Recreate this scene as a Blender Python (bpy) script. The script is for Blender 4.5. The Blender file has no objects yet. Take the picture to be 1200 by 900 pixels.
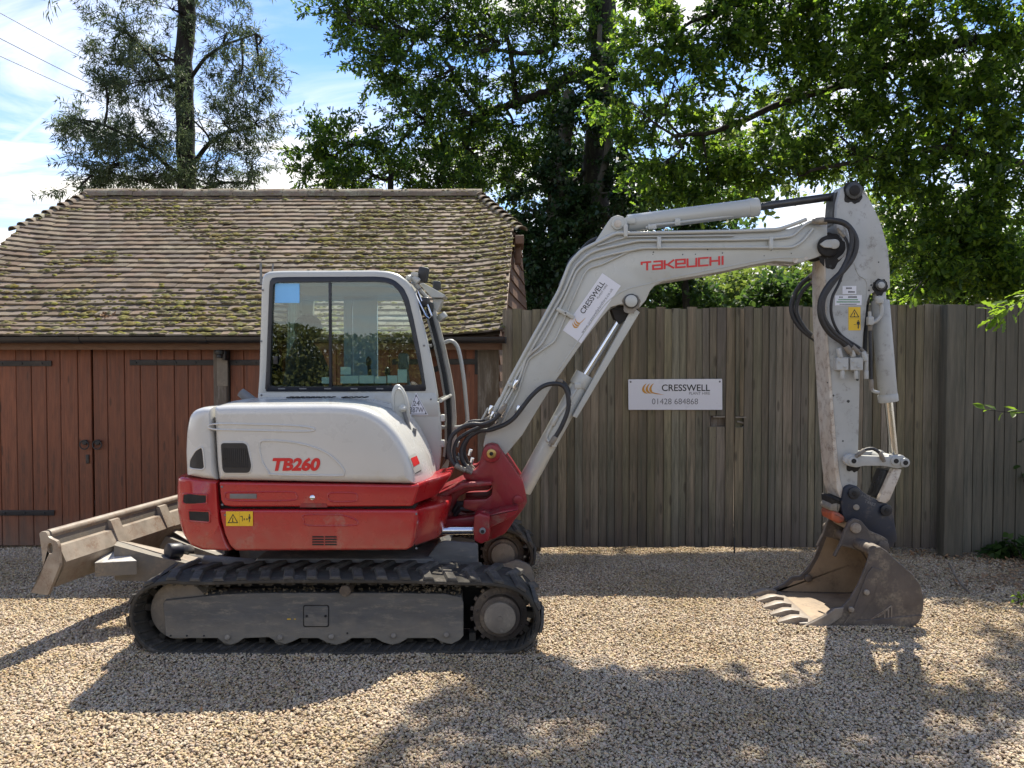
import bpy, math, random
import numpy as np
from mathutils import Vector, Matrix, noise as mnoise
R = math.radians
random.seed(7); rng = np.random.default_rng(7)
scn = bpy.context.scene
COL = scn.collection
# ------------------------------------------------------------------ camera
CAM_H = 1.78
PITCH = math.atan(25/900)
cd = bpy.data.cameras.new('camera'); cam = bpy.data.objects.new('camera', cd); COL.objects.link(cam)
cam.location = (0, 0, CAM_H); cam.rotation_euler = (R(90)-PITCH, 0, 0)
cd.sensor_width = 36; cd.lens = 27; cd.clip_end = 2000; cd.clip_start = .05
scn.camera = cam
# ------------------------------------------------------------------ sun and sky
SX, SY = .20, .60            # a shadow falls (-SX*z, -SY*z) from a point at height z
d = Vector((SX, SY, 1)).normalized()
elev = math.asin(d.z)
sl = bpy.data.lights.new('sun', 'SUN'); sun = bpy.data.objects.new('sun', sl); COL.objects.link(sun)
sl.energy = 4.7; sl.angle = R(.53); sl.color = (1, .93, .80)
sun.rotation_euler = d.to_track_quat('Z', 'Y').to_euler(); sun.location = (6, 12, 25)
w = bpy.data.worlds.new('World'); scn.world = w; w.use_nodes = True
nt = w.node_tree; N = nt.nodes; L = nt.links; N.clear()
out = N.new('ShaderNodeOutputWorld'); bg = N.new('ShaderNodeBackground'); bg.inputs[1].default_value = .125
sky = N.new('ShaderNodeTexSky'); sky.sky_type = 'NISHITA'; sky.sun_disc = False
sky.sun_elevation = elev; sky.sun_rotation = math.atan2(SX, SY); sky.air_density = 1.0; sky.dust_density = .15; sky.ozone_density = 3
tc = N.new('ShaderNodeTexCoord')
def wn(t, **k):
    n = N.new(t)
    for a, b in k.items(): setattr(n, a, b)
    return n
sep = wn('ShaderNodeSeparateXYZ'); L.new(tc.outputs['Generated'], sep.inputs[0])
zc = wn('ShaderNodeMath', operation='MAXIMUM'); L.new(sep.outputs[2], zc.inputs[0]); zc.inputs[1].default_value = 0
za = wn('ShaderNodeMath', operation='ADD'); L.new(zc.outputs[0], za.inputs[0]); za.inputs[1].default_value = .12
dx = wn('ShaderNodeMath', operation='DIVIDE'); L.new(sep.outputs[0], dx.inputs[0]); L.new(za.outputs[0], dx.inputs[1])
dy = wn('ShaderNodeMath', operation='DIVIDE'); L.new(sep.outputs[1], dy.inputs[0]); L.new(za.outputs[0], dy.inputs[1])
cmb = wn('ShaderNodeCombineXYZ'); L.new(dx.outputs[0], cmb.inputs[0]); L.new(dy.outputs[0], cmb.inputs[1])
mp = wn('ShaderNodeMapping'); L.new(cmb.outputs[0], mp.inputs[0]); mp.inputs['Rotation'].default_value = (0, 0, R(35)); mp.inputs['Scale'].default_value = (1.0, 1.9, 1); mp.inputs['Location'].default_value = (3.1, 1.4, 0)
nz = wn('ShaderNodeTexNoise'); L.new(mp.outputs[0], nz.inputs['Vector']); nz.inputs['Scale'].default_value = .8; nz.inputs['Detail'].default_value = 9; nz.inputs['Roughness'].default_value = .58; nz.inputs['Distortion'].default_value = .9
lo = wn('ShaderNodeMapRange'); L.new(zc.outputs[0], lo.inputs[0]); lo.inputs[1].default_value = .05; lo.inputs[2].default_value = .5; lo.inputs[3].default_value = .20; lo.inputs[4].default_value = 0
ad = wn('ShaderNodeMath', operation='ADD'); L.new(nz.outputs[0], ad.inputs[0]); L.new(lo.outputs[0], ad.inputs[1])
cr = wn('ShaderNodeMapRange'); cr.interpolation_type = 'SMOOTHSTEP'; L.new(ad.outputs[0], cr.inputs[0]); cr.inputs[1].default_value = .46; cr.inputs[2].default_value = .76
# the condensation trail: a thin band round a great circle
ct = wn('ShaderNodeVectorMath', operation='DOT_PRODUCT'); L.new(tc.outputs['Generated'], ct.inputs[0])
def raydir(px, py):
    u = (px-600)/900; v = (450-py)/900
    return Vector((u, math.cos(PITCH)+v*math.sin(PITCH), -math.sin(PITCH)+v*math.cos(PITCH)))
nrm = raydir(0, 180).cross(raydir(100, 95)).normalized(); ct.inputs[1].default_value = nrm
ca = wn('ShaderNodeMath', operation='ABSOLUTE'); L.new(ct.outputs['Value'], ca.inputs[0])
cm = wn('ShaderNodeMapRange'); L.new(ca.outputs[0], cm.inputs[0]); cm.inputs[1].default_value = .001; cm.inputs[2].default_value = .006; cm.inputs[3].default_value = .4; cm.inputs[4].default_value = 0
mx0 = wn('ShaderNodeMath', operation='MAXIMUM'); L.new(cr.outputs[0], mx0.inputs[0]); L.new(cm.outputs[0], mx0.inputs[1])
mix = wn('ShaderNodeMix', data_type='RGBA'); L.new(mx0.outputs[0], mix.inputs[0]); skt = wn('ShaderNodeMix', data_type='RGBA', blend_type='MULTIPLY'); skt.inputs[0].default_value = 1; L.new(sky.outputs[0], skt.inputs[6]); skt.inputs[7].default_value = (.72, .84, 1.02, 1); L.new(skt.outputs[2], mix.inputs[6]); mix.inputs[7].default_value = (6.6, 6.3, 5.9, 1)
L.new(mix.outputs[2], bg.inputs[0]); L.new(bg.outputs[0], out.inputs[0])
scn.view_settings.view_transform = 'Standard'; scn.view_settings.look = 'None'; scn.view_settings.gamma = 1
scn.view_settings.use_curve_mapping = False; scn.view_settings.exposure = .95
scn.cycles.max_bounces = 8; scn.cycles.transparent_max_bounces = 12

# ------------------------------------------------------------------ helpers
def P(px, py, Y):
    """world point at depth Y seen at photo pixel (px,py): used only to measure real positions"""
    v = raydir(px, py); s = Y/v.y
    return Vector((v.x*s, Y, CAM_H+v.z*s))
def XZ(pts, Y): return [(P(a, b, Y).x, P(a, b, Y).z) for a, b in pts]
def catmull(pts, n=6, closed=False):
    pts = [Vector(p) for p in pts]; m = len(pts); o = []
    rngi = range(m if closed else m-1)
    for i in rngi:
        p0 = pts[(i-1) % m] if closed or i > 0 else pts[0]
        p1 = pts[i]; p2 = pts[(i+1) % m]
        p3 = pts[(i+2) % m] if closed or i+2 < m else pts[-1]
        for k in range(n):
            t = k/n
            o.append(.5*((2*p1)+(p2-p0)*t+(2*p0-5*p1+4*p2-p3)*t*t+(3*p1-p0-3*p2+p3)*t**3))
    if not closed: o.append(pts[-1])
    return o
def resample(poly, n):
    poly = [Vector((p[0], p[1])) for p in poly]; m = len(poly)
    seg = [(poly[(i+1) % m]-poly[i]).length for i in range(m)]; tot = sum(seg); o = []; i = 0; acc = 0
    for k in range(n):
        t = tot*k/n
        while acc+seg[i] < t: acc += seg[i]; i += 1
        f = (t-acc)/max(seg[i], 1e-9); o.append(tuple(poly[i].lerp(poly[(i+1) % m], f)))
    return o
def area(p): return sum(p[i][0]*p[(i+1) % len(p)][1]-p[(i+1) % len(p)][0]*p[i][1] for i in range(len(p)))/2
def inset(p, dd):
    if dd == 0: return list(p)
    s = 1 if area(p) > 0 else -1; n = len(p); o = []
    for i in range(n):
        a = Vector(p[i-1]); b = Vector(p[i]); c = Vector(p[(i+1) % n])
        e1 = (b-a); e2 = (c-b)
        if e1.length < 1e-9: e1 = e2
        if e2.length < 1e-9: e2 = e1
        e1 = e1.normalized(); e2 = e2.normalized()
        n1 = Vector((-e1.y, e1.x)); n2 = Vector((-e2.y, e2.x)); m = n1+n2
        if m.length < 1e-6: m = n1
        m.normalize(); k = 1/max(.55, m.dot(n1))
        q = b+m*dd*s*k; o.append((q.x, q.y))
    return o
def rounded(poly, r, n=5):
    """round the corners of a 2-D polygon; r may be a list"""
    o = []; m = len(poly)
    for i in range(m):
        rr = r[i] if isinstance(r, (list, tuple)) else r
        a = Vector(poly[i-1]); b = Vector(poly[i]); c = Vector(poly[(i+1) % m])
        la = (a-b).length; lc = (c-b).length; q = min(rr, la*.48, lc*.48)
        if q < 1e-5: o.append(tuple(b)); continue
        s = b+(a-b).normalized()*q; e = b+(c-b).normalized()*q
        for k in range(n+1):
            t = k/n; o.append(tuple((1-t)**2*s+2*t*(1-t)*b+t*t*e))
    return o
class MB:
    def __init__(s): s.v = []; s.f = []
    def add(s, v, f):
        o = len(s.v); s.v += [tuple(x) for x in v]; s.f += [tuple(i+o for i in q) for q in f]; return s
    def loft(s, layers, caps=True):
        n = len(layers[0]); v = [p for l in layers for p in l]; f = []
        for i in range(len(layers)-1):
            for j in range(n):
                k = (j+1) % n; f.append((i*n+j, i*n+k, (i+1)*n+k, (i+1)*n+j))
        if caps: f.append(tuple(range(n))[::-1]); f.append(tuple((len(layers)-1)*n+j for j in range(n)))
        return s.add(v, f)
    def prism(s, poly, y0, y1, r=0, seg=3, both=True):
        if r <= 0: lay = [(0, y0), (0, y1)]
        else:
            lay = []
            for k in range(seg+1):
                a = math.pi/2*k/seg; lay.append((r*(1-math.sin(a)), y0+r*(1-math.cos(a))))
            if both:
                for k in range(seg, -1, -1):
                    a = math.pi/2*k/seg; lay.append((r*(1-math.sin(a)), y1-r*(1-math.cos(a))))
            else: lay.append((0, y1))
        return s.loft([[(x, y, z) for x, z in inset(poly, dd)] for dd, y in lay])
    def box(s, c, size, r=0, rot=None):
        x, y, z = [q/2 for q in size]; c = Vector(c)
        r = min(r, min(x, y, z)*.6)
        m = MB()
        if r > 0:
            poly = [(-x, -z), (x, -z), (x, z), (-x, z)]; poly = rounded(poly, r, 2); m.prism(poly, -y, y, r*.8, 2)
        else:
            m.add([(-x, -y, -z), (x, -y, -z), (x, y, -z), (-x, y, -z), (-x, -y, z), (x, -y, z), (x, y, z), (-x, y, z)],
                  [(0, 1, 5, 4), (1, 2, 6, 5), (2, 3, 7, 6), (3, 0, 4, 7), (4, 5, 6, 7), (3, 2, 1, 0)])
        vs = [Vector(q) for q in m.v]
        if rot is not None: vs = [rot @ q for q in vs]
        return s.add([q+c for q in vs], m.f)
    def tube(s, pts, r, seg=10, caps=True):
        pts = [Vector(p) for p in pts]; n = len(pts); lay = []
        rr = r if isinstance(r, (list, tuple)) else [r]*n
        t0 = (pts[1]-pts[0]).normalized(); up = Vector((0, 0, 1)) if abs(t0.z) < .9 else Vector((0, 1, 0))
        a = t0.cross(up).normalized()
        for i in range(n):
            t = (pts[min(i+1, n-1)]-pts[max(i-1, 0)]).normalized()
            a = (a-t*a.dot(t)).normalized(); b = t.cross(a)
            lay.append([pts[i]+(a*math.cos(2*math.pi*k/seg)+b*math.sin(2*math.pi*k/seg))*rr[i] for k in range(seg)])
        return s.loft(lay, caps)
    def cyl(s, a, b, r, seg=20, bev=0):
        a = Vector(a); b = Vector(b); l = (b-a).length; bev = min(bev, l*.3, r*.5); dn = (b-a).normalized()
        if bev > 0: return s.tube([a, a+dn*bev*.3, a+dn*bev, b-dn*bev, b-dn*bev*.3, b], [r-bev, r-bev*.3, r, r, r-bev*.3, r-bev], seg)
        return s.tube([a, b], r, seg)
    def ringprism(s, outer, inner, y0, y1, n=96):
        o = resample(outer, n); i = resample(inner, n)
        L4 = [[(x, y0, z) for x, z in o], [(x, y1, z) for x, z in o], [(x, y1, z) for x, z in i], [(x, y0, z) for x, z in i]]
        v = [p for l in L4 for p in l]; f = []
        for a in range(4):
            b = (a+1) % 4
            for j in range(n):
                k = (j+1) % n; f.append((a*n+j, a*n+k, b*n+k, b*n+j))
        return s.add(v, f)
    def sphere(s, c, r, seg=16, rings=10):
        c = Vector(c); rr = r if isinstance(r, (tuple, list)) else (r, r, r); lay = []
        for i in range(rings+1):
            th = math.pi*(i+.02)/(rings+.04); lay.append([c+Vector((rr[0]*math.sin(th)*math.cos(2*math.pi*k/seg), rr[1]*math.sin(th)*math.sin(2*math.pi*k/seg), rr[2]*math.cos(th))) for k in range(seg)])
        return s.loft(lay)
    def mesh(s, name, mat, smooth=35):
        me = bpy.data.meshes.new(name); me.from_pydata(s.v, [], s.f); me.update()
        import bmesh
        b = bmesh.new(); b.from_mesh(me); bmesh.ops.recalc_face_normals(b, faces=b.faces); b.to_mesh(me); b.free()
        if mat: me.materials.append(mat)
        if smooth: me.shade_smooth(); me.set_sharp_from_angle(angle=R(smooth))
        return me
    def build(s, name, mat, parent=None, smooth=35, label=None, kind=None):
        return link(name, s.mesh(name, mat, smooth), parent, label=label, kind=kind)
def link(name, me, parent=None, loc=None, rot=None, label=None, kind=None):
    o = bpy.data.objects.new(name, me); COL.objects.link(o)
    if parent is not None:
        o.parent = parent
        if 'base' in BASE.get(parent.name, {}): o.matrix_parent_inverse = Matrix.Translation(-BASE[parent.name]['base'])
    if loc is not None: o.location = loc
    if rot is not None: o.rotation_euler = rot
    if label: o['label'] = label
    if kind: o['kind'] = kind
    return o
BASE = {}
def thing(name, label, cat, loc=(0, 0, 0), group=None):
    o = bpy.data.objects.new(name, None); COL.objects.link(o); o.location = loc; o.empty_display_size = .2
    BASE[o.name] = {'base': Vector(loc)}
    o['label'] = label; o['category'] = cat
    if group: o['group'] = group
    return o
def tag(o, label, cat, group=None):
    o['label'] = label; o['category'] = cat
    if group: o['group'] = group
    return o
# ------------------------------------------------------------------ materials
def M(name, c1, c2=None, rough=.6, metal=0, scale=8, stretch=(1, 1, 1), bump=0, bscale=60, dirt=None, dirt_amt=0, dscale=4, vary=None, vamt=.25, coat=0, spec=.5, det=6, coord='Object', rvar=.12, hue=None, splash=None, knots=False, patch=0):
    m = bpy.data.materials.new(name); m.use_nodes = True; n = m.node_tree.nodes; l = m.node_tree.links; b = n['Principled BSDF']
    b.inputs['Roughness'].default_value = rough; b.inputs['Metallic'].default_value = metal
    b.inputs['Specular IOR Level'].default_value = spec
    if coat: b.inputs['Coat Weight'].default_value = coat; b.inputs['Coat Roughness'].default_value = .08
    t = n.new('ShaderNodeTexCoord'); mpn = n.new('ShaderNodeMapping'); l.new(t.outputs[coord], mpn.inputs[0]); mpn.inputs['Scale'].default_value = stretch
    def nois(sc, dt=det, v=None):
        q = n.new('ShaderNodeTexNoise'); l.new(mpn.outputs[0] if v is None else v, q.inputs['Vector']); q.inputs['Scale'].default_value = sc; q.inputs['Detail'].default_value = dt; q.inputs['Roughness'].default_value = .6; return q
    def mixc(fac, a, bb):
        q = n.new('ShaderNodeMix'); q.data_type = 'RGBA'
        for i, x in ((0, fac), (6, a), (7, bb)):
            if isinstance(x, (tuple, list)): q.inputs[i].default_value = (*x[:3], 1)
            elif isinstance(x, (float, int)): q.inputs[i].default_value = x
            else: l.new(x, q.inputs[i])
        return q.outputs[2]
    def rangen(src, a, bb, c=0, dd=1):
        q = n.new('ShaderNodeMapRange'); l.new(src, q.inputs[0]); q.inputs[1].default_value = a; q.inputs[2].default_value = bb; q.inputs[3].default_value = c; q.inputs[4].default_value = dd; return q.outputs[0]
    off = None
    if vary:
        if vary == 'object': oi = n.new('ShaderNodeObjectInfo'); rnd = oi.outputs['Random']
        else: oi = n.new('ShaderNodeNewGeometry'); rnd = oi.outputs['Random Per Island']
        cx = n.new('ShaderNodeCombineXYZ'); ml = n.new('ShaderNodeMath'); ml.operation = 'MULTIPLY'; l.new(rnd, ml.inputs[0]); ml.inputs[1].default_value = 37.
        for i in range(3): l.new(ml.outputs[0], cx.inputs[i])
        va = n.new('ShaderNodeVectorMath'); va.operation = 'ADD'; l.new(mpn.outputs[0], va.inputs[0]); l.new(cx.outputs[0], va.inputs[1]); off = va.outputs[0]
    c2 = c2 or tuple(x*.75 for x in c1)
    base = mixc(rangen(nois(scale, v=off).outputs[0], .3, .7), c1, c2)
    if vary:
        hsv = n.new('ShaderNodeHueSaturation'); l.new(base, hsv.inputs['Color']); l.new(rangen(rnd, 0, 1, 1-vamt, 1+vamt), hsv.inputs['Value'])
        if hue:
            fr = n.new('ShaderNodeMath'); fr.operation = 'FRACT'; m2 = n.new('ShaderNodeMath'); m2.operation = 'MULTIPLY'; l.new(rnd, m2.inputs[0]); m2.inputs[1].default_value = 7.31; l.new(m2.outputs[0], fr.inputs[0])
            l.new(rangen(fr.outputs[0], 0, 1, .5-hue, .5+hue), hsv.inputs['Hue'])
            fr2 = n.new('ShaderNodeMath'); fr2.operation = 'FRACT'; m3 = n.new('ShaderNodeMath'); m3.operation = 'MULTIPLY'; l.new(rnd, m3.inputs[0]); m3.inputs[1].default_value = 13.7; l.new(m3.outputs[0], fr2.inputs[0])
            l.new(rangen(fr2.outputs[0], 0, 1, .75, 1.2), hsv.inputs['Saturation'])
        base = hsv.outputs[0]
    if dirt:
        dn = nois(dscale, 10); dn2 = nois(dscale*9, 6)
        mu = n.new('ShaderNodeMath'); mu.operation = 'MULTIPLY'; l.new(rangen(dn.outputs[0], .62-.3*dirt_amt, .75-.1*dirt_amt), mu.inputs[0]); l.new(rangen(dn2.outputs[0], .35, .6), mu.inputs[1])
        base = mixc(mu.outputs[0], base, dirt)
    if knots:
        gp = n.new('ShaderNodeNewGeometry'); km = n.new('ShaderNodeMapping'); l.new(gp.outputs['Position'], km.inputs[0]); km.inputs['Scale'].default_value = (11, 11, 2.6)
        vo = n.new('ShaderNodeTexVoronoi'); l.new(km.outputs[0], vo.inputs['Vector']); vo.inputs['Scale'].default_value = 1
        base = mixc(rangen(vo.outputs['Distance'], .10, .17, .8, 0), base, tuple(x*.28 for x in c1))
        kn2 = n.new('ShaderNodeTexNoise'); km2 = n.new('ShaderNodeMapping'); l.new(gp.outputs['Position'], km2.inputs[0]); km2.inputs['Scale'].default_value = (90, 90, 2.2); l.new(km2.outputs[0], kn2.inputs['Vector']); kn2.inputs['Scale'].default_value = 1; kn2.inputs['Detail'].default_value = 5
        base = mixc(rangen(kn2.outputs[0], .52, .72, 0, .55), base, tuple(x*.4 for x in c1))
    if patch:       # broad uneven patches of dust and fines over the drive
        gp = n.new('ShaderNodeNewGeometry'); pn = n.new('ShaderNodeTexNoise'); l.new(gp.outputs['Position'], pn.inputs['Vector']); pn.inputs['Scale'].default_value = 1.3; pn.inputs['Detail'].default_value = 6
        hv = n.new('ShaderNodeHueSaturation'); l.new(base, hv.inputs['Color']); l.new(rangen(pn.outputs[0], .3, .7, 1-patch, 1+patch), hv.inputs['Value']); l.new(rangen(pn.outputs[0], .3, .7, 1.15, .85), hv.inputs['Saturation']); base = hv.outputs[0]
    if splash:      # splashed dirt and damp near the ground, by height above it
        gp = n.new('ShaderNodeNewGeometry'); sp_ = n.new('ShaderNodeSeparateXYZ'); l.new(gp.outputs['Position'], sp_.inputs[0])
        wn_ = n.new('ShaderNodeTexNoise'); l.new(gp.outputs['Position'], wn_.inputs['Vector']); wn_.inputs['Scale'].default_value = splash[3]; wn_.inputs['Detail'].default_value = 8
        hh = n.new('ShaderNodeMath'); hh.operation = 'MULTIPLY_ADD'; l.new(wn_.outputs[0], hh.inputs[0]); hh.inputs[1].default_value = splash[4]; l.new(sp_.outputs[2], hh.inputs[2])
        base = mixc(rangen(hh.outputs[0], splash[1], splash[2], splash[5], 0), base, splash[0])
    l.new(base, b.inputs['Base Color'])
    rn = nois(scale*2.3); l.new(rangen(rn.outputs[0], .3, .7, max(0, rough-rvar), min(1, rough+rvar)), b.inputs['Roughness'])
    if bump:
        bp = n.new('ShaderNodeBump'); bp.inputs['Strength'].default_value = bump; bp.inputs['Distance'].default_value = .01
        l.new(nois(bscale, v=off).outputs[0], bp.inputs['Height']); l.new(bp.outputs[0], b.inputs['Normal'])
    return m
def leafmat(name, c1, c2, trans=.45, spec=.25, tv=2.1):
    m = bpy.data.materials.new(name); m.use_nodes = True; n = m.node_tree.nodes; l = m.node_tree.links; b = n['Principled BSDF']
    g = n.new('ShaderNodeNewGeometry'); rp = n.new('ShaderNodeValToRGB'); l.new(g.outputs['Random Per Island'], rp.inputs[0])
    rp.color_ramp.elements[0].color = (*c1, 1); rp.color_ramp.elements[1].color = (*c2, 1)
    b.inputs['Roughness'].default_value = .45; b.inputs['Specular IOR Level'].default_value = spec
    l.new(rp.outputs[0], b.inputs['Base Color'])
    tr = n.new('ShaderNodeBsdfTranslucent'); hs = n.new('ShaderNodeHueSaturation'); l.new(rp.outputs[0], hs.inputs['Color']); hs.inputs['Hue'].default_value = .485; hs.inputs['Value'].default_value = tv; hs.inputs['Saturation'].default_value = 1.1; l.new(hs.outputs[0], tr.inputs[0])
    mxs = n.new('ShaderNodeMixShader'); mxs.inputs[0].default_value = trans; l.new(b.outputs[0], mxs.inputs[1]); l.new(tr.outputs[0], mxs.inputs[2]); l.new(mxs.outputs[0], n['Material Output'].inputs[0])
    return m
def glassmat(name, tint, refl=1.0):
    m = bpy.data.materials.new(name); m.use_nodes = True; n = m.node_tree.nodes; l = m.node_tree.links; n.remove(n['Principled BSDF'])
    tr = n.new('ShaderNodeBsdfTransparent'); tr.inputs[0].default_value = (*tint, 1); gl = n.new('ShaderNodeBsdfGlossy'); gl.inputs['Roughness'].default_value = .005; gl.inputs[0].default_value = (refl, refl, refl, 1)
    fr = n.new('ShaderNodeFresnel'); fr.inputs[0].default_value = 1.65
    ms = n.new('ShaderNodeMixShader'); l.new(fr.outputs[0], ms.inputs[0]); l.new(tr.outputs[0], ms.inputs[1]); l.new(gl.outputs[0], ms.inputs[2]); l.new(ms.outputs[0], n['Material Output'].inputs[0])
    return m
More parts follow.
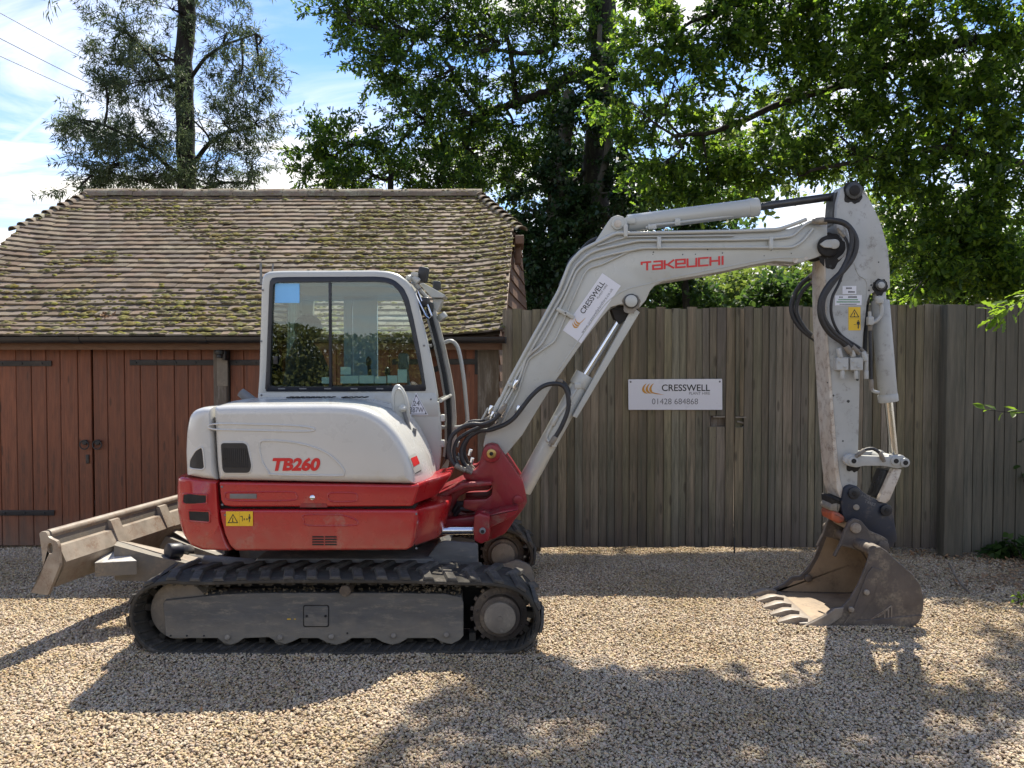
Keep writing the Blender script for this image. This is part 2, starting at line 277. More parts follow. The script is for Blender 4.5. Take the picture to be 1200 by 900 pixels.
MT = dict(
    white=M('pale_grey_paint', (.47, .475, .44), (.43, .435, .40), rough=.33, scale=3, coat=.35, dirt=(.36, .31, .23), dirt_amt=.12, dscale=3),
    hood=M('hood_paint', (.55, .545, .515), (.51, .505, .475), rough=.3, scale=2, coat=.5, dirt=(.45, .42, .35), dirt_amt=.08, dscale=2.5),
    armw=M('weathered_grey_paint', (.44, .44, .42), (.36, .365, .345), rough=.45, scale=4, dirt=(.13, .11, .09), dirt_amt=.22, dscale=17),
    armrust=M('rusty_flange_paint', (.60, .57, .50), (.50, .42, .33), rough=.6, scale=6, dirt=(.13, .06, .03), dirt_amt=.5, dscale=16),
    red=M('red_paint', (.39, .010, .014), (.34, .009, .012), rough=.3, scale=3, coat=.5, dirt=(.30, .17, .13), dirt_amt=.12, dscale=4, splash=((.30, .20, .14), .72, .98, 17, .32, .28)),
    red2=M('red_cast_paint', (.27, .012, .02), (.20, .010, .016), rough=.45, scale=6, coat=.2, dirt=(.2, .13, .1), dirt_amt=.25, dscale=6, bump=.08, bscale=30),
    redl=M('red_lettering', (.60, .02, .02), (.55, .02, .02), rough=.4),
    rubber=M('black_rubber', (.045, .041, .035), (.065, .059, .048), rough=.88, spec=.2, scale=12, dirt=(.17, .15, .125), dirt_amt=.30, dscale=7, bump=.25, bscale=70),
    lug=M('dusty_lug_rubber', (.10, .092, .08), (.05, .047, .041), rough=.9, spec=.2, scale=14, dirt=(.22, .2, .17), dirt_amt=.42, dscale=6, bump=.3, bscale=60, vary='object', vamt=.25),
    frame=M('track_frame_paint', (.12, .122, .122), (.085, .086, .086), rough=.55, scale=5, stretch=(1, 1, 4), dirt=(.27, .24, .19), dirt_amt=.38, dscale=7, bump=.2, bscale=40, splash=((.27, .235, .18), .18, .30, 16, .16, .6)),
    steel=M('dusty_steel', (.24, .21, .17), (.16, .14, .115), rough=.65, scale=9, dirt=(.36, .32, .25), dirt_amt=.5, dscale=7, bump=.15, bscale=40),
    blade=M('worn_blade_steel', (.33, .28, .22), (.19, .16, .125), rough=.55, scale=7, dirt=(.17, .10, .06), dirt_amt=.6, dscale=9, bump=.12, bscale=30),
    bladeshade=M('shaded_blade_grey', (.15, .145, .13), (.20, .175, .14), rough=.6, scale=6, dirt=(.3, .25, .18), dirt_amt=.5, dscale=7),  # darker blade tone with the shading put into its colour
    shine=M('polished_plate', (.62, .61, .58), (.4, .38, .34), rough=.38, scale=30, dirt=(.2, .17, .13), dirt_amt=.3, dscale=14),
    bucket=M('worn_bucket_steel', (.135, .11, .092), (.075, .062, .053), rough=.6, scale=6, dirt=(.30, .245, .175), dirt_amt=.42, dscale=7, bump=.25, bscale=40, metal=.2),
    bucketin=M('bucket_inside_steel', (.36, .265, .17), (.24, .175, .11), rough=.6, scale=5, dirt=(.14, .10, .07), dirt_amt=.5, dscale=6, bump=.15, bscale=35),
    navy=M('dark_hitch_paint', (.012, .018, .035), (.02, .022, .03), rough=.45, scale=8, dirt=(.12, .10, .08), dirt_amt=.3, dscale=12),
    orange=M('orange_paint', (.42, .09, .035), (.30, .08, .04), rough=.55, scale=12, dirt=(.12, .09, .07), dirt_amt=.5, dscale=20),
    chrome=M('chrome', (.75, .75, .76), (.68, .68, .7), rough=.12, metal=1, rvar=.04),
    chromed=M("oily_chrome", (.60, .58, .54), (.48, .46, .42), rough=.22, metal=1, rvar=.06),
    darkrod=M('greasy_rod', (.09, .09, .09), (.05, .05, .05), rough=.35, metal=.6),
    hose=M('hose_rubber', (.018, .018, .02), (.03, .03, .032), rough=.5, scale=30, bump=.3, bscale=200),
    black=M('black_plastic', (.016, .017, .02), (.022, .023, .026), rough=.4),
    blackm=M('black_trim', (.01, .012, .018), (.012, .014, .02), rough=.35),
    dark=M('dark_recess', (.012, .011, .011), (.02, .018, .016), rough=.8),
    grey=M('grey_plastic', (.18, .18, .18), (.14, .14, .14), rough=.5, dirt=(.3, .27, .22), dirt_amt=.3),
    interior=M('cab_lining', (.30, .38, .48), (.27, .34, .44), rough=.8),
    seat=M('seat_fabric', (.02, .022, .026), (.03, .032, .036), rough=.9, bump=.2, bscale=120),
    sticker=M('pale_sticker', (.75, .82, .80), (.7, .78, .76), rough=.6),
    skypatch=M('sky_reflection_blue', (.20, .50, .85), (.18, .46, .80), rough=.4),  # painted sky reflection on the cab window
    yellow=M('yellow_sticker', (.78, .50, .02), (.72, .46, .02), rough=.45),
    signw=M('white_sign', (.70, .70, .74), (.66, .66, .70), rough=.35, scale=2),
    ink=M('black_ink', (.02, .02, .022), rough=.5), gink=M('grey_ink', (.16, .16, .17), rough=.5), oink=M('orange_ink', (.62, .30, .04), rough=.5), greenink=M('green_ink', (.1, .3, .12), rough=.5),
    brass=M('brass', (.55, .38, .14), (.4, .27, .1), rough=.35, metal=.9),
    door=M('stained_plank', (.225, .072, .030), (.135, .042, .019), rough=.55, scale=5, stretch=(6, 6, .6), bump=.2, bscale=30, vary='object', vamt=.14, dirt=(.05, .025, .016), dirt_amt=.45, dscale=3, knots=True, splash=((.20, .16, .12), .12, .55, 7, .35, .55)),
    doorfr=M('stained_frame', (.16, .085, .05), (.11, .055, .032), rough=.6, scale=6, stretch=(1, 1, 4)),
    oak=M('weathered_oak', (.17, .14, .11), (.10, .08, .062), rough=.8, scale=6, stretch=(6, 6, .6), bump=.3, bscale=20, dirt=(.30, .28, .25), dirt_amt=.4, dscale=5),
    iron=M('black_iron', (.02, .02, .022), (.03, .028, .028), rough=.55, dirt=(.08, .06, .05), dirt_amt=.3),
    fence=M('weathered_board', (.245, .205, .138), (.13, .11, .074), rough=.85, scale=4, stretch=(7, 7, .5), bump=.35, bscale=18, vary='object', vamt=.32, dirt=(.055, .064, .038), dirt_amt=.6, dscale=2.2, hue=.018, knots=True, splash=((.055, .042, .04), .30, .75, 4, .5, .65)),
    fenceg=M('grey_green_board', (.135, .12, .09), (.08, .074, .056), rough=.85, scale=4, stretch=(7, 7, .5), bump=.35, bscale=18, vary='object', vamt=.15, dirt=(.05, .055, .04), dirt_amt=.5, dscale=1.6),
    tile=M('clay_tile', (.155, .110, .072), (.10, .073, .050), rough=.85, scale=9, bump=.4, bscale=60, vary='object', vamt=.32, dirt=(.21, .18, .12), dirt_amt=.6, dscale=4, hue=.012),
    tiles=M('clay_tile_far', (.155, .110, .072), (.10, .073, .050), rough=.85, scale=9, bump=.4, bscale=60, vary='island', vamt=.32, dirt=(.21, .18, .12), dirt_amt=.6, dscale=4, hue=.012),
    ridge=M('lichened_ridge_tile', (.21, .155, .115), (.14, .11, .08), rough=.9, scale=8, bump=.5, bscale=40, vary='object', vamt=.2, dirt=(.30, .31, .22), dirt_amt=.6, dscale=7),
    moss=M('moss', (.175, .15, .032), (.10, .085, .022), rough=1, scale=30, bump=.6, bscale=200, vary='island', vamt=.45, hue=.025),
    bark=M('bark', (.024, .019, .015), (.012, .010, .008), rough=.95, scale=10, stretch=(3, 3, .7), bump=.9, bscale=14, dirt=(.10, .11, .07), dirt_amt=.4, dscale=4),
    barkl=M('pale_bark', (.10, .09, .07), (.06, .055, .042), rough=.95, scale=8, stretch=(3, 3, .7), bump=.8, bscale=14, dirt=(.05, .06, .03), dirt_amt=.5, dscale=3),
    soil=M('soil', (.12, .09, .06), (.08, .06, .04), rough=1, scale=3, bump=.6, bscale=20),
    gravelbase=M('gravel_bed', (.36, .28, .19), (.24, .18, .12), rough=1, scale=55, bump=1, bscale=70),
    pebble=M('pebble', (.50, .39, .255), (.38, .296, .19), rough=.75, scale=40, vary='object', vamt=.32, hue=.018, bump=.15, bscale=150, patch=.16),
    spoil=M('dried_mud', (.30, .24, .16), (.18, .14, .09), rough=1, scale=20, vary='island', vamt=.35, bump=.4),
    dead=M('dead_leaf', (.34, .2, .1), (.22, .13, .07), rough=.9, vary='island', vamt=.4),
    wire=M('cable_black', (.03, .03, .035), rough=.6),
    glass=glassmat('tinted_glass', (.80, .90, .88)), clear=glassmat('clear_plastic', (.9, .9, .9)),
    leaf_oak=leafmat('oak_leaf', (.022, .055, .016), (.065, .115, .028), .45),
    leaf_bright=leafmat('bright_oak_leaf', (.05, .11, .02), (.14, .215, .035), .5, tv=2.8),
    leaf_ivy=leafmat('ivy_leaf', (.012, .035, .012), (.035, .07, .02), .2, .4),
    leaf_left=leafmat('narrow_leaf', (.04, .065, .035), (.10, .13, .065), .4),
    leaf_far=leafmat('far_leaf', (.07, .12, .03), (.15, .2, .05), .45),
    hedge=leafmat('hedge_leaf', (.12, .14, .035), (.24, .23, .07), .3),
)
MT['fence'].node_tree  # keep

def text_mesh(s, bold=.0, spacing=1.0):
    c = bpy.data.curves.new('t', 'FONT'); c.body = s; c.size = 1; c.offset = bold; c.space_character = spacing; c.resolution_u = 4
    o = bpy.data.objects.new('t', c); COL.objects.link(o); bpy.context.view_layer.update()
    dg = bpy.context.evaluated_depsgraph_get(); me = bpy.data.meshes.new_from_object(o.evaluated_get(dg))
    bpy.data.objects.remove(o); bpy.data.curves.remove(c)
    v = np.array([x.co for x in me.vertices]); f = [tuple(p.vertices) for p in me.polygons]
    bpy.data.meshes.remove(me)
    mn = v.min(0); mx = v.max(0); v = (v-mn)/np.maximum(mx-mn, 1e-9)
    return v, f
def lettering(s, name, p00, p10, p01, mat, parent, bold=.0, shear=0, spacing=1.0, off=0):
    """text fitted into the parallelogram p00 (bottom left), p10 (bottom right), p01 (top left)"""
    v, f = text_mesh(s, bold, spacing); o = Vector(p00); U = Vector(p10)-o; V = Vector(p01)-o
    n = U.cross(V).normalized()
    if n.y > 0: n = -n
    vs = [o+U*(x[0]+shear*x[1])+V*x[1]+n*off for x in v]
    m = MB().add(vs, f); me = bpy.data.meshes.new(name); me.from_pydata(m.v, [], m.f); me.materials.append(mat)
    return link(name, me, parent)
def quad_plate(name, pts, th, mat, parent, label=None):
    """thin plate with the four given corners, th thick away from the viewer"""
    pts = [Vector(p) for p in pts]; n = (pts[1]-pts[0]).cross(pts[3]-pts[0]).normalized()
    if n.y < 0: n = -n
    return MB().loft([pts, [p+n*th for p in pts]]).build(name, mat, parent, 0, label=label)
def polyflat(mb, pts): mb.add(pts, [tuple(range(len(pts)))])

def gh(x, y):
    h = .020*mnoise.noise(Vector((x*.9, y*.9, 0)))+.012*mnoise.noise(Vector((x*2.6, y*2.6, 5)))
    if -2.35 < x < .25: h += (.012+.008*mnoise.noise(Vector((x*7, 1, 2))))*math.exp(-((y-4.575)/.055)**2)      # stones pushed up along the track
    h += .018*math.exp(-((x-2.3)/.5)**4)*math.exp(-((y-5.07)/.05)**2)
    return h
# ================================================================== SETTING
g = MB().add([(-400, -400, -.03), (400, -400, -.03), (400, 400, -.03), (-400, 400, -.03)], [(0, 1, 2, 3)]).build('ground', MT['soil'], kind='structure', smooth=0)
nx, ny = 120, 90; vs = []; fs = []
for j in range(ny+1):
    for i in range(nx+1):
        x = -9+18*i/nx; y = -3+11.6*j/ny
        vs.append((x, y, gh(x, y)-.010))
for j in range(ny):
    for i in range(nx):
        a = j*(nx+1)+i; fs.append((a, a+1, a+nx+2, a+nx+1))
MB().add(vs, fs).build('gravel_drive_bed', MT['gravelbase'], kind='structure', smooth=180)
# loose gravel: one scatter of real pebbles
def pebbles():
    pts = []
    n = 480000
    y = rng.uniform(2.7, 8.1, n); x = rng.uniform(-6.4, 6.4, n)
    k = np.abs(x) < .70*y+.9
    # more sparse in the shaded corner of bare soil at the right
    bare = (x > 3.9+.3*np.sin(y*5)) & (y > 6.0+.25*np.sin(x*4)) & (rng.random(n) < .75)
    k &= ~bare
    k &= ~((x > 1.93) & (x < 2.76) & (y > 5.12) & (y < 5.91))
    x = x[k]; y = y[k]
    z = np.array([gh(a, b) for a, b in zip(x, y)])-.006+rng.uniform(0, .012, len(x))
    me = bpy.data.meshes.new('gravel'); me.vertices.add(len(x)); me.vertices.foreach_set('co', np.stack([x, y, z], 1).astype(np.float32).ravel()); me.update()
    me.materials.append(MT['pebble'])
    o = bpy.data.objects.new('gravel', me); COL.objects.link(o); o['kind'] = 'stuff'; o['label'] = 'loose beige pea gravel covering the drive'; o['category'] = 'gravel'
    ng = bpy.data.node_groups.new('scatter_pebbles', 'GeometryNodeTree'); ng.interface.new_socket('Geometry', in_out='INPUT', socket_type='NodeSocketGeometry'); ng.interface.new_socket('Geometry', in_out='OUTPUT', socket_type='NodeSocketGeometry')
    n_ = ng.nodes; l_ = ng.links; gi = n_.new('NodeGroupInput'); go = n_.new('NodeGroupOutput')
    jn = n_.new('GeometryNodeJoinGeometry')
    for i in range(5):
        ico = n_.new('GeometryNodeMeshIcoSphere'); ico.inputs['Radius'].default_value = 1; ico.inputs['Subdivisions'].default_value = 2
        sp = n_.new('GeometryNodeSetPosition'); nn = n_.new('ShaderNodeTexNoise'); nn.inputs['Scale'].default_value = .9
        pos = n_.new('GeometryNodeInputPosition'); av = n_.new('ShaderNodeVectorMath'); av.operation = 'ADD'; l_.new(pos.outputs[0], av.inputs[0]); av.inputs[1].default_value = (i*7.3, i*3.1, 0); l_.new(av.outputs[0], nn.inputs['Vector'])
        sb = n_.new('ShaderNodeVectorMath'); sb.operation = 'SUBTRACT'; l_.new(nn.outputs['Color'], sb.inputs[0]); sb.inputs[1].default_value = (.5, .5, .5)
        sc = n_.new('ShaderNodeVectorMath'); sc.operation = 'SCALE'; l_.new(sb.outputs[0], sc.inputs[0]); sc.inputs['Scale'].default_value = 1.6
        l_.new(ico.outputs[0], sp.inputs['Geometry']); l_.new(sc.outputs[0], sp.inputs['Offset'])
        sm = n_.new('GeometryNodeSetMaterial'); sm.inputs['Material'].default_value = MT['pebble']; l_.new(sp.outputs[0], sm.inputs[0])
        ss = n_.new('GeometryNodeSetShadeSmooth'); l_.new(sm.outputs[0], ss.inputs[0])
        gti = n_.new('GeometryNodeGeometryToInstance'); l_.new(ss.outputs[0], gti.inputs[0]); l_.new(gti.outputs[0], jn.inputs[0])
    iop = n_.new('GeometryNodeInstanceOnPoints'); iop.inputs['Pick Instance'].default_value = True
    ri = n_.new('FunctionNodeRandomValue'); ri.data_type = 'INT'; ri.inputs['Min'].default_value = 0 if False else 0
    for s_ in ri.inputs:
        if s_.type == 'INT' and s_.name == 'Min': s_.default_value = 0
        if s_.type == 'INT' and s_.name == 'Max': s_.default_value = 4
    rr = n_.new('FunctionNodeRandomValue'); rr.data_type = 'FLOAT_VECTOR'; rr.inputs[0].default_value = (-.7, -.7, 0); rr.inputs[1].default_value = (.7, .7, 6.28)
    rs = n_.new('FunctionNodeRandomValue'); rs.data_type = 'FLOAT_VECTOR'; rs.inputs[0].default_value = (.0045, .004, .003); rs.inputs[1].default_value = (.0115, .009, .0065)
    l_.new(gi.outputs[0], iop.inputs['Points']); l_.new(jn.outputs[0], iop.inputs['Instance'])
    l_.new([s_ for s_ in ri.outputs if s_.type == 'INT'][0], iop.inputs['Instance Index']); l_.new(rr.outputs[0], iop.inputs['Rotation']); l_.new(rs.outputs[0], iop.inputs['Scale']); l_.new(iop.outputs[0], go.inputs[0])
    md = o.modifiers.new('scatter', 'NODES'); md.node_group = ng
pebbles()

# ================================================================== GARAGE
YD = 7.35            # plane of doors and gates
garage = thing('garage', 'brown timber garage with a mossy clay tile roof and plank double doors', 'garage', (-2.8, 7.5, 0))
Y0R, Z0R, TP = 7.05, P(300, 393, 7.05).z, .665      # eaves line and roof pitch
cosp = 1/math.sqrt(1+TP*TP); sinp = TP*cosp
NROW = 31; GA = 3.42/NROW
YRIDGE = Y0R+3.42*cosp; ZRIDGE = Z0R+3.42*sinp
YHIP = 8.92
def vergeR(y): return -.085+(y-Y0R)*.045
def vergeL(y): return -5.62+(y-Y0R)*-.03
RIDR, RIDL = -.44, -5.40
def roof_pt(x, s):
    y = Y0R+s*cosp; z = Z0R+s*sinp
    z += .05*max(0, 1-s/.6)**2-.05*(1-s/3.42)-.03      # sprocketed eaves
    for v in (vergeR(y)-x, x-vergeL(y)):
        z += .055*max(0, 1-max(v, 0)/.75)**2
    z += .009*mnoise.noise(Vector((x*.9, s*1.1, 3)))
    return Vector((x, y, z))
def limits(y):
    a, b = vergeL(y), vergeR(y)
    if y > YHIP:
        t = (y-YHIP)/(YRIDGE-YHIP); b = vergeR(YHIP)+.10+(RIDR-vergeR(YHIP)-.10)*t; a = vergeL(YHIP)-.08+(RIDL-vergeL(YHIP)+.08)*t
    return a, b
# roof deck
vs = []; fs = []; nr = 24
for i in range(nr+1):
    s = .06+(3.36)*i/nr; y = Y0R+s*cosp; a, b = limits(y)
    for j in range(21):
        x = a+.03+(b-a-.06)*j/20; vs.append(roof_pt(x, s)-Vector((0, 0, .035)))
for i in range(nr):
    for j in range(20):
        q = i*21+j; fs.append((q, q+1, q+22, q+21))
n0 = len(vs)
# rear slope, simple, and the two half-hip slopes
vs += [(RIDL, YRIDGE, ZRIDGE-.04), (RIDR, YRIDGE, ZRIDGE-.04), (-.0, YRIDGE+2.9, Z0R), (-5.7, YRIDGE+2.9, Z0R), (.0, 2*YRIDGE-YHIP, Z0R+(YHIP-Y0R)*TP), (-5.7, 2*YRIDGE-YHIP, Z0R+(YHIP-Y0R)*TP),
       (.10, YHIP, Z0R+(YHIP-Y0R)*TP-.03), (-5.75, YHIP, Z0R+(YHIP-Y0R)*TP-.03)]
fs += [(n0, n0+1, n0+4, n0+2, n0+3, n0+5), (n0+1, n0+6, n0+4), (n0, n0+5, n0+7)]
roof = MB().add(vs, fs).build('roof', MT['tiles'], garage, 60)
# tiles
def tile_mesh(i):
    w_, l_, th = .1635+random.uniform(-.002, .001), .235, .017; v = []; f = []
    for b in (0, 1):
        for r in range(2):
            for c in range(4):
                x = -w_/2+w_*c/3; cam_ = .002*math.cos(math.pi*(c/3-.5))
                y = 0 if r == 0 else l_; jit = random.uniform(-.003, .003) if r == 0 else 0
                v.append((x, y+jit, cam_+(-th if b else 0)))
    for c in range(3):
        f += [(c, c+1, c+5, c+4), (8+c, 12+c, 13+c, 9+c), (c, 8+c, 9+c, c+1)]
    f += [(0, 4, 12, 8), (3, 11, 15, 7)]
    return v, f
TV = [tile_mesh(i) for i in range(5)]
TM = [MB().add(*t).mesh('tile', MT['tile'], 30) for t in TV]
far = MB(); ntile = 0
tilepos = []
for r in range(NROW):
    s = r*GA; y = Y0R+s*cosp; a, b = limits(y+.03)
    e0 = a-.03+(-.0825 if r % 2 else 0)
    while e0 < b-.02:
        xa, xb_ = max(e0, a-.03), min(e0+.1655, b+.02); e0 += .1655
        if xb_-xa < .03: continue
        x = (xa+xb_)/2; sx = (xb_-xa)/.1655
        p0 = roof_pt(x, s); p1 = roof_pt(x, s+.11); pl = roof_pt(x+.05, s)
        ey = (p1-p0).normalized(); ex = (pl-p0).normalized(); ez = ex.cross(ey)
        tl = R(-9.0+random.uniform(-.7, .7))         # tail lies on the course below
        m = Matrix((ex, ey, ez)).transposed().to_4x4()
        m = Matrix.Translation(p0+ez*(.046+random.uniform(-.002, .003))+ey*random.uniform(-.004, .004)) @ m @ Matrix.Rotation(tl, 4, 'X') @ Matrix.Rotation(R(random.gauss(0, .5)), 4, 'Z') @ Matrix.Rotation(R(random.gauss(0, .7)), 4, 'Y') @ Matrix.Diagonal((sx, 1, 1, 1))
        tilepos.append((r, x, m))
# the 300 that show largest are objects of their own
vis = [t for t in tilepos if t[0] <= 15 and t[1] > -4.9 and not (t[0] < 8 and -2.45 < t[1] < -.85)]
vis = sorted(vis, key=lambda t: t[0])[:300]; visid = set(id(t) for t in vis)
for t in tilepos:
    k = random.randrange(5)
    if id(t) in visid:
        o = link('tile', TM[k], roof); o.matrix_basis = t[2]
    else: far.add([t[2] @ Vector(q) for q in TV[k][0]], TV[k][1])
far.build('roof_tiles', MT['tiles'], roof, 30, kind='stuff')
# ridge
n = 16; 
for i in range(n):
    x0 = RIDL-.04+(RIDR-RIDL+.1)*i/n; x1 = RIDL-.04+(RIDR-RIDL+.1)*(i+1)/n-.004
    mb = MB(); o_, i_ = [], []
    zz = ZRIDGE-.03+random.uniform(-.006, .008); r0 = .112+random.uniform(-.004, .004)
    for k in range(13):
        a = math.pi*k/12; o_.append((math.cos(a)*r0, math.sin(a)*r0*.95)); i_.append((math.cos(a)*(r0-.02), math.sin(a)*(r0-.02)*.95))
    pr = o_+i_[::-1]
    mb.loft([[(x, YRIDGE+py, zz+pz+dz) for py, pz in pr] for x, dz in ((x0, 0), (x1, random.uniform(-.005, .006)))])
    mb.build('ridge_tile', MT['ridge'], roof, 40)
# bonnet tiles down the half hips
for sgn, ax, bx in ((1, RIDR, vergeR(YHIP)+.12), (-1, RIDL, vergeL(YHIP)-.10)):
    A = Vector((ax, YRIDGE, ZRIDGE+.03)); B = Vector((bx, YHIP, Z0R+(YHIP-Y0R)*TP+.03)); nb = 10
    dr = (B-A).normalized(); side = dr.cross(Vector((0, 0, 1))).normalized(); up = side.cross(dr)
    if up.z < 0: up = -up
    for i in range(nb):
        c = A.lerp(B, (i+.9)/nb)+up*(.02)
        mb = MB(); lay = []
        for t, rr_, lift in ((-.2, .045, -.02), (-.1, .06, .0), (0, .078, .012+random.uniform(0, .008))):
            ring = []
            for k in range(9):
                an = math.pi*k/8; ring.append(c+dr*t+side*math.cos(an)*rr_+up*(math.sin(an)*rr_*.75+lift-.04))
            for k in range(8, -1, -1):
                an = math.pi*k/8; ring.append(c+dr*t+side*math.cos(an)*(rr_-.014)+up*(math.sin(an)*(rr_-.014)*.75+lift-.04))
            lay.append(ring)
        mb.loft(lay); mb.build('bonnet_tile', MT['ridge'], roof, 40)
# moss cushions on the tile tails
mb = MB()
for k in range(9000):
    t = random.choice(tilepos); r, x, m = t
    dens = mnoise.noise(Vector((x*.9, r*.13, 1)))*.9+mnoise.noise(Vector((x*3, r*.45, 9)))*.7
    dens += .35*(1-r/12 if r < 12 else 0)+(.28 if x > -2.2 else 0)+(.25 if x > -.7 else 0)
    if dens < -.08+random.random()*.6: continue
    c = m @ Vector((random.uniform(-.08, .08), random.uniform(-.005, .07), .004)); s_ = random.uniform(.008, .025)*(1 if random.random() < .85 else 1.6)
    v = []; 
    for (a, b, cc) in ((0, 0, 1), (.9, 0, .35), (.28, .86, .35), (-.73, .53, .35), (-.73, -.53, .35), (.28, -.86, .35), (1.2, .4, -.3), (0, 1.25, -.3), (-1.2, .3, -.3), (-.7, -1, -.3), (.7, -1, -.3)):
        q = Vector((a*random.uniform(.7, 1.5)*1.2, b*random.uniform(.6, 1.1), cc*random.uniform(.3, .6)))*s_
        v.append(c+(m.to_3x3() @ q))
    f = [(0, 1, 2), (0, 2, 3), (0, 3, 4), (0, 4, 5), (0, 5, 1), (1, 6, 2), (2, 6, 7), (2, 7, 3), (3, 7, 8), (3, 8, 4), (4, 8, 9), (4, 9, 5), (5, 9, 10), (5, 10, 1), (1, 10, 6)]
    mb.add(v, f)
for k in range(420):
    x = random.uniform(RIDL, RIDR); a_ = random.uniform(-1.3, .5)
    if mnoise.noise(Vector((x*2.2, 3, 1))) < random.uniform(-.3, .5): continue
    c = Vector((x, YRIDGE+.112*math.sin(a_), ZRIDGE-.035+.112*math.cos(a_))); s_ = random.uniform(.008, .022); nn_ = Vector((0, math.sin(a_), math.cos(a_)))
    v = [c+nn_*s_*.55]+[c+Vector((math.cos(t_)*s_*1.3, math.sin(t_)*s_*.8, 0))-nn_*s_*.2 for t_ in np.linspace(0, 6.283, 7)[:-1]]
    mb.add(v, [(0, i+1, (i+1) % 6+1) for i in range(6)])
mb.build('moss', MT['moss'], roof, 80, kind='stuff', label='yellow green moss cushions on the tiles')
# verge board, gable wall
mb = MB(); lay = []
for s in (0, .25, .6, 1.2, 1.8, 2.27):
    p = roof_pt(vergeR(Y0R+s*cosp)-.01, s); lay.append([p+Vector((.0, 0, -.02)), p+Vector((.022, 0, -.02)), p+Vector((.022, 0, -.085)), p+Vector((0, 0, -.085))])
mb.loft(lay); mb.build('verge_board', MT['doorfr'], garage)
def gx(y): return -.14+(y-7.4)*.085
k = 0; z = 0
while z < 3.3:
    z1 = min(z+.16, 3.3); y0 = 7.42 if z1 < 2.1 else 7.42+(z1-2.05)/TP+.02
    v = []
    for zz, o_ in ((z, .028), (z1+.012, .008)):
        for y in (y0, YRIDGE*2-y0): v += [(gx(y)+o_, y, zz), (gx(y)-.02, y, zz)]
    MB().add(v, [(0, 2, 6, 4), (1, 5, 7, 3), (0, 4, 5, 1), (2, 3, 7, 6), (4, 6, 7, 5), (0, 1, 3, 2)]).build('weatherboard', MT['doorfr'], garage, 0)
    z = z1
MB().box((-5.45, YRIDGE, 1.3), (.1, 4.7, 2.6)).build('side_wall', MT['doorfr'], garage, 0)
MB().box((-2.8, YRIDGE+2.4, 1.0), (5.2, .1, 2.0)).build('rear_wall', MT['doorfr'], garage, 0)
MB().box((.085, 8.98, Z0R+(YHIP-Y0R)*TP-.1), (.10, .5, .1), .01).box((.07, 9.02, Z0R+(YHIP-Y0R)*TP-.22), (.07, .12, .25), .01).build('hip_soffit', MT['doorfr'], garage)
# gutter
prof = [(math.cos(a)*.058, math.sin(a)*.058) for a in np.linspace(math.pi, 2*math.pi, 11)]
prof = prof+[(math.cos(a)*.052, math.sin(a)*.052) for a in np.linspace(2*math.pi, math.pi, 11)]
gz = P(300, 395, Y0R-.02).z
gut = MB().loft([[(x, Y0R-.035+a, gz+b) for a, b in prof] for x in (-5.72, -.06)]); 
gut.box((-.055, Y0R-.035, gz-.028), (.012, .116, .062), .004)
gut = gut.build('gutter', MT['black'], garage)
prof2 = [(a*1.09, b*1.09) for a, b in prof]
for px in (93, 240, 480):
    x = P(px, 398, Y0R).x; MB().loft([[(xx, Y0R-.035+a, gz+b) for a, b in prof2] for xx in (x-.045, x+.045)]).build('gutter_joint', MT['black'], gut)
MB().box((-2.82, YD-.19, P(300, 404, YD-.19).z-.012), (5.5, .03, .07), .004).build('fascia_board', MT['doorfr'], garage)
MB().box((-2.82, YD-.08, P(300, 404, YD-.1).z+.02), (5.5, .2, .02)).build('soffit_board', MT['doorfr'], garage)
ztop = P(300, 405, YD).z; zbot = .012
MB().box((-2.82, YD+.04, ztop+.035), (5.45, .08, .11), .004).build('lintel', MT['doorfr'], garage)
def planked(name, x0, x1, nb, label, rail=True):
    dlo = MB().box(((x0+x1)/2, YD+.055, zbot+.2), (x1-x0-.02, .03, .12)).box(((x0+x1)/2, YD+.055, ztop-.2), (x1-x0-.02, .03, .12)).box(((x0+x1)/2, YD+.055, (ztop+zbot)/2), (x1-x0-.02, .03, .12)).build(name, MT['door'], garage, 0, label=label)
    ws = [random.uniform(.85, 1.15) for _ in range(nb)]; tot = sum(ws); x = x0
    for w_ in ws:
        ww = (x1-x0)*w_/tot; h = ztop-zbot-.01
        poly = [(-ww/2+.002, -h/2), (ww/2-.002, -h/2), (ww/2-.002, h/2), (-ww/2+.002, h/2)]
        mb = MB().prism(poly, 0, .028, .005, 1, both=False)
        o = mb.build('plank', MT['door'], dlo, 0); o.location = (x+ww/2, YD+random.uniform(0, .004), (ztop+zbot)/2)
        x += ww
    return dlo
X = lambda px, Y=YD: P(px, 500, Y).x
dA = planked('door', X(-52), X(107.5), 9, 'left leaf of the left double door')
dB = planked('door', X(109.5), X(252), 8, 'right leaf of the left double door, partly behind the excavator')
dC = planked('door', X(270), X(415), 8, 'left leaf of the right double door, mostly behind the excavator')
dD = planked('door', X(417), X(562), 8, 'right leaf of the right double door, seen between cab and boom')
def strap(px0, px1, py, par, tipleft=False, plate=False):
    Y = YD-.008; z = P(300, py, Y).z; x0, x1 = X(px0, Y), X(px1, Y)
    mb = MB().box(((x0+x1)/2, Y, z), (x1-x0, .008, .052), .003)
    xx = x0+.06
    while xx < x1-.02: mb.cyl((xx, Y-.003, z), (xx, Y-.012, z), .011, 8, .004); xx += .19
    if plate: mb.box((x1-.012, Y-.001, z), (.05, .010, .24), .003)
    mb.build('strap_hinge', MT['iron'], par)
strap(-50, 61.5, 426, dA); strap(-50, 62, 601, dA); strap(153, 251, 425, dB); strap(153, 251, 600, dB)
strap(270, 370, 425, dC); strap(460, 561, 424, dD, plate=True); strap(460, 561, 600, dD, plate=True)
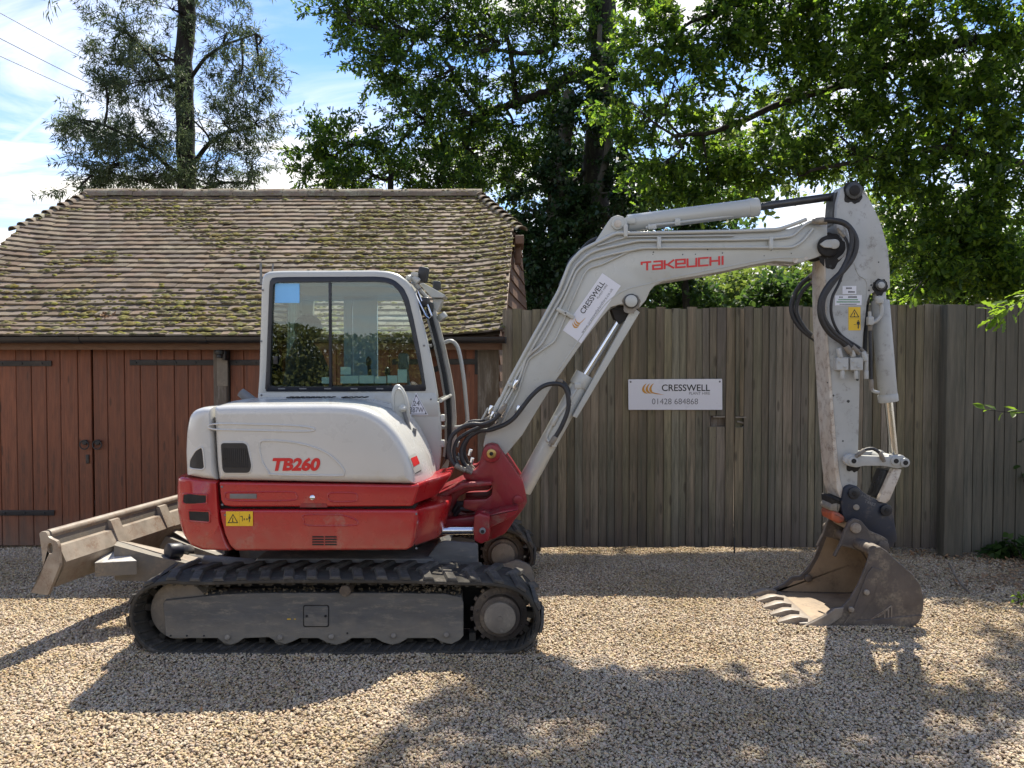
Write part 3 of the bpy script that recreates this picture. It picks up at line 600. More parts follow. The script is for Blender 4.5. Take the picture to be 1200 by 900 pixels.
for px, par in ((99, dA), (114, dB)):
    c = P(px, 520, YD-.02); mb = MB()
    mb.tube([c+Vector((math.cos(a)*.042, -.006, math.sin(a)*.042-.01)) for a in np.linspace(0, 2*math.pi, 21)], .0065, 6)
    mb.cyl(c+Vector((0, .02, .012)), c+Vector((0, -.006, .012)), .026, 12, .005)
    mb.build('ring_handle', MT['iron'], par)
MB().box(P(102.5, 538, YD-.006), (.03, .01, .085), .004).build('lock_plate', MT['iron'], dA)
MB().box(P(261, 520, YD-.02), (X(268)-X(253.5), .1, 0.01)).build('post_foot', MT['iron'], garage)
pm = MB().box((X(261), YD+.0, (ztop+zbot)/2), (X(268.5)-X(253.5), .12, ztop-zbot-.004), .006).build('timber_post', MT['oak'], garage)
MB().box(P(260.5, 430, YD-.063), (.1, .006, .36), .003).build('fixing_plate', MT['steel'], pm)
MB().box((X(572), YD+.02, (ztop+zbot)/2), (X(590)-X(563.5)-.02, .1, ztop-zbot-.004), .006).build('timber_post', MT['oak'], garage)
# lamp on the post
lp = MB(); c = P(257, 411, YD-.13)
lp.cyl(c+Vector((0, 0, -.035)), c+Vector((0, 0, .015)), .045, 16, .006).cyl(c+Vector((.0, .0, -.07)), c+Vector((0, 0, -.035)), .03, 12, .004).box(c+Vector((.04, .05, -.03)), (.03, .10, .12), .004)
lamp = lp.build('wall_lamp', MT['black'], garage)
MB().cyl(c+Vector((0, 0, .016)), c+Vector((0, 0, .075)), .038, 16, .01).build('lamp_glass', MT['sticker'], lamp)
# dead leaf heap on the roof
mb = MB(); c = roof_pt(P(132, 352, 7.5).x, .42)
for k in range(90):
    q = c+Vector((random.gauss(0, .045), random.gauss(0, .03), abs(random.gauss(.03, .02)))); a = Vector((random.gauss(0, 1), random.gauss(0, 1), random.gauss(0, .7))).normalized()*.02; b = a.orthogonal().normalized()*.009
    mb.add([q-a, q-b, q+a, q+b], [(0, 1, 2, 3)])
tag(mb.build('dead_leaf_clump', MT['dead'], None, 0), 'clump of dry brown leaves lying on the mossy roof tiles', 'leaf clump')

# ================================================================== GATES AND FENCE
YG = 7.13
ftop = P(800, 361, YG).z; fbot = .045
def board(x0, x1, z0, z1, Y, par, mat, flip=False, dz=0):
    w_ = x1-x0+.012
    for_ = [(-w_/2+.006, -.008), (-w_/2+.006, .018), (w_/2+.004, .018), (w_/2+.004, .010), (w_/2-.010, .009), (w_/2-.010, -.001)]   # feather edge: thick side proud, thin side tucked behind
    h = z1-z0; m = MB(); lay = []
    for zz in (0, h*.5, h): 
        jx = random.uniform(-.002, .002); lay.append([((-a if flip else a)+jx, b, zz-h/2) for a, b in for_])
    m.loft(lay); o = m.build('board', mat, par, 0)
    o.location = ((x0+x1)/2, Y+random.uniform(-.004, .004), (z0+z1)/2); o.rotation_euler = (0, R(random.gauss(0, .12)), 0)
    return o
def gate(name, label, cat, px0, px1, Y, top0, top1, bot, mat, pitch=9.3, notch=(), rails=True, group=None):
    t = thing(name, label, cat, (X((px0+px1)/2, Y), Y, 0), group)
    bpy.context.view_layer.update(); x0, x1 = X(px0, Y), X(px1, Y); nb = round((px1-px0)/pitch); ws = [random.uniform(.82, 1.18) for _ in range(nb)]; tot = sum(ws); x = x0
    for i, w_ in enumerate(ws):
        ww = (x1-x0)*w_/tot; zt = top0+(top1-top0)*(i/nb)+random.uniform(-.018, .010); zb = bot+random.uniform(-.01, .008)
        pxm = 600+(x+ww/2)/Y*900
        cut = [n_ for n_ in notch if n_[0] <= pxm <= n_[1]]
        if cut:
            za, zb2 = P(600, cut[0][2], Y).z, P(600, cut[0][3], Y).z
            board(x, x+ww, zb, zb2, Y, t, mat); board(x, x+ww, za, zt, Y, t, mat)
        else: board(x, x+ww, zb, zt, Y, t, mat)
        x += ww
    for z in (bot+.25, (bot+top0)/2-.1, top0-.25):
        MB().box(((x0+x1)/2, Y+.045, z), (x1-x0-.02, .045, .09), .003).build('rail', mat, t, 0)
    nl = MB()
    for o in [c for c in t.children if c.name.startswith('board')]:
        for z in (bot+.25, (bot+top0)/2-.1, top0-.25):
            for dx_ in (-.02, .018):
                zz = z+random.uniform(-.015, .015)
                if abs(zz-o.location.z) < o.dimensions.z/2-.02: nl.cyl((o.location.x+dx_, o.location.y+.002, zz), (o.location.x+dx_, o.location.y-.0022, zz), .0042, 5)
    nl.build('nail_heads', MT['iron'], t, 0, kind='stuff')
    return t
fp = gate('fence_panel', 'short weathered timber fence panel between the garage and the gates', 'fence', 588.5, 623, YG-.01, P(600, 363, YG).z, P(620, 363, YG).z, fbot, MT['fence'], 10.5)
g1 = gate('timber_gate', 'left weathered timber gate leaf, the one carrying the white sign', 'gate', 624, 859.5, YG, P(700, 361, YG).z, P(850, 360, YG).z, fbot+.018, MT['fence'], 9.4, notch=((834, 850, 487, 500),))
g2 = gate('timber_gate', 'right weathered timber gate leaf, behind the dipper arm and bucket', 'gate', 861.5, 1102.5, YG, P(900, 360, YG).z, P(1090, 357, YG).z, fbot+.015, MT['fence'], 9.6, notch=((861, 875, 487, 501),))
Y3 = 7.02
g3 = gate('fence_panel', 'dark grey green timber fence panel at the right edge of the drive', 'fence', 1130, 1330, Y3, P(1130, 356, Y3).z, P(1200, 355, Y3).z, .03, MT['fenceg'], 12.5)
MB().box(((X(1107, Y3)+X(1129, Y3))/2, Y3+.05, (.0+P(1115, 357, Y3).z)/2), (X(1129, Y3)-X(1107, Y3), .14, P(1115, 357, Y3).z-.0), .006).build('post', MT['fenceg'], g3)
MB().box((X(1100), YG+.13, 1.1), (.12, .1, 2.2), .005).build('post', MT['fence'], g2)
MB().box((X(626), YG+.13, 1.1), (.12, .1, 2.2), .005).build('post', MT['fence'], g1)
MB().box((X(860.3), YG-.012, P(600, 425, YG).z), (.035, .014, P(600, 362, YG).z-P(600, 487, YG).z), .002).build('cover_strip', MT['fence'], g2)
MB().box(P(842.5, 488.5, YG-.0), (.11, .02, .014), .002).build('latch_bar', MT['steel'], g1)
MB().box(P(868, 489, YG-.0), (.10, .02, .014), .002).cyl(P(864, 494, YG+.02), P(872, 496, YG+.02), .01, 8).build('latch_bar', MT['steel'], g2)
MB().cyl(P(860.5, 630, YG-.02), P(860.5, 648, YG-.02), .008, 8).build('drop_bolt', MT['iron'], g1)

MB().box(P(842.5, 494, YG+.05), (.16, .03, .16), .004).build('notch_light_block', MT['oak'], g1)  # block added behind the notch so no bright ground shows through
MB().box(P(871, 492, YG+.05), (.05, .03, .12), .004).box(P(865, 488.5, YG+.05), (.06, .03, .03), .004).build('notch_light_block', MT['dark'], g2)  # dark block added to darken the right notch
MB().box((X(859), YG+.045, 1.0), (.07, .03, 1.5), .004).build('gap_light_block', MT['fence'], g1)  # added behind the leaf gap to stop a bright line through it
# the sign
YS = YG-.028
sg = thing('sign', 'white rectangular plant hire sign with a phone number, fixed to the gate', 'sign', P(791, 480, YS))
MB().prism(rounded(XZ([(736.5, 480.3), (846.5, 480.3), (846.3, 444), (736.3, 444.6)], YS), .006, 2), YS, YS+.006, .001, 1).build('sign_board', MT['signw'], sg)
Yt = YS-.0012
def TX(s, x0, x1, yb, yt, mat, par, Y=Yt, bold=0, name='lettering', shear=0, spacing=1):
    return lettering(s, name, P(x0, yb, Y), P(x1, yb, Y), P(x0, yt, Y), mat, par, bold, shear, spacing)
TX('CRESSWELL', 775.5, 832, 458.3, 450.5, MT['ink'], sg, bold=.012)
TX('PLANT HIRE', 807.5, 832, 462.5, 459.3, MT['gink'], sg)
TX('01428 684868', 764, 818, 473.8, 467, MT['gink'], sg, bold=-.004)
def swoosh(map_, par, n3=3):
    mb = MB()
    for k in range(3):
        ox = .21*k; pts = []
        # crescent: outer arc bulging left, tapering to the top and running out to a tail at the right
        outer = [(.46, 1.0), (.20, .86), (.02, .66), (-.06, .45), (.0, .26), (.22, .10), (.6, .03)]
        inner = [(.9, -.02) if k == 2 else (.62, .0), (.40, .17), (.25, .32), (.19, .47), (.22, .66), (.32, .84)]
        if k == 2: outer[-1] = (.75, .0); inner[0] = (1.6, -.06)
        poly = catmull([(a, b) for a, b in outer], 4)+catmull([(a, b) for a, b in inner], 4)
        polyflat(mb, [map_(p[0]*.55+ox, p[1]) for p in poly])
    me = mb.mesh('emblem', MT['oink'], 0); return link('emblem', me, par)
swoosh(lambda a, b: P(753+a*20, 462-b*13, Yt), sg)
mb = MB()
for px, py in ((739, 447.5), (843.5, 447.2)): mb.cyl(P(px, py, YS+.001), P(px, py, YS-.003), .009, 10, .002)
mb.build('screw_head', MT['gink'], sg)


# ================================================================== EXCAVATOR
EX = thing('excavator', 'red and pale grey tracked excavator with its bucket resting on the gravel', 'excavator', (-1.05, 5.6, 0))
YT = 4.62
# ---- tracks
loopx = [(235, 683), (300, 681), (380, 680.5), (470, 681), (540, 683), (575, 684), (600, 688), (617, 697), (629, 711), (634.5, 728), (632, 744), (625, 756), (612, 766), (595, 770), (560, 771), (470, 772.5), (380, 773), (290, 773), (230, 773), (193, 772), (172, 766), (158, 752), (150, 732), (151, 714), (159, 697), (176, 686), (197, 681.5)]
loop = [Vector((p.x, p.y, 0)) for p in catmull([(*q, 0) for q in XZ(loopx, YT)], 8, True)]
loop = resample([(p.x, p.y+.012) for p in loop], 168)
if area(loop) < 0: loop = loop[::-1]
inn = inset(loop, .030)
def track(dy, side):
    lay = [[(x, YT+dy+.008, z) for x, z in inset(loop, .004)], [(x, YT+dy, z) for x, z in inset(loop, .009)], [(x, YT+dy, z) for x, z in inset(loop, .024)], [(x, YT+dy+.006, z) for x, z in inn], [(x, YT+dy+.394, z) for x, z in inn], [(x, YT+dy+.4, z) for x, z in inset(loop, .024)], [(x, YT+dy+.4, z) for x, z in inset(loop, .009)], [(x, YT+dy+.392, z) for x, z in inset(loop, .004)], [(x, YT+dy+.392, z) for x, z in loop], [(x, YT+dy+.008, z) for x, z in loop]]
    lay = lay[:-2]
    n = 168; v = [p for l in lay for p in l]; f = []
    for a in range(len(lay)):
        b = (a+1) % len(lay)
        for j in range(n):
            k = (j+1) % n; f.append((a*n+j, a*n+k, b*n+k, b*n+j))
    t = MB().add(v, f).build('rubber_track', MT['rubber'], EX, 40)
    # inner ribs
    mb = MB(); 
    for j in range(0, n, 2):
        c = Vector(inn[j]); tn = (Vector(inn[(j+1) % n])-Vector(inn[j-1])).normalized(); nn = Vector((-tn.y, tn.x))
        sk = .035
        q = []
        for yy, s_ in ((YT+dy+.012, 0), (YT+dy+.17, sk)):
            for a, b in ((-.011+s_, .0), (.011+s_, 0), (.008+s_, .010), (-.008+s_, .010)):
                p = c+tn*a+nn*b; q.append((p.x, yy, p.y))
        mb.loft([q[:4], q[4:]])
        if j % 4 == 0:
            p = c+nn*.03; mb.box((p.x, YT+dy+.17, p.y), (.04, .035, .05), 0, Matrix.Rotation(-math.atan2(tn.y, tn.x), 3, 'Y'))
            mb.box((p.x, YT+dy+.24, p.y), (.04, .035, .05), 0, Matrix.Rotation(-math.atan2(tn.y, tn.x), 3, 'Y'))
    mb.build('track_ribs', MT['rubber'], t, 0)
    return t
def lugmesh(w0, w1, sk):
    # local: x along track, y across, z outward
    h = .015; mb = MB(); lay = []
    for yy, s_, hl in ((w0, 0, .030), (w0+.006, .004, .036), ((w0+w1)/2, sk*.5, .034), (w1-.006, sk-.004, .036), (w1, sk, .028)):
        top = h if w0+.003 < yy < w1-.003 else h*.55
        lay.append([(s_-hl, yy, -.004), (s_-hl*.72, yy, top), (s_+hl*.72, yy, top), (s_+hl, yy, -.004)])
    return mb.loft(lay).mesh('tread_lug', MT['lug'], 30)
LN, LF = lugmesh(.0, .20, .055), lugmesh(.195, .395, -.055)
NL = 39
lp39 = resample(loop, NL*2)
nearT = track(0, 0); farT = track(1.55, 1)
for tr, dy in ((nearT, 0), (farT, 1.55)):
    for k in range(NL*2):
        c = Vector(lp39[k]); tn = (Vector(lp39[(k+1) % (NL*2)])-Vector(lp39[k-1])).normalized(); nn = Vector((tn.y, -tn.x))
        o = link('tread_lug', LN if k % 2 == 0 else LF, tr)
        m = Matrix(((tn.x, 0, nn.x, c.x), (0, 1, 0, YT+dy), (tn.y, 0, nn.y, c.y), (0, 0, 0, 1)))
        o.matrix_basis = m
# ---- track frames, wheels
YF = YT+.10
framepx = [(191, 708), (193, 704), (258, 697), (300, 695), (460, 695), (520, 696), (541, 700), (543, 706), (543, 745), (539, 750), (529, 755), (519, 753), (509, 748), (478, 748), (470, 753), (460, 756), (449, 753), (440, 748), (412, 748), (404, 753), (394, 756), (383, 753), (373, 748), (351, 748), (343, 752), (334, 755), (324, 752), (315, 747), (286, 748), (279, 753), (270, 756), (260, 752), (255, 748), (200, 748), (194, 745)]
def tframe(Y, sgn, par):
    fr = MB().prism(XZ(framepx, YF), Y, Y+.018*sgn if sgn > 0 else Y-.018, .003, 1)
    # top sloped cover and box behind
    top = XZ([(192, 704), (258, 697), (541, 699), (541, 720), (192, 720)], YF)
    y0, y1 = (Y+.018, Y+.16) if sgn > 0 else (Y-.16, Y-.018)
    fr.prism(top, y0, y1, .008, 2)
    fr = fr.build('track_frame', MT['frame'], par, 40)
    return fr
for dy in (0, 1.55):
    fr = tframe(YF+dy, 1, EX)
    if dy == 0:
        MB().prism(rounded(XZ([(355.3, 708.8), (385.7, 708.8), (385.7, 734.7), (355.3, 734.7)], YF), .014, 3), YF-.002, YF-.0005).build('plate_gap', MT['dark'], fr, 0)
        mb = MB().prism(rounded(XZ([(356.5, 710), (384.5, 710), (384.5, 733.5), (356.5, 733.5)], YF), .012, 3), YF-.006, YF, .002, 1)
        cp = mb.build('cover_plate', MT['frame'], fr)
        m2 = MB()
        for px in (359.5, 381.5): m2.cyl(P(px, 722, YF-.004), P(px, 722, YF-.012), .008, 8, .002)
        m2.build('bolt', MT['dark'], fr)
        for px, py in ((266, 747), (328, 747), (388, 746), (461, 745), (523, 744)):
            MB().cyl(P(px, py, YF+.005), P(px, py, YF-.016), .017, 12, .005).build('bolt', MT['steel'], fr)
        for px, py in ((200, 745), (219, 745), (239, 745), (407, 742)): MB().cyl(P(px, py, YF+.002), P(px, py, YF-.003), .006, 8).build('bolt', MT['dark'], fr)
        for k in range(2): MB().box(P(338.5+k*7, 725.5, YF-.0015), (.022 if k == 0 else .009, .002, .006)).build('paint_mark', MT['yellow'], fr, 0)
    o = Vector((0, dy, 0))
    cs = P(586, 723, YF); R_s = .172
    mb = MB().cyl(cs+o+Vector((0, .05, 0)), cs+o+Vector((0, .10, 0)), R_s, 48, .008).cyl(cs+o+Vector((0, .0, 0)), cs+o+Vector((0, .25, 0)), .128, 40, .012)
    for k in range(17):
        a = 2*math.pi*k/17; mb.box(cs+o+Vector((math.cos(a)*(R_s+.003), .075, math.sin(a)*(R_s+.003))), (.03, .03, .026), .004, Matrix.Rotation(-a, 3, 'Y'))
    for k in range(9):
        a = 2*math.pi*(k+.3)/9; q = cs+o+Vector((math.cos(a)*.148, .052, math.sin(a)*.148)); mb.cyl(q, q+Vector((0, -.010, 0)), .009, 8, .002)
    sp = mb.build('sprocket', MT['bucket'], EX, 30)
    q = cs+o; m2 = MB().cyl(q+Vector((0, .02, 0)), q+Vector((0, -.028, 0)), .100, 36, .012); m2.cyl(q+Vector((.01, -.026, -.075)), q+Vector((.01, -.032, -.075)), .012, 8).cyl(q+Vector((0, -.026, .0)), q+Vector((0, -.034, .0)), .014, 8)
    m2.build('drive_motor_cover', MT['steel'], sp)
    ci = P(208, 717.5, YF)
    mb = MB().cyl(ci+o+Vector((0, .04, 0)), ci+o+Vector((0, .08, 0)), .150, 40, .01).cyl(ci+o+Vector((0, .03, 0)), ci+o+Vector((0, .22, 0)), .185, 44, .012)
    mb.build('idler_wheel', MT['steel'], EX, 30)
    MB().prism(rounded(XZ([(205, 690), (598, 690), (612, 722), (598, 752), (205, 752), (186, 722)], YF), .05, 4), YF+dy+.24, YF+dy+.28).build('inner_track_plate', MT['dark'], EX)  # near-black plate added as shade in the gaps behind the wheels
    q = P(405, 691.5, YF); MB().cyl(q+o+Vector((0, -.02, 0)), q+o+Vector((0, .2, 0)), .036, 20, .006).build('top_roller', MT['bucket'], EX)
    for px in (266, 328, 388, 461, 523):
        q = P(px, 745, YF)+o; MB().cyl(q+Vector((0, .03, -.025)), q+Vector((0, .21, -.025)), .052, 20, .008).build('bottom_roller', MT['frame'], EX)
    # spoil lying on the frame
    mb = MB()
    for k in range(420 if dy == 0 else 250):
        px = random.choice((random.gauss(500, 28), random.gauss(300, 60), random.uniform(200, 535))); px = min(max(px, 200), 538)
        zt = P(px, 697.5, YF).z; c = Vector((P(px, 697, YF).x, YF+dy+random.uniform(.025, .15), zt+random.uniform(-.008, .022 if px > 440 else .006))); s_ = random.uniform(.005, .014)
        a, b, c2 = [Vector((random.gauss(0, 1), random.gauss(0, 1), random.gauss(0, 1))).normalized()*s_ for _ in range(3)]
        mb.add([c+a, c+b, c+c2, c-a, c-b], [(0, 1, 2), (0, 2, 4), (0, 4, 1), (3, 2, 1), (3, 4, 2), (3, 1, 4)])
    mb.build('dried_mud', MT['spoil'], fr, 0, kind='stuff')
# far frame lit inner side towards the front
ff = XZ([(566, 668), (606, 655), (622, 662), (627, 680), (620, 698), (566, 700)], 6.17)
MB().prism(rounded(ff, .03, 4), 6.15, 6.19, .006, 2).build('inner_track_plate', MT['frame'], EX)
# ---- lower frame
mb = MB().prism(XZ([(300, 655), (505, 655), (515, 672), (480, 690), (310, 690), (285, 672)], 5.0), 5.02, 6.15, .02, 2)
mb.cyl((-.98, 5.6, .50), (-.98, 5.6, .66), .42, 40, .01)
mb.build('centre_frame', MT['frame'], EX)
leg = MB().prism(rounded(XZ([(490, 668), (512, 638), (520, 634), (560, 637), (561, 676), (490, 682)], 5.06), .02), 5.06, 5.09, .006, 2)
leg.prism(XZ([(490, 668), (512, 640), (520, 637), (556, 640), (556, 676), (490, 682)], 5.09), 5.09, 5.16, .006, 2)
leg.build('frame_bracket', MT['frame'], EX)
# ---- dozer blade
NB = Vector((-2.85, 4.78, 0)); LB = Vector((.385, 1.92, 0)); nbv = Vector((LB.y, -LB.x, 0)).normalized()  # normal towards the machine
zb = lambda py: P(60, py, 4.78).z
xb = lambda px: P(px, 640, 4.78).x-NB.x
def bl(sec, t0, t1):
    lay = []
    for t in (t0, t1): lay.append([NB+LB*t+nbv*xb(px)+Vector((0, 0, zb(py))) for px, py in sec])
    return lay
mould = [(50, 629), (58, 629), (61, 645), (58, 662), (50, 678), (43, 693), (34.5, 694.5), (45, 677), (50, 663), (49, 648)]
dz = MB().loft(bl(mould, 0, 1)); shelf = MB().loft(bl([(58, 640), (66, 641), (75, 659), (73, 664), (58, 690), (52, 690), (56, 665)], .012, .988))
dz = dz.build('dozer_blade', MT['bladeshade'], EX, 25); shelf.build('box_stiffener', MT['blade'], dz, 25)  # mouldboard darker, shelf lighter: shading put into the two colours
tb = NB+nbv*xb(54)+Vector((0, 0, zb(627))); MB().tube([tb+LB*t for t in (0.003, .25, .5, .75, .997)], .030, 14).build('top_tube', MT['blade'], dz)
side = [(47, 625), (50, 622.5), (57, 623), (59, 629), (64, 631), (70, 633), (72.5, 638), (73, 650), (74, 661), (66, 678), (57, 697), (34, 695), (43, 684), (48.5, 674), (51, 663), (50, 648)]
for t in (-.012, .994):
    hole = [(61.5+4*math.cos(a), 642+6.5*math.sin(a)) for a in np.linspace(2*math.pi, 0, 24, endpoint=False)]
    outp = [Vector(q) for q in side]
    m = MB(); l0 = bl(side, t, t+.012)
    # ring with a lifting eye
    o_ = resample(side, 60); 
    i0 = min(range(24), key=lambda i: (hole[i][0]-o_[0][0])**2+(hole[i][1]-o_[0][1])**2)
    hr = resample(hole[i0:]+hole[:i0], 60)
    if area(o_)*area(hr) < 0: hr = [hr[0]]+hr[1:][::-1]
    lay = bl(o_, t, t+.012)+bl(hr, t, t+.012)[::-1]
    n = 60; v = [p for l in lay for p in l]; f = []
    for a in range(4):
        b = (a+1) % 4
        for j in range(n):
            k = (j+1) % n; f.append((a*n+j, a*n+k, b*n+k, b*n+j))
    m.add(v, f); m.build('end_plate', MT['blade'], dz, 30)
for t in (.255, .52, .76):
    MB().loft(bl([(56, 628), (63, 629), (76, 658), (74, 662), (62, 645)], t, t+.045)).build('rib', MT['blade'], dz, 20)
# arms of the blade
def beam(a, b, w_, h0, h1, name, mat):
    a = Vector(a); b = Vector(b); dn = (b-a); s = dn.cross(Vector((0, 0, 1))).normalized()*w_/2
    return MB().loft([[p-s-Vector((0, 0, h/2)), p+s-Vector((0, 0, h/2)), p+s+Vector((0, 0, h/2)), p-s+Vector((0, 0, h/2))] for p, h in ((a, h0), (a.lerp(b, .45), (h0+h1)/2*.95), (b, h1))]).build(name, mat, dz, 20)
a1 = P(136, 657, 5.20); b1 = P(236, 672, 5.36)
beam(a1, b1, .12, .24, .13, 'blade_arm', MT['bladeshade'])
a2 = P(190, 640, 5.86); b2 = P(262, 660, 5.92)
beam(a2, b2, .12, .22, .13, 'blade_arm', MT['bladeshade'])
# lighter top strips put the light on the arms into colour; gusset plate
quad_plate('arm_top_strip', [P(136, 634, 5.26), P(143, 634, 5.36), P(236, 655, 5.48), P(222, 659, 5.34)], .006, MT['blade'], dz)
quad_plate('arm_top_strip', [P(190, 616, 5.86), P(197, 616, 5.96), P(262, 646, 5.99), P(246, 650, 5.87)], .006, MT['blade'], dz)
g0, gA, gB = P(135.5, 638.5, 5.33), P(111, 659.5, 5.04), P(160, 657, 5.10)
dn = Vector((0, 0, -.085))
MB().loft([[g0, gA, gB], [g0+Vector((0, 0, -.004)), gA+Vector((0, 0, -.004)), gB+Vector((0, 0, -.004))]]).build('gusset_plate', MT['shine'], dz, 0)
MB().loft([[g0+dn*.06, gA+dn*.06, gB+dn*.06], [g0+dn*1.1, gA+dn*1.1, gB+dn*1.1]]).build('gusset_box', MT['bladeshade'], dz, 0)
MB().cyl(P(203, 645, 5.30), P(222, 645, 5.75), .04, 20, .01).cyl(P(196, 646, 5.28), P(212, 645, 5.36), .055, 20, .012).build('lift_cylinder_pin', MT['navy'], dz)
MB().cyl(P(205, 655, 5.6), P(300, 662, 5.6), .045, 16, .006).build('lift_cylinder', MT['bladeshade'], dz)

# ---- upper body
YH = 4.72; YB = 5.36
def lerp_poly(a, b, t): return [(p[0]*(1-t)+q[0]*t, p[1]*(1-t)+q[1]*t) for p, q in zip(a, b)]
def body(A, B, mat, name, r=.05, cr=.03, yend=YB, ymid=5.08, par=None, sm=50):
    """A and B are sharp outlines (near face, far face) with the same corners; the near rim is rounded by r"""
    lay = []
    for k in range(8):
        a = math.pi/2*k/7; dd = r*(1-math.sin(a)); y = YH+r*(1-math.cos(a)); t = max(0, (y-YH)/(ymid-YH)); t = t*t*(3-2*t)
        lay.append([(x, y, z) for x, z in rounded(inset(lerp_poly(A, B, t), dd), cr, 4)])
    for y in np.linspace(YH+r+.03, ymid, 6):
        t = (y-YH)/(ymid-YH); t = t*t*(3-2*t); lay.append([(x, y, z) for x, z in rounded(lerp_poly(A, B, t), cr, 4)])
    lay.append([(x, yend, z) for x, z in rounded(B, cr, 4)])
    return MB().loft(lay).build(name, mat, par or EX, sm)
hoodA = [(254.5, 563.5), (252, 545), (249.5, 500), (248.5, 477), (262, 475), (387, 474), (415, 475.5), (434, 481), (450, 491), (465, 507), (477, 528), (483, 547), (485, 568)]
#hoodBpx = [(254.5, 563.5), (252, 545), (249.5, 500), (248.5, 471), (262, 469.5), (390, 468.5), (430, 470), (455, 477), (470, 487), (484, 505), (496, 528), (503, 545), (508, 566)]
def at(pts, Y, sc=YH):   # same world x,z whatever the depth: outline measured on plane Y
    return XZ(pts, Y)
# B outline measured at the plane where it is seen
hoodB = [(250, 541), (247.5, 525), (246, 495), (246, 472.5), (262, 469), (390, 466.5), (432, 470), (458, 477), (475, 488), (488, 507), (499, 530), (504, 545), (508, 560)]
# left end and bottom keep the world position of A
wa = XZ(hoodA, YH); wb = XZ(hoodB, 5.08)
wb2 = [(wa[i][0], wa[i][1]) if i < 3 else (wa[i][0] if i < 5 else wb[i][0], wb[i][1] if i > 4 else wa[i][1]+.02) for i in range(len(wa))]
hood = body(wa, wb2, MT['hood'], 'engine_hood', r=.055, cr=[.004, .05, .05, .02, .05, .05, .05, .05, .05, .05, .05, .05, .004])
rearA = [(217, 558), (216, 530), (217, 505), (220, 488), (226, 481), (236, 477.5), (246.5, 477), (247.5, 500), (250, 545), (252.5, 563.5), (236, 562)]
RA = XZ(rearA, YH); 
xr = max(p[0] for p in RA); xl = min(p[0] for p in RA); RA = [(x-.03*(xr-x)/(xr-xl), z) for x, z in RA]; ra = RA
# the rear cover wraps round the tail: rounded in plan as well
lay = []
for k in range(9):
    a = math.pi/2*k/8; y = YH+.14*(1-math.cos(a)); sh = .10*(1-math.sin(a)); dd = .05*(1-math.sin(min(math.pi/2, a*1.6)))
    xr = max(p[0] for p in ra); xl = min(p[0] for p in ra)
    lay.append([(x+sh*max(0, (xr-x)/(xr-xl)), y, z) for x, z in rounded(inset(ra, dd*.8), [.004, .02, .03, .03, .03, .02, .004, .02, .02, .004, .004], 3)])
lay.append([(x, 6.48, z) for x, z in rounded(ra, [.004, .02, .03, .03, .03, .02, .004, .02, .02, .004, .004], 3)])
rc = MB().loft(lay).build('rear_cover', MT['hood'], EX, 50)
# hood behind, to the cab's rear
MB().prism(rounded([(wa[4][0], 1.2), (-1.86, 1.2), (-1.86, 1.50), (wa[3][0], 1.50)], .03, 3), YB-.01, 6.46, .03, 3).build('rear_deck', MT['hood'], EX)
# vents on the hood top
mb = MB()
for k in range(14):
    px = 340+k*6.2+(8 if k > 8 else 0); c = P(px, 470.5, 5.2); c.z = wb2[5][1]+.001; mb.box(c, (.02, .12, .006))
mb.build('top_vent', MT['dark'], hood, 0)
# vents on the side
def vent(pts, par, lines='v'):
    p = rounded(XZ(pts, YH), .025, 4)
    n = len(p); mb = MB().prism(inset(p, -.006), YH-.004, YH+.004, .003, 1); v = mb.build('vent_rim', MT['hood'], par)
    g_ = MB().prism(inset(p, .003), YH-.0065, YH-.0045, 0); g_ = g_.build('grille', MT['black'], par, 0)
    m2 = MB(); xs = [q[0] for q in p]; zs = [q[1] for q in p]
    x = min(xs)+.02
    while x < max(xs)-.02:
        ins = [q[1] for q in p if abs(q[0]-x) < .03] or zs
        m2.box((x, YH-.008, (min(zs)+max(zs))/2), (.004, .003, (max(zs)-min(zs))*.62)); x += .012
    m2.build('grille_bars', MT['blackm'], par, 0)
vent([(258.5, 518.5), (286, 518.5), (290, 521), (295.5, 546), (293, 554.5), (263, 554.5), (260.5, 550)], hood)
rv = [(222, 548), (222.5, 539), (229, 528), (236.5, 523.5), (238, 528), (240, 548), (237, 550.5), (226, 549.5)]
from mathutils.bvhtree import BVHTree
brc = BVHTree.FromPolygons([tuple(v.co) for v in rc.data.vertices], [tuple(p.vertices) for p in rc.data.polygons])
def onto(b_, px, py, off):
    d_ = raydir(px, py).normalized(); h_ = b_.ray_cast(Vector((0, 0, CAM_H)), d_)[0]
    return (h_ if h_ else P(px, py, YH+.1))-d_*off
rvp = rounded(rv, 2.2, 3); cxy = (231, 541)
ctr = onto(brc, *cxy, .004); mb = MB(); rings = []
for f_ in (.33, .66, 1): rings.append([onto(brc, cxy[0]+(x-cxy[0])*f_, cxy[1]+(y-cxy[1])*f_, .004) for x, y in rvp])
n = len(rvp); mb.add([ctr]+rings[0]+rings[1]+rings[2], [(0, 1+i, 1+(i+1) % n) for i in range(n)]+[(1+k*n+i, 1+(k+1)*n+i, 1+(k+1)*n+(i+1) % n, 1+k*n+(i+1) % n) for k in range(2) for i in range(n)])
mb.build('grille', MT['black'], rc, 60)
MB().tube(rings[2]+[rings[2][0]], .005, 6).build('vent_rim', MT['hood'], rc)
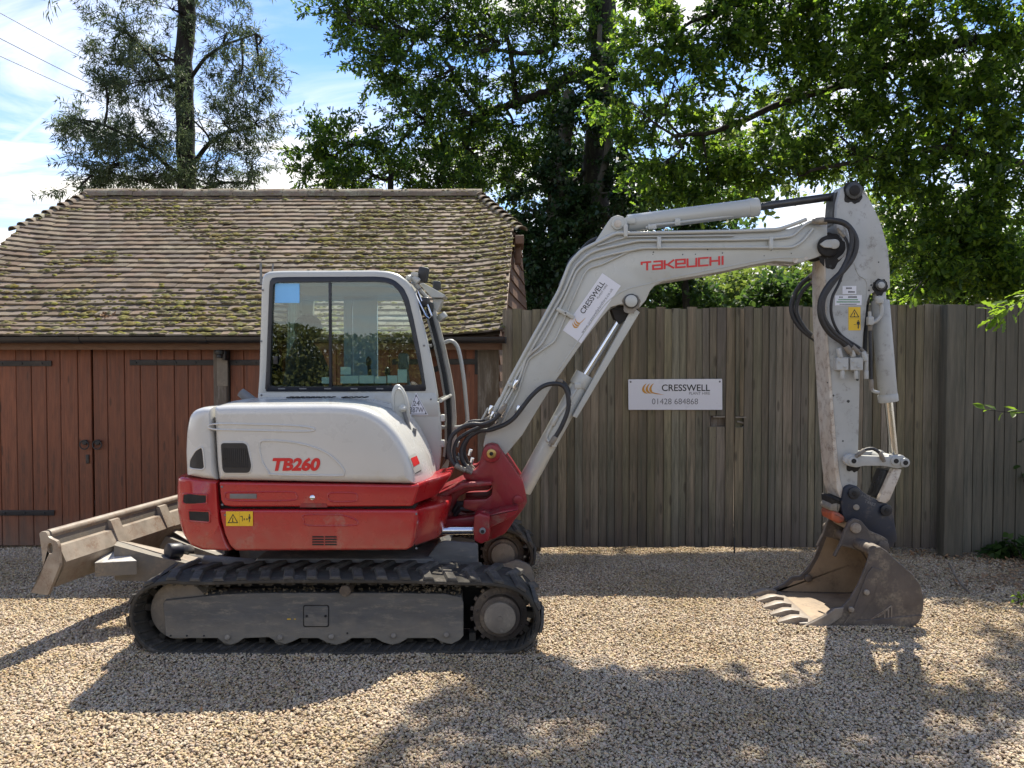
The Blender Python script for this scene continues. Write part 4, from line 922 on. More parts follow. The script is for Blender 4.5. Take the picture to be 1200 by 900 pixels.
# pressings on the hood
def press(pts, par, mat, r=.006, Y=YH, closed=True):
    r *= 1.5
    q = XZ(pts, Y); q = catmull([(*a, 0) for a in q], 5, closed)
    pts3 = [Vector((a.x, Y-.0005, a.y)) for a in q]
    if closed: pts3.append(pts3[0])
    MB().tube(pts3, r, 6, caps=not closed).build('pressing', mat, par)
press([(304, 526), (305, 518), (312, 516.5), (330, 517), (352, 520), (375, 527), (390, 536), (402, 549), (403, 555), (398, 557.5), (360, 557), (319, 556), (314, 552), (307, 540)], hood, MT['hood'], .0045)
press([(250, 497), (300, 497.5), (345, 499), (367, 502), (360, 505.5), (300, 504.5), (250, 503)], hood, MT['hood'], .004)
# lettering TB260
TX('TB260', 317, 373.5, 552, 536.2, MT['redl'], hood, Y=YH-.003, bold=.05, name='model_lettering', shear=.055)
# hood red badge and mirror foot recess on the front wing
# ---- red sides
bandA = [(256.5, 565.3), (484, 569), (490, 567), (491, 571), (484, 592.5), (480, 593.5), (385, 594), (272, 594), (262, 592.5), (258.5, 586)]
wA = XZ(bandA, YH)
bandB = XZ([(484, 569), (507, 556), (511, 566), (497, 588), (480, 593)], 5.0)
wB = [wA[0], (wA[1][0]+.10, wA[1][1]+.01), (wA[2][0]+.17, wA[2][1]+.02), (wA[3][0]+.17, wA[3][1]+.02), (wA[4][0]+.12, wA[4][1]+.01), (wA[5][0]+.08, wA[5][1]), wA[6], wA[7], wA[8], wA[9]]
band = body(wA, wB, MT['red'], 'side_band', r=.012, cr=.008)
lowA = [(256.5, 597.3), (480, 597.5), (488.5, 598.5), (489.5, 603), (486, 632), (482, 642), (476, 645), (276, 646), (269, 640), (263, 627), (258.5, 610)]
wA = XZ(lowA, YH); wB = [(x+(.17 if i in (2, 3) else .15 if i in (4, 5, 6) else .1 if i == 1 else 0), z) for i, (x, z) in enumerate(wA)]
low = body(wA, wB, MT['red'], 'side_panel', r=.018, cr=.012)
MB().box((-1.45, 4.98, .83), (1.1, .35, .33)).box((-1.3, 5.6, .82), (1.35, 1.6, .36)).build('chassis_core', MT['dark'], EX, 0)
# counterweight
cwp = [(208, 600), (207.5, 575), (208, 562), (212, 559.5), (254.5, 563.5), (256, 590), (258, 612), (264, 632), (271, 646.5), (236, 645.5), (222, 640), (214, 628), (210, 614)]
_q = XZ(cwp, YH); xr = max(p[0] for p in _q); xl = min(p[0] for p in _q); cw = resample(rounded([(x-.055*(xr-x)/(xr-xl), z) for x, z in _q], .014, 3), 110); xr = max(p[0] for p in cw); xl = min(p[0] for p in cw)
lay = []
for k in range(10):
    a = math.pi/2*k/9; y = YH-.004+.20*(1-math.cos(a)); sh = .12*(1-math.sin(a)); dd = .018*(1-math.sin(min(math.pi/2, a*2.2)))
    lay.append([(x+sh*((xr-x)/(xr-xl))**1.3, y, z) for x, z in inset(cw, dd)])
lay.append([(x, 6.30, z) for x, z in cw]); lay.append([(x+.10*((xr-x)/(xr-xl)), 6.45, z) for x, z in cw])
cwo = MB().loft(lay).build('counterweight', MT['red'], EX, 50)
def cw_y(x, z):
    xb0 = min(p[0] for p in cw if abs(p[1]-z) < .03)
    best = YH-.004
    for k in range(60):
        a = math.pi/2*k/59; y = YH-.004+.20*(1-math.cos(a)); xx = xb0+.12*(1-math.sin(a))*max(0, (xr-xb0)/(xr-xl))**1.3+.018*(1-math.sin(min(math.pi/2, a*2.2)))
        if xx <= x: return y
    return YH+.2
for q in ([(214.5, 578.5), (243, 579.5), (243, 590), (213.5, 590)], [(221, 598), (246, 599), (246.5, 612), (222, 610)]):
    p = rounded(XZ(q, YH), .010, 3); x0, x1 = min(t[0] for t in p), max(t[0] for t in p)
    rim = [Vector((x, cw_y(x, z)-.001, z)) for x, z in p]; MB().tube(rim+[rim[0]], .006, 6).build('slot_rim', MT['red'], cwo)
    mb = MB(); xs = np.linspace(x0, x1, 14)
    cols = []
    for x in xs:
        zs = []
        for i in range(len(p)):
            a_, b_ = p[i], p[(i+1) % len(p)]
            if (a_[0]-x)*(b_[0]-x) <= 0 and a_[0] != b_[0]: zs.append(a_[1]+(b_[1]-a_[1])*(x-a_[0])/(b_[0]-a_[0]))
        z0, z1 = (min(zs), max(zs)) if zs else (p[0][1], p[0][1]); cols.append(((x, cw_y(x, z0)-.003, z0), (x, cw_y(x, z1)-.003, z1)))
    vs = [v for c_ in cols for v in c_]; mb.add(vs, [(2*i, 2*i+2, 2*i+3, 2*i+1) for i in range(13)]); mb.build('slot', MT['dark'], cwo, 0)
# seam shadows are real gaps: a dark backing lies behind them
MB().prism(XZ([(250, 566), (486, 570), (486, 640), (262, 642)], YH+.05), YH+.05, YH+.3).build('seam_backing', MT['dark'], EX, 0)
press([(268, 577), (300, 576.5), (340, 576.5), (347, 580), (344, 586), (300, 587), (268, 586), (264, 581)], band, MT['red'], .0032)
press([(387, 578), (400, 577.3), (415, 578), (418.5, 582), (417, 587), (400, 588), (387, 587), (384.5, 582)], band, MT['red'], .0032)
press([(357, 603.5), (390, 603), (405, 604.5), (418, 610), (417, 615), (390, 616), (360, 615.5), (356, 610)], low, MT['red'], .0032)
MB().box(P(285, 581.5, YH-.003), (.165, .004, .030), .003).build('reflector', MT['grey'], band)
MB().cyl(P(366, 583, YH+.002), P(366, 583, YH-.008), .016, 20, .004).build('lock', MT['chrome'], band)
MB().prism(rounded(XZ([(353, 590), (382, 590), (384, 594.5), (351, 594.5)], YH-.002), .004, 2), YH-.003, YH).build('handle_recess', MT['red2'], band)
for k in range(4):
    for x0, x1 in ((366, 379), (381, 394)): MB().prism(XZ([(x0, 628.3+k*3), (x1, 628.3+k*3), (x1+.8, 629.9+k*3), (x0, 629.9+k*3)], YH-.001), YH-.0035, YH-.0005).build('louvre', MT['dark'], low, 0)
def warn(par, x0, y0, x1, y1, Y, vert=False):
    st = MB().prism(rounded(XZ([(x0, y1), (x1, y1), (x1, y0), (x0, y0)], Y), .003, 2), Y, Y+.002).build('warning_sticker', MT['yellow'], par, 0)
    mb = MB(); Yq = Y-.0008; w_ = x1-x0; h = y1-y0
    def u(a, b): return P(x0+w_*a, y0+h*b, Yq)
    if not vert: tri = [(.26, .16), (.46, .80), (.06, .80)]; fx, fy, s = .87, .25, 1
    else: tri = [(.5, .09), (.90, .44), (.10, .44)]; fx, fy, s = .8, .58, 1
    c = (sum(t[0] for t in tri)/3, sum(t[1] for t in tri)/3)
    tin = [(c[0]+(a-c[0])*.74, c[1]+(b-c[1])*.74) for a, b in tri]
    for i in range(3):
        j = (i+1) % 3; polyflat(mb, [u(*tri[i]), u(*tri[j]), u(*tin[j]), u(*tin[i])])
    if not vert:
        for q in ([(.24, .45), (.28, .42), (.25, .62), (.29, .70), (.22, .72)], [(.498, .05), (.502, .05), (.502, .95), (.498, .95)], [(.66, .49), (.70, .46), (.70, .62), (.66, .58)], [(.76, .46), (.80, .49), (.80, .58), (.76, .62)], [(.53, .33), (.62, .30), (.62, .68), (.60, .68), (.60, .36), (.53, .38)]): polyflat(mb, [u(*t) for t in q])
        fig = [(.845, .33), (.905, .33), (.91, .52), (.885, .52), (.885, .74), (.855, .74), (.855, .52), (.83, .52)]; hd = (.873, .25, .022, .06)
    else:
        for q in ([(.02, .498), (.98, .498), (.98, .502), (.02, .502)], [(.45, .24), (.55, .24), (.52, .36), (.48, .36)], [(.45, .38), (.55, .38), (.55, .41), (.45, .41)], [(.42, .75), (.55, .735), (.55, .765)], [(.55, .745), (.64, .745), (.64, .755), (.55, .755)]): polyflat(mb, [u(*t) for t in q])
        fig = [(.70, .62), (.92, .62), (.94, .75), (.86, .75), (.86, .92), (.76, .92), (.76, .75), (.68, .75)]; hd = (.81, .585, .06, .025)
    polyflat(mb, [u(*t) for t in fig]); polyflat(mb, [u(hd[0]+hd[2]*math.cos(a), hd[1]+hd[3]*math.sin(a)) for a in np.linspace(0, 2*math.pi, 10, endpoint=False)])
    link('symbol', mb.mesh('symbol', MT['ink'], 0), st)
warn(low, 264.8, 599.3, 296.3, 616.4, YH-.0055)
# exhaust
MB().tube([P(304, 478, 5.25), P(298, 472, 5.25), P(289, 465, 5.25), P(282, 459.5, 5.25)], [.034, .034, .033, .031], 20).build('exhaust_pipe', MT['grey'], EX)

# ---- cab
YC0, YC1 = 5.40, 6.40
outer = [(301, 470), (303, 440), (306, 330), (307.5, 322), (313, 318), (330, 317), (440, 316.5), (455, 317.5), (467, 321), (479, 330), (487, 345), (491, 362), (501, 400), (509, 440), (514, 470)]
seal = [(310.5, 459), (312, 430), (315.5, 335), (316.5, 327.5), (320, 325), (340, 324.5), (440, 324), (453, 325), (463, 328.5), (473, 337.5), (479, 350), (485, 375), (493, 415), (500, 458.5), (400, 459)]
glass = [(316, 453), (317, 430), (319.8, 338), (321, 332), (325, 330.8), (345, 330.5), (440, 330), (452, 331), (460, 334), (468, 342), (474, 355), (481, 383), (489, 420), (495, 451), (400, 453)]
cabm = MB()
def rp(pts, Y, r=.02): return rounded(XZ(pts, Y), r, 3)
O = resample(XZ(outer+[(406, 470)], YC0), 110); S = resample(XZ(seal, YC0), 110)
O = rp(outer, YC0); S_ = rp(seal, YC0, .015); Gp = rp(glass, YC0, .015)
def match(o, i, n):
    i = resample(i, n*4); o = resample(o, n)
    # polar matching round the centre
    cx = sum(p[0] for p in i)/len(i); cz = sum(p[1] for p in i)/len(i)
    out_ = []
    for p in o:
        d0 = Vector((p[0]-cx, p[1]-cz)).normalized()
        out_.append(max(i, key=lambda q: Vector((q[0]-cx, q[1]-cz)).normalized().dot(d0)))
    return o, out_
def ring(mb, o, i, y0, y1, n=120, bev=0):
    o, i = match(o, i, n)
    L4 = [[(x, y0+bev, z) for x, z in o]]+([[(x, y0, z) for x, z in inset(o, bev)]] if bev else [])+[[(x, y0, z) for x, z in i], [(x, y1, z) for x, z in i], [(x, y1, z) for x, z in o]]
    v = [p for l in L4 for p in l]; f = []; m = len(L4)
    for a in range(m):
        b = (a+1) % m
        for j in range(n):
            k = (j+1) % n; f.append((a*n+j, a*n+k, b*n+k, b*n+j))
    mb.add(v, f)
ring(cabm, O, S_, YC0, YC0+.05, bev=.018)
lower = [(301, 470.6), (514, 470.6), (517, 500), (517, 530), (514, 556), (511, 573), (505, 575), (490, 560), (301, 500)]
cabm.prism(XZ([(302.6, 460.5), (511, 460.5), (514, 480), (514, 488), (302.3, 488)], YC0), YC0-.0015, YC0+.02, .001, 1)
cabm.prism(rounded(XZ(lower, YC0), [.002, .002, .02, .03, .03, .02, .01, .01, .002], 3), YC0, YC0+.05, .012, 2)
cab = cabm.build('cab_frame', MT['white'], EX, 50); cabm = MB()
# far frame
farO = [(x, z) for x, z in O]
ring(cabm, O, rounded(XZ([(322, 459), (326, 333), (440, 331), (462, 337), (474, 360), (490, 430), (495, 458)], YC0), .03, 4), YC1-.05, YC1, bev=0)
cabm.prism(XZ(lower, YC0), YC1-.05, YC1)
cabm.build('far_side_frame', MT['white'], cab, 50)
# roof, rear shell: swept thin shell along the outline
top = O; 
oi = [i for i, p in enumerate(top)]
shell = [p for p in top if p[1] > 2.0 or p[0] < -1.70]
ins = [(x, z) for x, z in inset(O, .05)]
mb = MB()
rf = XZ([(308, 325), (313, 318.5), (330, 317.5), (440, 317), (455, 318), (467, 321.5), (478, 330.5), (485, 343), (480, 346), (470, 334), (455, 325), (330, 324.5), (312, 327)], YC0)
mb.prism(rf, YC0+.05, YC1-.05); mb.build('cab_roof', MT['white'], cab, 50)
mb = MB(); xw = XZ([(301, 470), (306, 330), (311, 330), (306, 470)], YC0)
for y0, y1 in ((YC0+.05, YC0+.16), (YC1-.16, YC1-.05)): mb.prism(xw, y0, y1)
mb.prism(XZ([(300, 500), (302, 455), (307, 455), (306, 500)], YC0), YC0+.16, YC1-.16)
mb.build('rear_pillar', MT['white'], cab)
MB().prism(XZ([(302.6, 455), (306, 330), (308, 330), (304.6, 455)], YC0), YC0+.165, YC1-.165).build('rear_window', MT['glass'], cab, 0)
MB().prism(XZ([(325, 330), (455, 330), (470, 340), (465, 342), (452, 334), (325, 334)], YC0), YC0+.08, YC1-.08).build('headlining', MT['interior'], cab)
# near window: black seal, panes
sm_ = MB(); ring(sm_, inset(S_, .0005), Gp, YC0-.006, YC0+.03, 120, .004); seal_o = sm_.build('window_seal', MT['blackm'], cab, 50)
pl = [p for p in Gp]
xm = P(387, 400, YC0).x
def clip(poly, x0, left=True):
    o = []; n = len(poly)
    for i in range(n):
        a, b = poly[i], poly[(i+1) % n]; ia = (a[0] <= x0) == left; ib = (b[0] <= x0) == left
        if ia: o.append(a)
        if ia != ib:
            t = (x0-a[0])/(b[0]-a[0]); o.append((x0, a[1]+t*(b[1]-a[1])))
    return o
MB().prism(clip(inset(Gp, -.004), xm+.01, True), YC0+.016, YC0+.021).build('window_pane', MT['glass'], cab, 0)
MB().prism(clip(inset(Gp, -.004), xm-.01, False), YC0+.007, YC0+.012).build('window_pane', MT['glass'], cab, 0)
MB().box((xm, YC0+.006, (P(387, 331, YC0).z+P(387, 453, YC0).z)/2), (.018, .022, P(387, 331, YC0).z-P(387, 453, YC0).z), .002).build('window_divider', MT['blackm'], cab)
MB().box(P(323, 422, YC0+.003), (.03, .012, .055), .008).build('window_catch', MT['black'], cab)
mb = MB()
for px in (330, 355, 384, 415, 445, 470): mb.box(P(px, 455.5, YC0-.006), (.05, .005, .010), .002)
mb.build('drain_slot', MT['grey'], cab)
quad = lambda a, b, c, d_, Y: [P(*a, Y), P(*b, Y), P(*c, Y), P(*d_, Y)]
Yg = YC0+.026
quad_plate('sticker_and_sky_patch', quad((322, 355), (351, 355), (351, 332), (322.5, 332), YC0+.0135), .001, MT['skypatch'], cab, label='sky blue square painted for the sky reflection')  # opaque blue square painted in for sky mirrored in the pane
for a in ((399, 439, 411, 430), (399, 449.3, 420, 440.3), (421, 449.3, 438, 440), (439, 449.3, 452.5, 441), (454, 449, 465.5, 440), (466, 448.3, 477, 433), (377, 449.5, 386, 442)):
    x0, y1, x1, y0 = a
    quad_plate('sticker_and_sky_patch', quad((x0, y1), (x1, y1), (x1, y0), (x0, y0), YC0+.0145 if x0 > 387 else YC0+.0225), .001, MT['sticker'], cab)
# interior
seatm = MB().tube([P(361, 470, 5.95), P(361, 440, 5.95), P(357, 415, 5.95), P(355, 402, 5.95), P(356, 397, 5.95)], [.20, .18, .13, .075, .06], 18)
seatm.sphere(P(361, 384, 5.95), (.105, .13, .105), 20, 12).box(P(385, 463, 5.95), (.5, .5, .14), .04)
seatm.build('driver_seat', MT['seat'], cab, 60)
MB().box(P(385, 480, 5.9), (1.1, .9, .12), .01).box(P(430, 462, 5.6), (.35, .14, .18), .03).box(P(430, 462, 6.22), (.35, .14, .18), .03).build('cab_floor', MT['black'], cab)
mb = MB()
for px, py, Y in ((433, 420, 5.62), (455, 432, 6.2)):
    mb.tube([P(px+1, 455, Y), P(px, 435, Y), P(px-1, py+6, Y)], [.02, .014, .014], 8).sphere(P(px-1, py+4, Y), (.022, .022, .04), 10, 8)
mb.build('control_lever', MT['black'], cab)
mb = MB().box(P(473, 424, 5.75), (.07, .1, .13), .02).tube([P(480, 455, 5.8), P(476, 430, 5.8)], .012, 8); mb.build('display_unit', MT['grey'], cab)
mb = MB()
for px, w_ in ((338, .05), (408, .07), (428, .20)):
    a = P(px, 345, 6.34); mb.box((a.x, 6.34, 1.85), (w_, .04, .95), .006)
mb.box((P(410, 350, 6.33).x, 6.34, P(410, 344, 6.33).z), (1.15, .04, .12), .006); mb.box((P(390, 462, 6.33).x, 6.34, P(410, 466, 6.33).z), (1.2, .04, .2), .006)
mb.build('far_side_lining', MT['interior'], cab)
# windscreen
wl = [(488, 350), (492, 365), (502, 403), (510, 440), (515, 470)]
def wpt(px, py, Y, dx=0): a = P(px, py, YC0); return (a.x+dx, Y, a.z)
mb = MB().loft([[wpt(a, b, y, -.012) for a, b in wl]+[wpt(a, b, y, -.018) for a, b in wl[::-1]] for y in (YC0+.052, YC1-.052)]); mb.build('windscreen', MT['glass'], cab, 0)
lw = [(515.2, 472), (517, 500), (517, 530), (514, 556)]
mb = MB().loft([[wpt(a, b, y, -.012) for a, b in lw]+[wpt(a, b, y, -.018) for a, b in lw[::-1]] for y in (YC0+.052, YC1-.052)]); mb.build('lower_windscreen', MT['glass'], cab, 0)
fl = wl+lw[1:]
mb = MB().loft([[wpt(a, b, y, .006) for a, b in fl]+[wpt(a, b, y, -.02) for a, b in fl[::-1]] for y in (YC1-.16, YC1-.06)]); mb.build('screen_seal', MT['blackm'], cab)
mb = MB().loft([[wpt(a, b, y, .035) for a, b in fl]+[wpt(a, b, y, -.03) for a, b in fl[::-1]] for y in (YC1-.045, YC1+.012)]); mb.build('front_pillar', MT['white'], cab, 50)
a, b = wpt(515, 470, YC0+.05, .004), wpt(515, 470, YC1-.06, .004); MB().tube([a, b], .014, 8).build('screen_bar', MT['white'], cab)
for py in (490, 520): MB().box(wpt(516.5, py, YC0+.03, .012), (.03, .05, .05), .01).build('hinge', MT['white'], cab)
# lamps and brackets at the front top
br = MB()
br.prism(rounded(XZ([(493, 334), (498, 333), (523, 347), (521, 350), (507, 350)], 5.75), .006, 2), 5.66, 5.9, .003, 1)
br.prism(rounded(XZ([(508, 351), (519, 351), (517, 358), (513, 366), (509, 362)], 5.75), .006, 2), 5.70, 5.86, .004, 1)
br.cyl(P(484, 325, 5.5), P(490, 331, 5.5), .03, 10, .005).cyl(P(478, 326, 5.46), P(492, 323, 5.62), .02, 8, .003).box(P(486, 322, 5.5), (.05, .05, .03), .008).cyl(P(516, 368, 5.8), P(520, 374, 5.8), .04, 12, .008)
br.tube([P(484, 330, 5.5), P(492, 340, 5.55), P(501, 350, 5.6)], .018, 8)
br = br.build('lamp_bracket', MT['white'], cab)
MB().box(P(496, 322, 5.55), (.075, .06, .11), .015, Matrix.Rotation(R(10), 3, 'Y')).box(P(512, 335, 5.85), (.06, .06, .07), .012).build('work_lamp', MT['black'], cab)
wp = MB().tube([P(489, 340, 5.5), P(487, 345, 5.5), P(493, 358, 5.5), P(499, 370, 5.5), P(503, 373.5, 5.5), P(506, 370, 5.5), P(501, 357, 5.5)], .009, 8).tube([P(493, 338, 5.52), P(489, 340, 5.52), P(494, 353, 5.52)], .007, 6)
wp.build('wiper_frame', MT['chrome'], cab)
MB().box(P(498, 354, 5.56), (.07, .08, .07), .02).box(P(504, 360, 5.6), (.05, .05, .08), .015).tube([P(488, 342, 5.54), P(490, 356, 5.54), P(497, 368, 5.54)], .022, 8).build('wiper_motor', MT['black'], cab)
# handrail
MB().tube(catmull([P(521, 401.5, 6.3), P(527, 399.5, 6.3), P(533, 402, 6.3), P(538, 412, 6.3), P(543, 440, 6.3), P(546.5, 475, 6.3), P(547.5, 496, 6.3), P(541, 500, 6.3), P(533, 501, 6.3)], 6), .017, 10).build('handrail', MT['white'], cab)
MB().tube([P(306, 333, 6.2), P(305.5, 308, 6.2)], .010, 8).tube([P(318, 330, 5.9), P(320, 309, 5.9)], .007, 8).build('aerial', MT['grey'], cab)
# numbered triangle
Yk = YC0-.004
tri = MB().prism(XZ([(487.5, 460), (478.0, 486.3), (501.8, 486.3)], Yk), Yk, Yk+.002).build('number_plate_triangle', MT['signw'], cab, 0)
mb = MB(); to = [(487.5, 462), (479.8, 485.4), (500.3, 485.4)]; cc = (489, 478); ti = [(cc[0]+(a-cc[0])*.93, cc[1]+(b-cc[1])*.93) for a, b in to]
for i in range(3): j = (i+1) % 3; polyflat(mb, [P(*to[i], Yk-.001), P(*to[j], Yk-.001), P(*ti[j], Yk-.001), P(*ti[i], Yk-.001)])
for i in range(3):
    a = Vector(to[i]); b = Vector(to[(i+1) % 3]); c = Vector(to[i-1]); polyflat(mb, [P(*a, Yk-.0012), P(*a.lerp(b, .12), Yk-.0012), P(*a.lerp(c, .12), Yk-.0012)])
link('border', mb.mesh('border', MT['ink'], 0), tri)
lettering('24', 'lettering', P(484, 475.5, Yk-.001), P(491.8, 475.5, Yk-.001), P(484, 469.6, Yk-.001), MT['ink'], tri)
lettering('BB7W', 'lettering', P(480.2, 483.3, Yk-.001), P(496.4, 483.3, Yk-.001), P(480.2, 477.4, Yk-.001), MT['ink'], tri)
# mirror
Ym = 5.02
el = [(469.5+10.2*math.cos(a)*(1+.06*math.sin(a)), 478.5-28.5*math.sin(a)) for a in np.linspace(0, 2*math.pi, 44, endpoint=False)]
ca_, sa_ = math.cos(R(-9)), math.sin(R(-9)); el = [(469.5+(x-469.5)*ca_-(y-478.5)*sa_*1, 478.5+(x-469.5)*sa_+(y-478.5)*ca_) for x, y in el]
mi = MB().prism(XZ(el, Ym), Ym-.015, Ym+.035, .018, 4).build('mirror', MT['white'], EX, 60)
iel = [(469.7+(x-469.5)*.72, 479+(y-478.5)*.84) for x, y in el]; q = [Vector((x, Ym-.016, z)) for x, z in XZ(iel, Ym)]; MB().tube(q+[q[0]], .006, 6).build('mirror_rim', MT['white'], mi)
MB().cyl(P(472, 478.5, Ym-.035), P(472, 478.5, Ym), .026, 14, .006).cyl(P(470, 479, Ym-.045), P(475, 479, Ym-.045), .012, 8).build('mirror_joint', MT['white'], mi)
MB().tube([P(472, 479, Ym-.02), P(479, 500, Ym-.02), P(482, 512, Ym-.0), P(484, 528, Ym+.02)], .013, 8).prism(rounded(XZ([(484, 501), (488, 502), (487, 516), (485, 526), (481, 526), (482, 512)], Ym), .004, 2), Ym-.01, Ym+.02, .003, 1).build('mirror_stalk', MT['grey'], mi)
MB().prism(XZ([(483, 513), (485, 512), (483, 521), (482, 521)], Ym-.012), Ym-.014, Ym-.01).build('slot', MT['dark'], mi, 0)
# red badge on the front wing: follows the sloping corner of the hood
from mathutils.bvhtree import BVHTree
bvh = BVHTree.FromPolygons([tuple(v.co) for v in hood.data.vertices], [tuple(p.vertices) for p in hood.data.polygons])
def on_hood(px, py, off):
    o_ = Vector((0, 0, CAM_H)); d_ = raydir(px, py).normalized(); h_, n_, i_, t_ = bvh.ray_cast(o_, d_)
    return (h_ if h_ else P(px, py, 4.95))-d_*off
def patch(name, q, mat, off, n=6):
    vs = []
    for j in range(n+1):
        for i in range(n+1):
            a = Vector(q[0]).lerp(Vector(q[1]), i/n); b = Vector(q[3]).lerp(Vector(q[2]), i/n); c_ = a.lerp(b, j/n); vs.append(on_hood(c_.x, c_.y, off))
    MB().add(vs, [(j*(n+1)+i, j*(n+1)+i+1, (j+1)*(n+1)+i+1, (j+1)*(n+1)+i) for j in range(n) for i in range(n)]).build(name, mat, hood, 60)
patch('badge_plate', [(478.5, 535), (487, 531), (496, 553), (487, 557)], MT['white'], .004)
patch('badge', [(481.5, 537), (488.5, 534), (492, 543), (485, 547)], MT['redl'], .007)
patch('badge_slot', [(486.5, 554.5), (493.5, 550.5), (493.8, 551.5), (486.8, 555.5)], MT['dark'], .007, 2)
bq = [P(481, 537, 4.89), P(493, 533, 5.02), P(497, 549, 5.04), P(487, 556, 4.91)]

# ---- swing bracket (front, red)
YK0, YK1 = 5.34, 5.72
sw = [(565.5, 529), (569, 521.5), (576, 519.5), (583, 521), (587, 527), (600, 545), (613, 565), (618, 588), (613, 597), (604, 608), (596, 620), (591, 626), (578, 632), (567, 636), (558, 632), (557, 600), (550, 598), (543, 596), (543, 586), (570, 585), (576, 580), (577, 570), (572, 564), (545, 562), (542, 555), (543.5, 551.5), (557, 551), (561, 546)]
cbp = XZ(sw, YK0); swm = MB()
swm.prism(rounded(cbp, .012, 2), YK0, YK0+.09, .008, 2); swm.prism(rounded(cbp, .012, 2), YK1-.09, YK1, .008, 2)
swm.prism(rounded(XZ([(590, 560), (613, 568), (616, 588), (600, 610), (575, 628), (566, 600), (580, 590)], YK0), .01), YK0+.08, YK1-.08)
swg = swm.build('swing_bracket', MT['red2'], EX, 40)
c = P(576, 531, YK0)
MB().cyl(c+Vector((0, .02, 0)), c+Vector((0, -.03, 0)), .063, 28, .008).build('pin_boss', MT['red2'], swg)
MB().cyl(c+Vector((0, -.02, 0)), c+Vector((0, -.042, 0)), .034, 20, .006).build('pin', MT['brass'], swg)
MB().cyl(c+Vector((0, -.03, 0)), c+Vector((0, -.046, 0)), .014, 12, .003).build('grease_nipple', MT['dark'], swg)
c = P(607, 586, YK0); MB().cyl(c+Vector((0, .02, 0)), c+Vector((0, -.012, 0)), .034, 22, .006).build('pin_boss', MT['red2'], swg)
# main frame nose behind the bracket
nose = MB()
nose.prism(rounded(XZ([(500, 590), (520, 572), (536, 566), (574, 566), (576, 575), (548, 578), (535, 585), (533, 598), (548, 604), (571, 596), (572, 612), (545, 622), (494, 640), (494, 600)], 5.36), .02, 3), 5.42, 5.64, .01, 2)
nose.prism(rounded(XZ([(494, 592), (512, 580), (541, 565), (576, 563), (577, 568), (546, 571), (528, 578), (505, 596)], 5.3), .012, 2), 5.26, 5.72, .008, 2)
nose.prism(rounded(XZ([(496, 612), (540, 607), (590, 602), (608, 596), (604, 602), (570, 614), (496, 624)], 5.3), .008, 2), 5.30, 5.66, .008, 2)
nose.prism(XZ([(475, 600), (500, 592), (500, 634), (475, 634)], 5.2), 5.15, 6.2, .01, 2)
nose = nose.build('frame_nose', MT['red2'], EX, 40)
MB().tube([P(532, 600, 5.40), P(537, 590, 5.38), P(550, 590, 5.37), P(574, 592, 5.37)], .020, 8).tube([P(533, 604, 5.38), P(540, 596, 5.36), P(552, 597, 5.36), P(574, 596, 5.36)], .016, 8).build('hydraulic_hose', MT['hose'], nose)
# swing cylinder: chrome rod and red knuckle
MB().cyl(P(480, 622, 5.10), P(556, 621.5, 5.16), .028, 24).build('swing_rod', MT['chrome'], EX, 40)
kn = MB().prism(rounded(XZ([(556, 603), (562, 600), (568, 602), (574, 604), (574, 626), (572, 632), (564, 636), (556, 632), (555, 618)], 5.12), .01, 3), 5.08, 5.30, .01, 2)
kn.cyl(P(564.5, 598, 5.18), P(564.5, 606, 5.18), .03, 16, .006).prism(rounded(XZ([(560, 606), (575, 603), (590, 598), (608, 596), (604, 603), (588, 612), (574, 618)], 5.15), .01, 2), 5.14, 5.34, .008, 2)
kn = kn.build('swing_knuckle', MT['red2'], EX, 40)
MB().cyl(P(565.5, 622, 5.10), P(565.5, 622, 5.07), .022, 16, .003).build('pin', MT['grey'], kn); MB().cyl(P(565.5, 623, 5.08), P(565.5, 623, 5.066), .012, 12).build('pin_hole', MT['dark'], kn)

# ---- boom
YM0, YM1 = 5.44, 5.67
boompx = [(570, 534), (566, 522), (570, 505), (582, 480), (597, 449), (618, 411), (640, 372), (659, 334), (668, 312), (676, 300), (688, 290), (700, 281), (722, 273), (740, 271.5), (860, 271), (895, 269.5), (925, 268), (948, 260.5), (962, 258), (970, 262), (970, 285), (964, 299), (955, 302.5), (937, 308), (908, 306), (880, 311), (850, 317.5), (820, 323), (795, 327), (778, 330), (768, 334), (762, 341), (757, 352), (750, 360), (742, 364), (735, 357), (726, 357), (716, 360), (707, 370), (692, 389), (680, 405), (664, 428), (650, 448), (630, 480), (612, 510), (597, 528), (588, 538), (578, 541)]
bm = MB().prism(XZ(boompx, YM0), YM0, YM1, .010, 2)
lug_ = [(698, 282), (705, 272), (713, 259), (717, 254), (724, 251.2), (731, 253), (735, 259), (736, 272), (736, 280), (700, 284)]
bm.prism(rounded(XZ(lug_, YM0), .006, 2), YM0+.02, YM0+.05, .004, 1).prism(rounded(XZ(lug_, YM0), .006, 2), YM1-.05, YM1-.02, .004, 1)
boom = bm.build('boom', MT['white'], EX, 35)
c = P(724, 262, YM0); MB().cyl(c+Vector((0, .01, 0)), c+Vector((0, .22, 0)), .028, 16, .004).cyl(c+Vector((0, .0, 0)), c+Vector((0, .06, 0)), .043, 20, .004).build('pin_boss', MT['white'], boom)
MB().cyl(c+Vector((0, -.006, 0)), c+Vector((0, .01, 0)), .026, 16, .003).build('pin', MT['armrust'], boom)
c = P(739.3, 353, YM0); MB().cyl(c+Vector((0, -.018, 0)), c+Vector((0, .1, 0)), .052, 26, .005).build('pin_boss', MT['darkrod'], boom); MB().cyl(c+Vector((0, -.026, 0)), c+Vector((0, .0, 0)), .043, 26, .006).build('pin', MT['white'], boom)
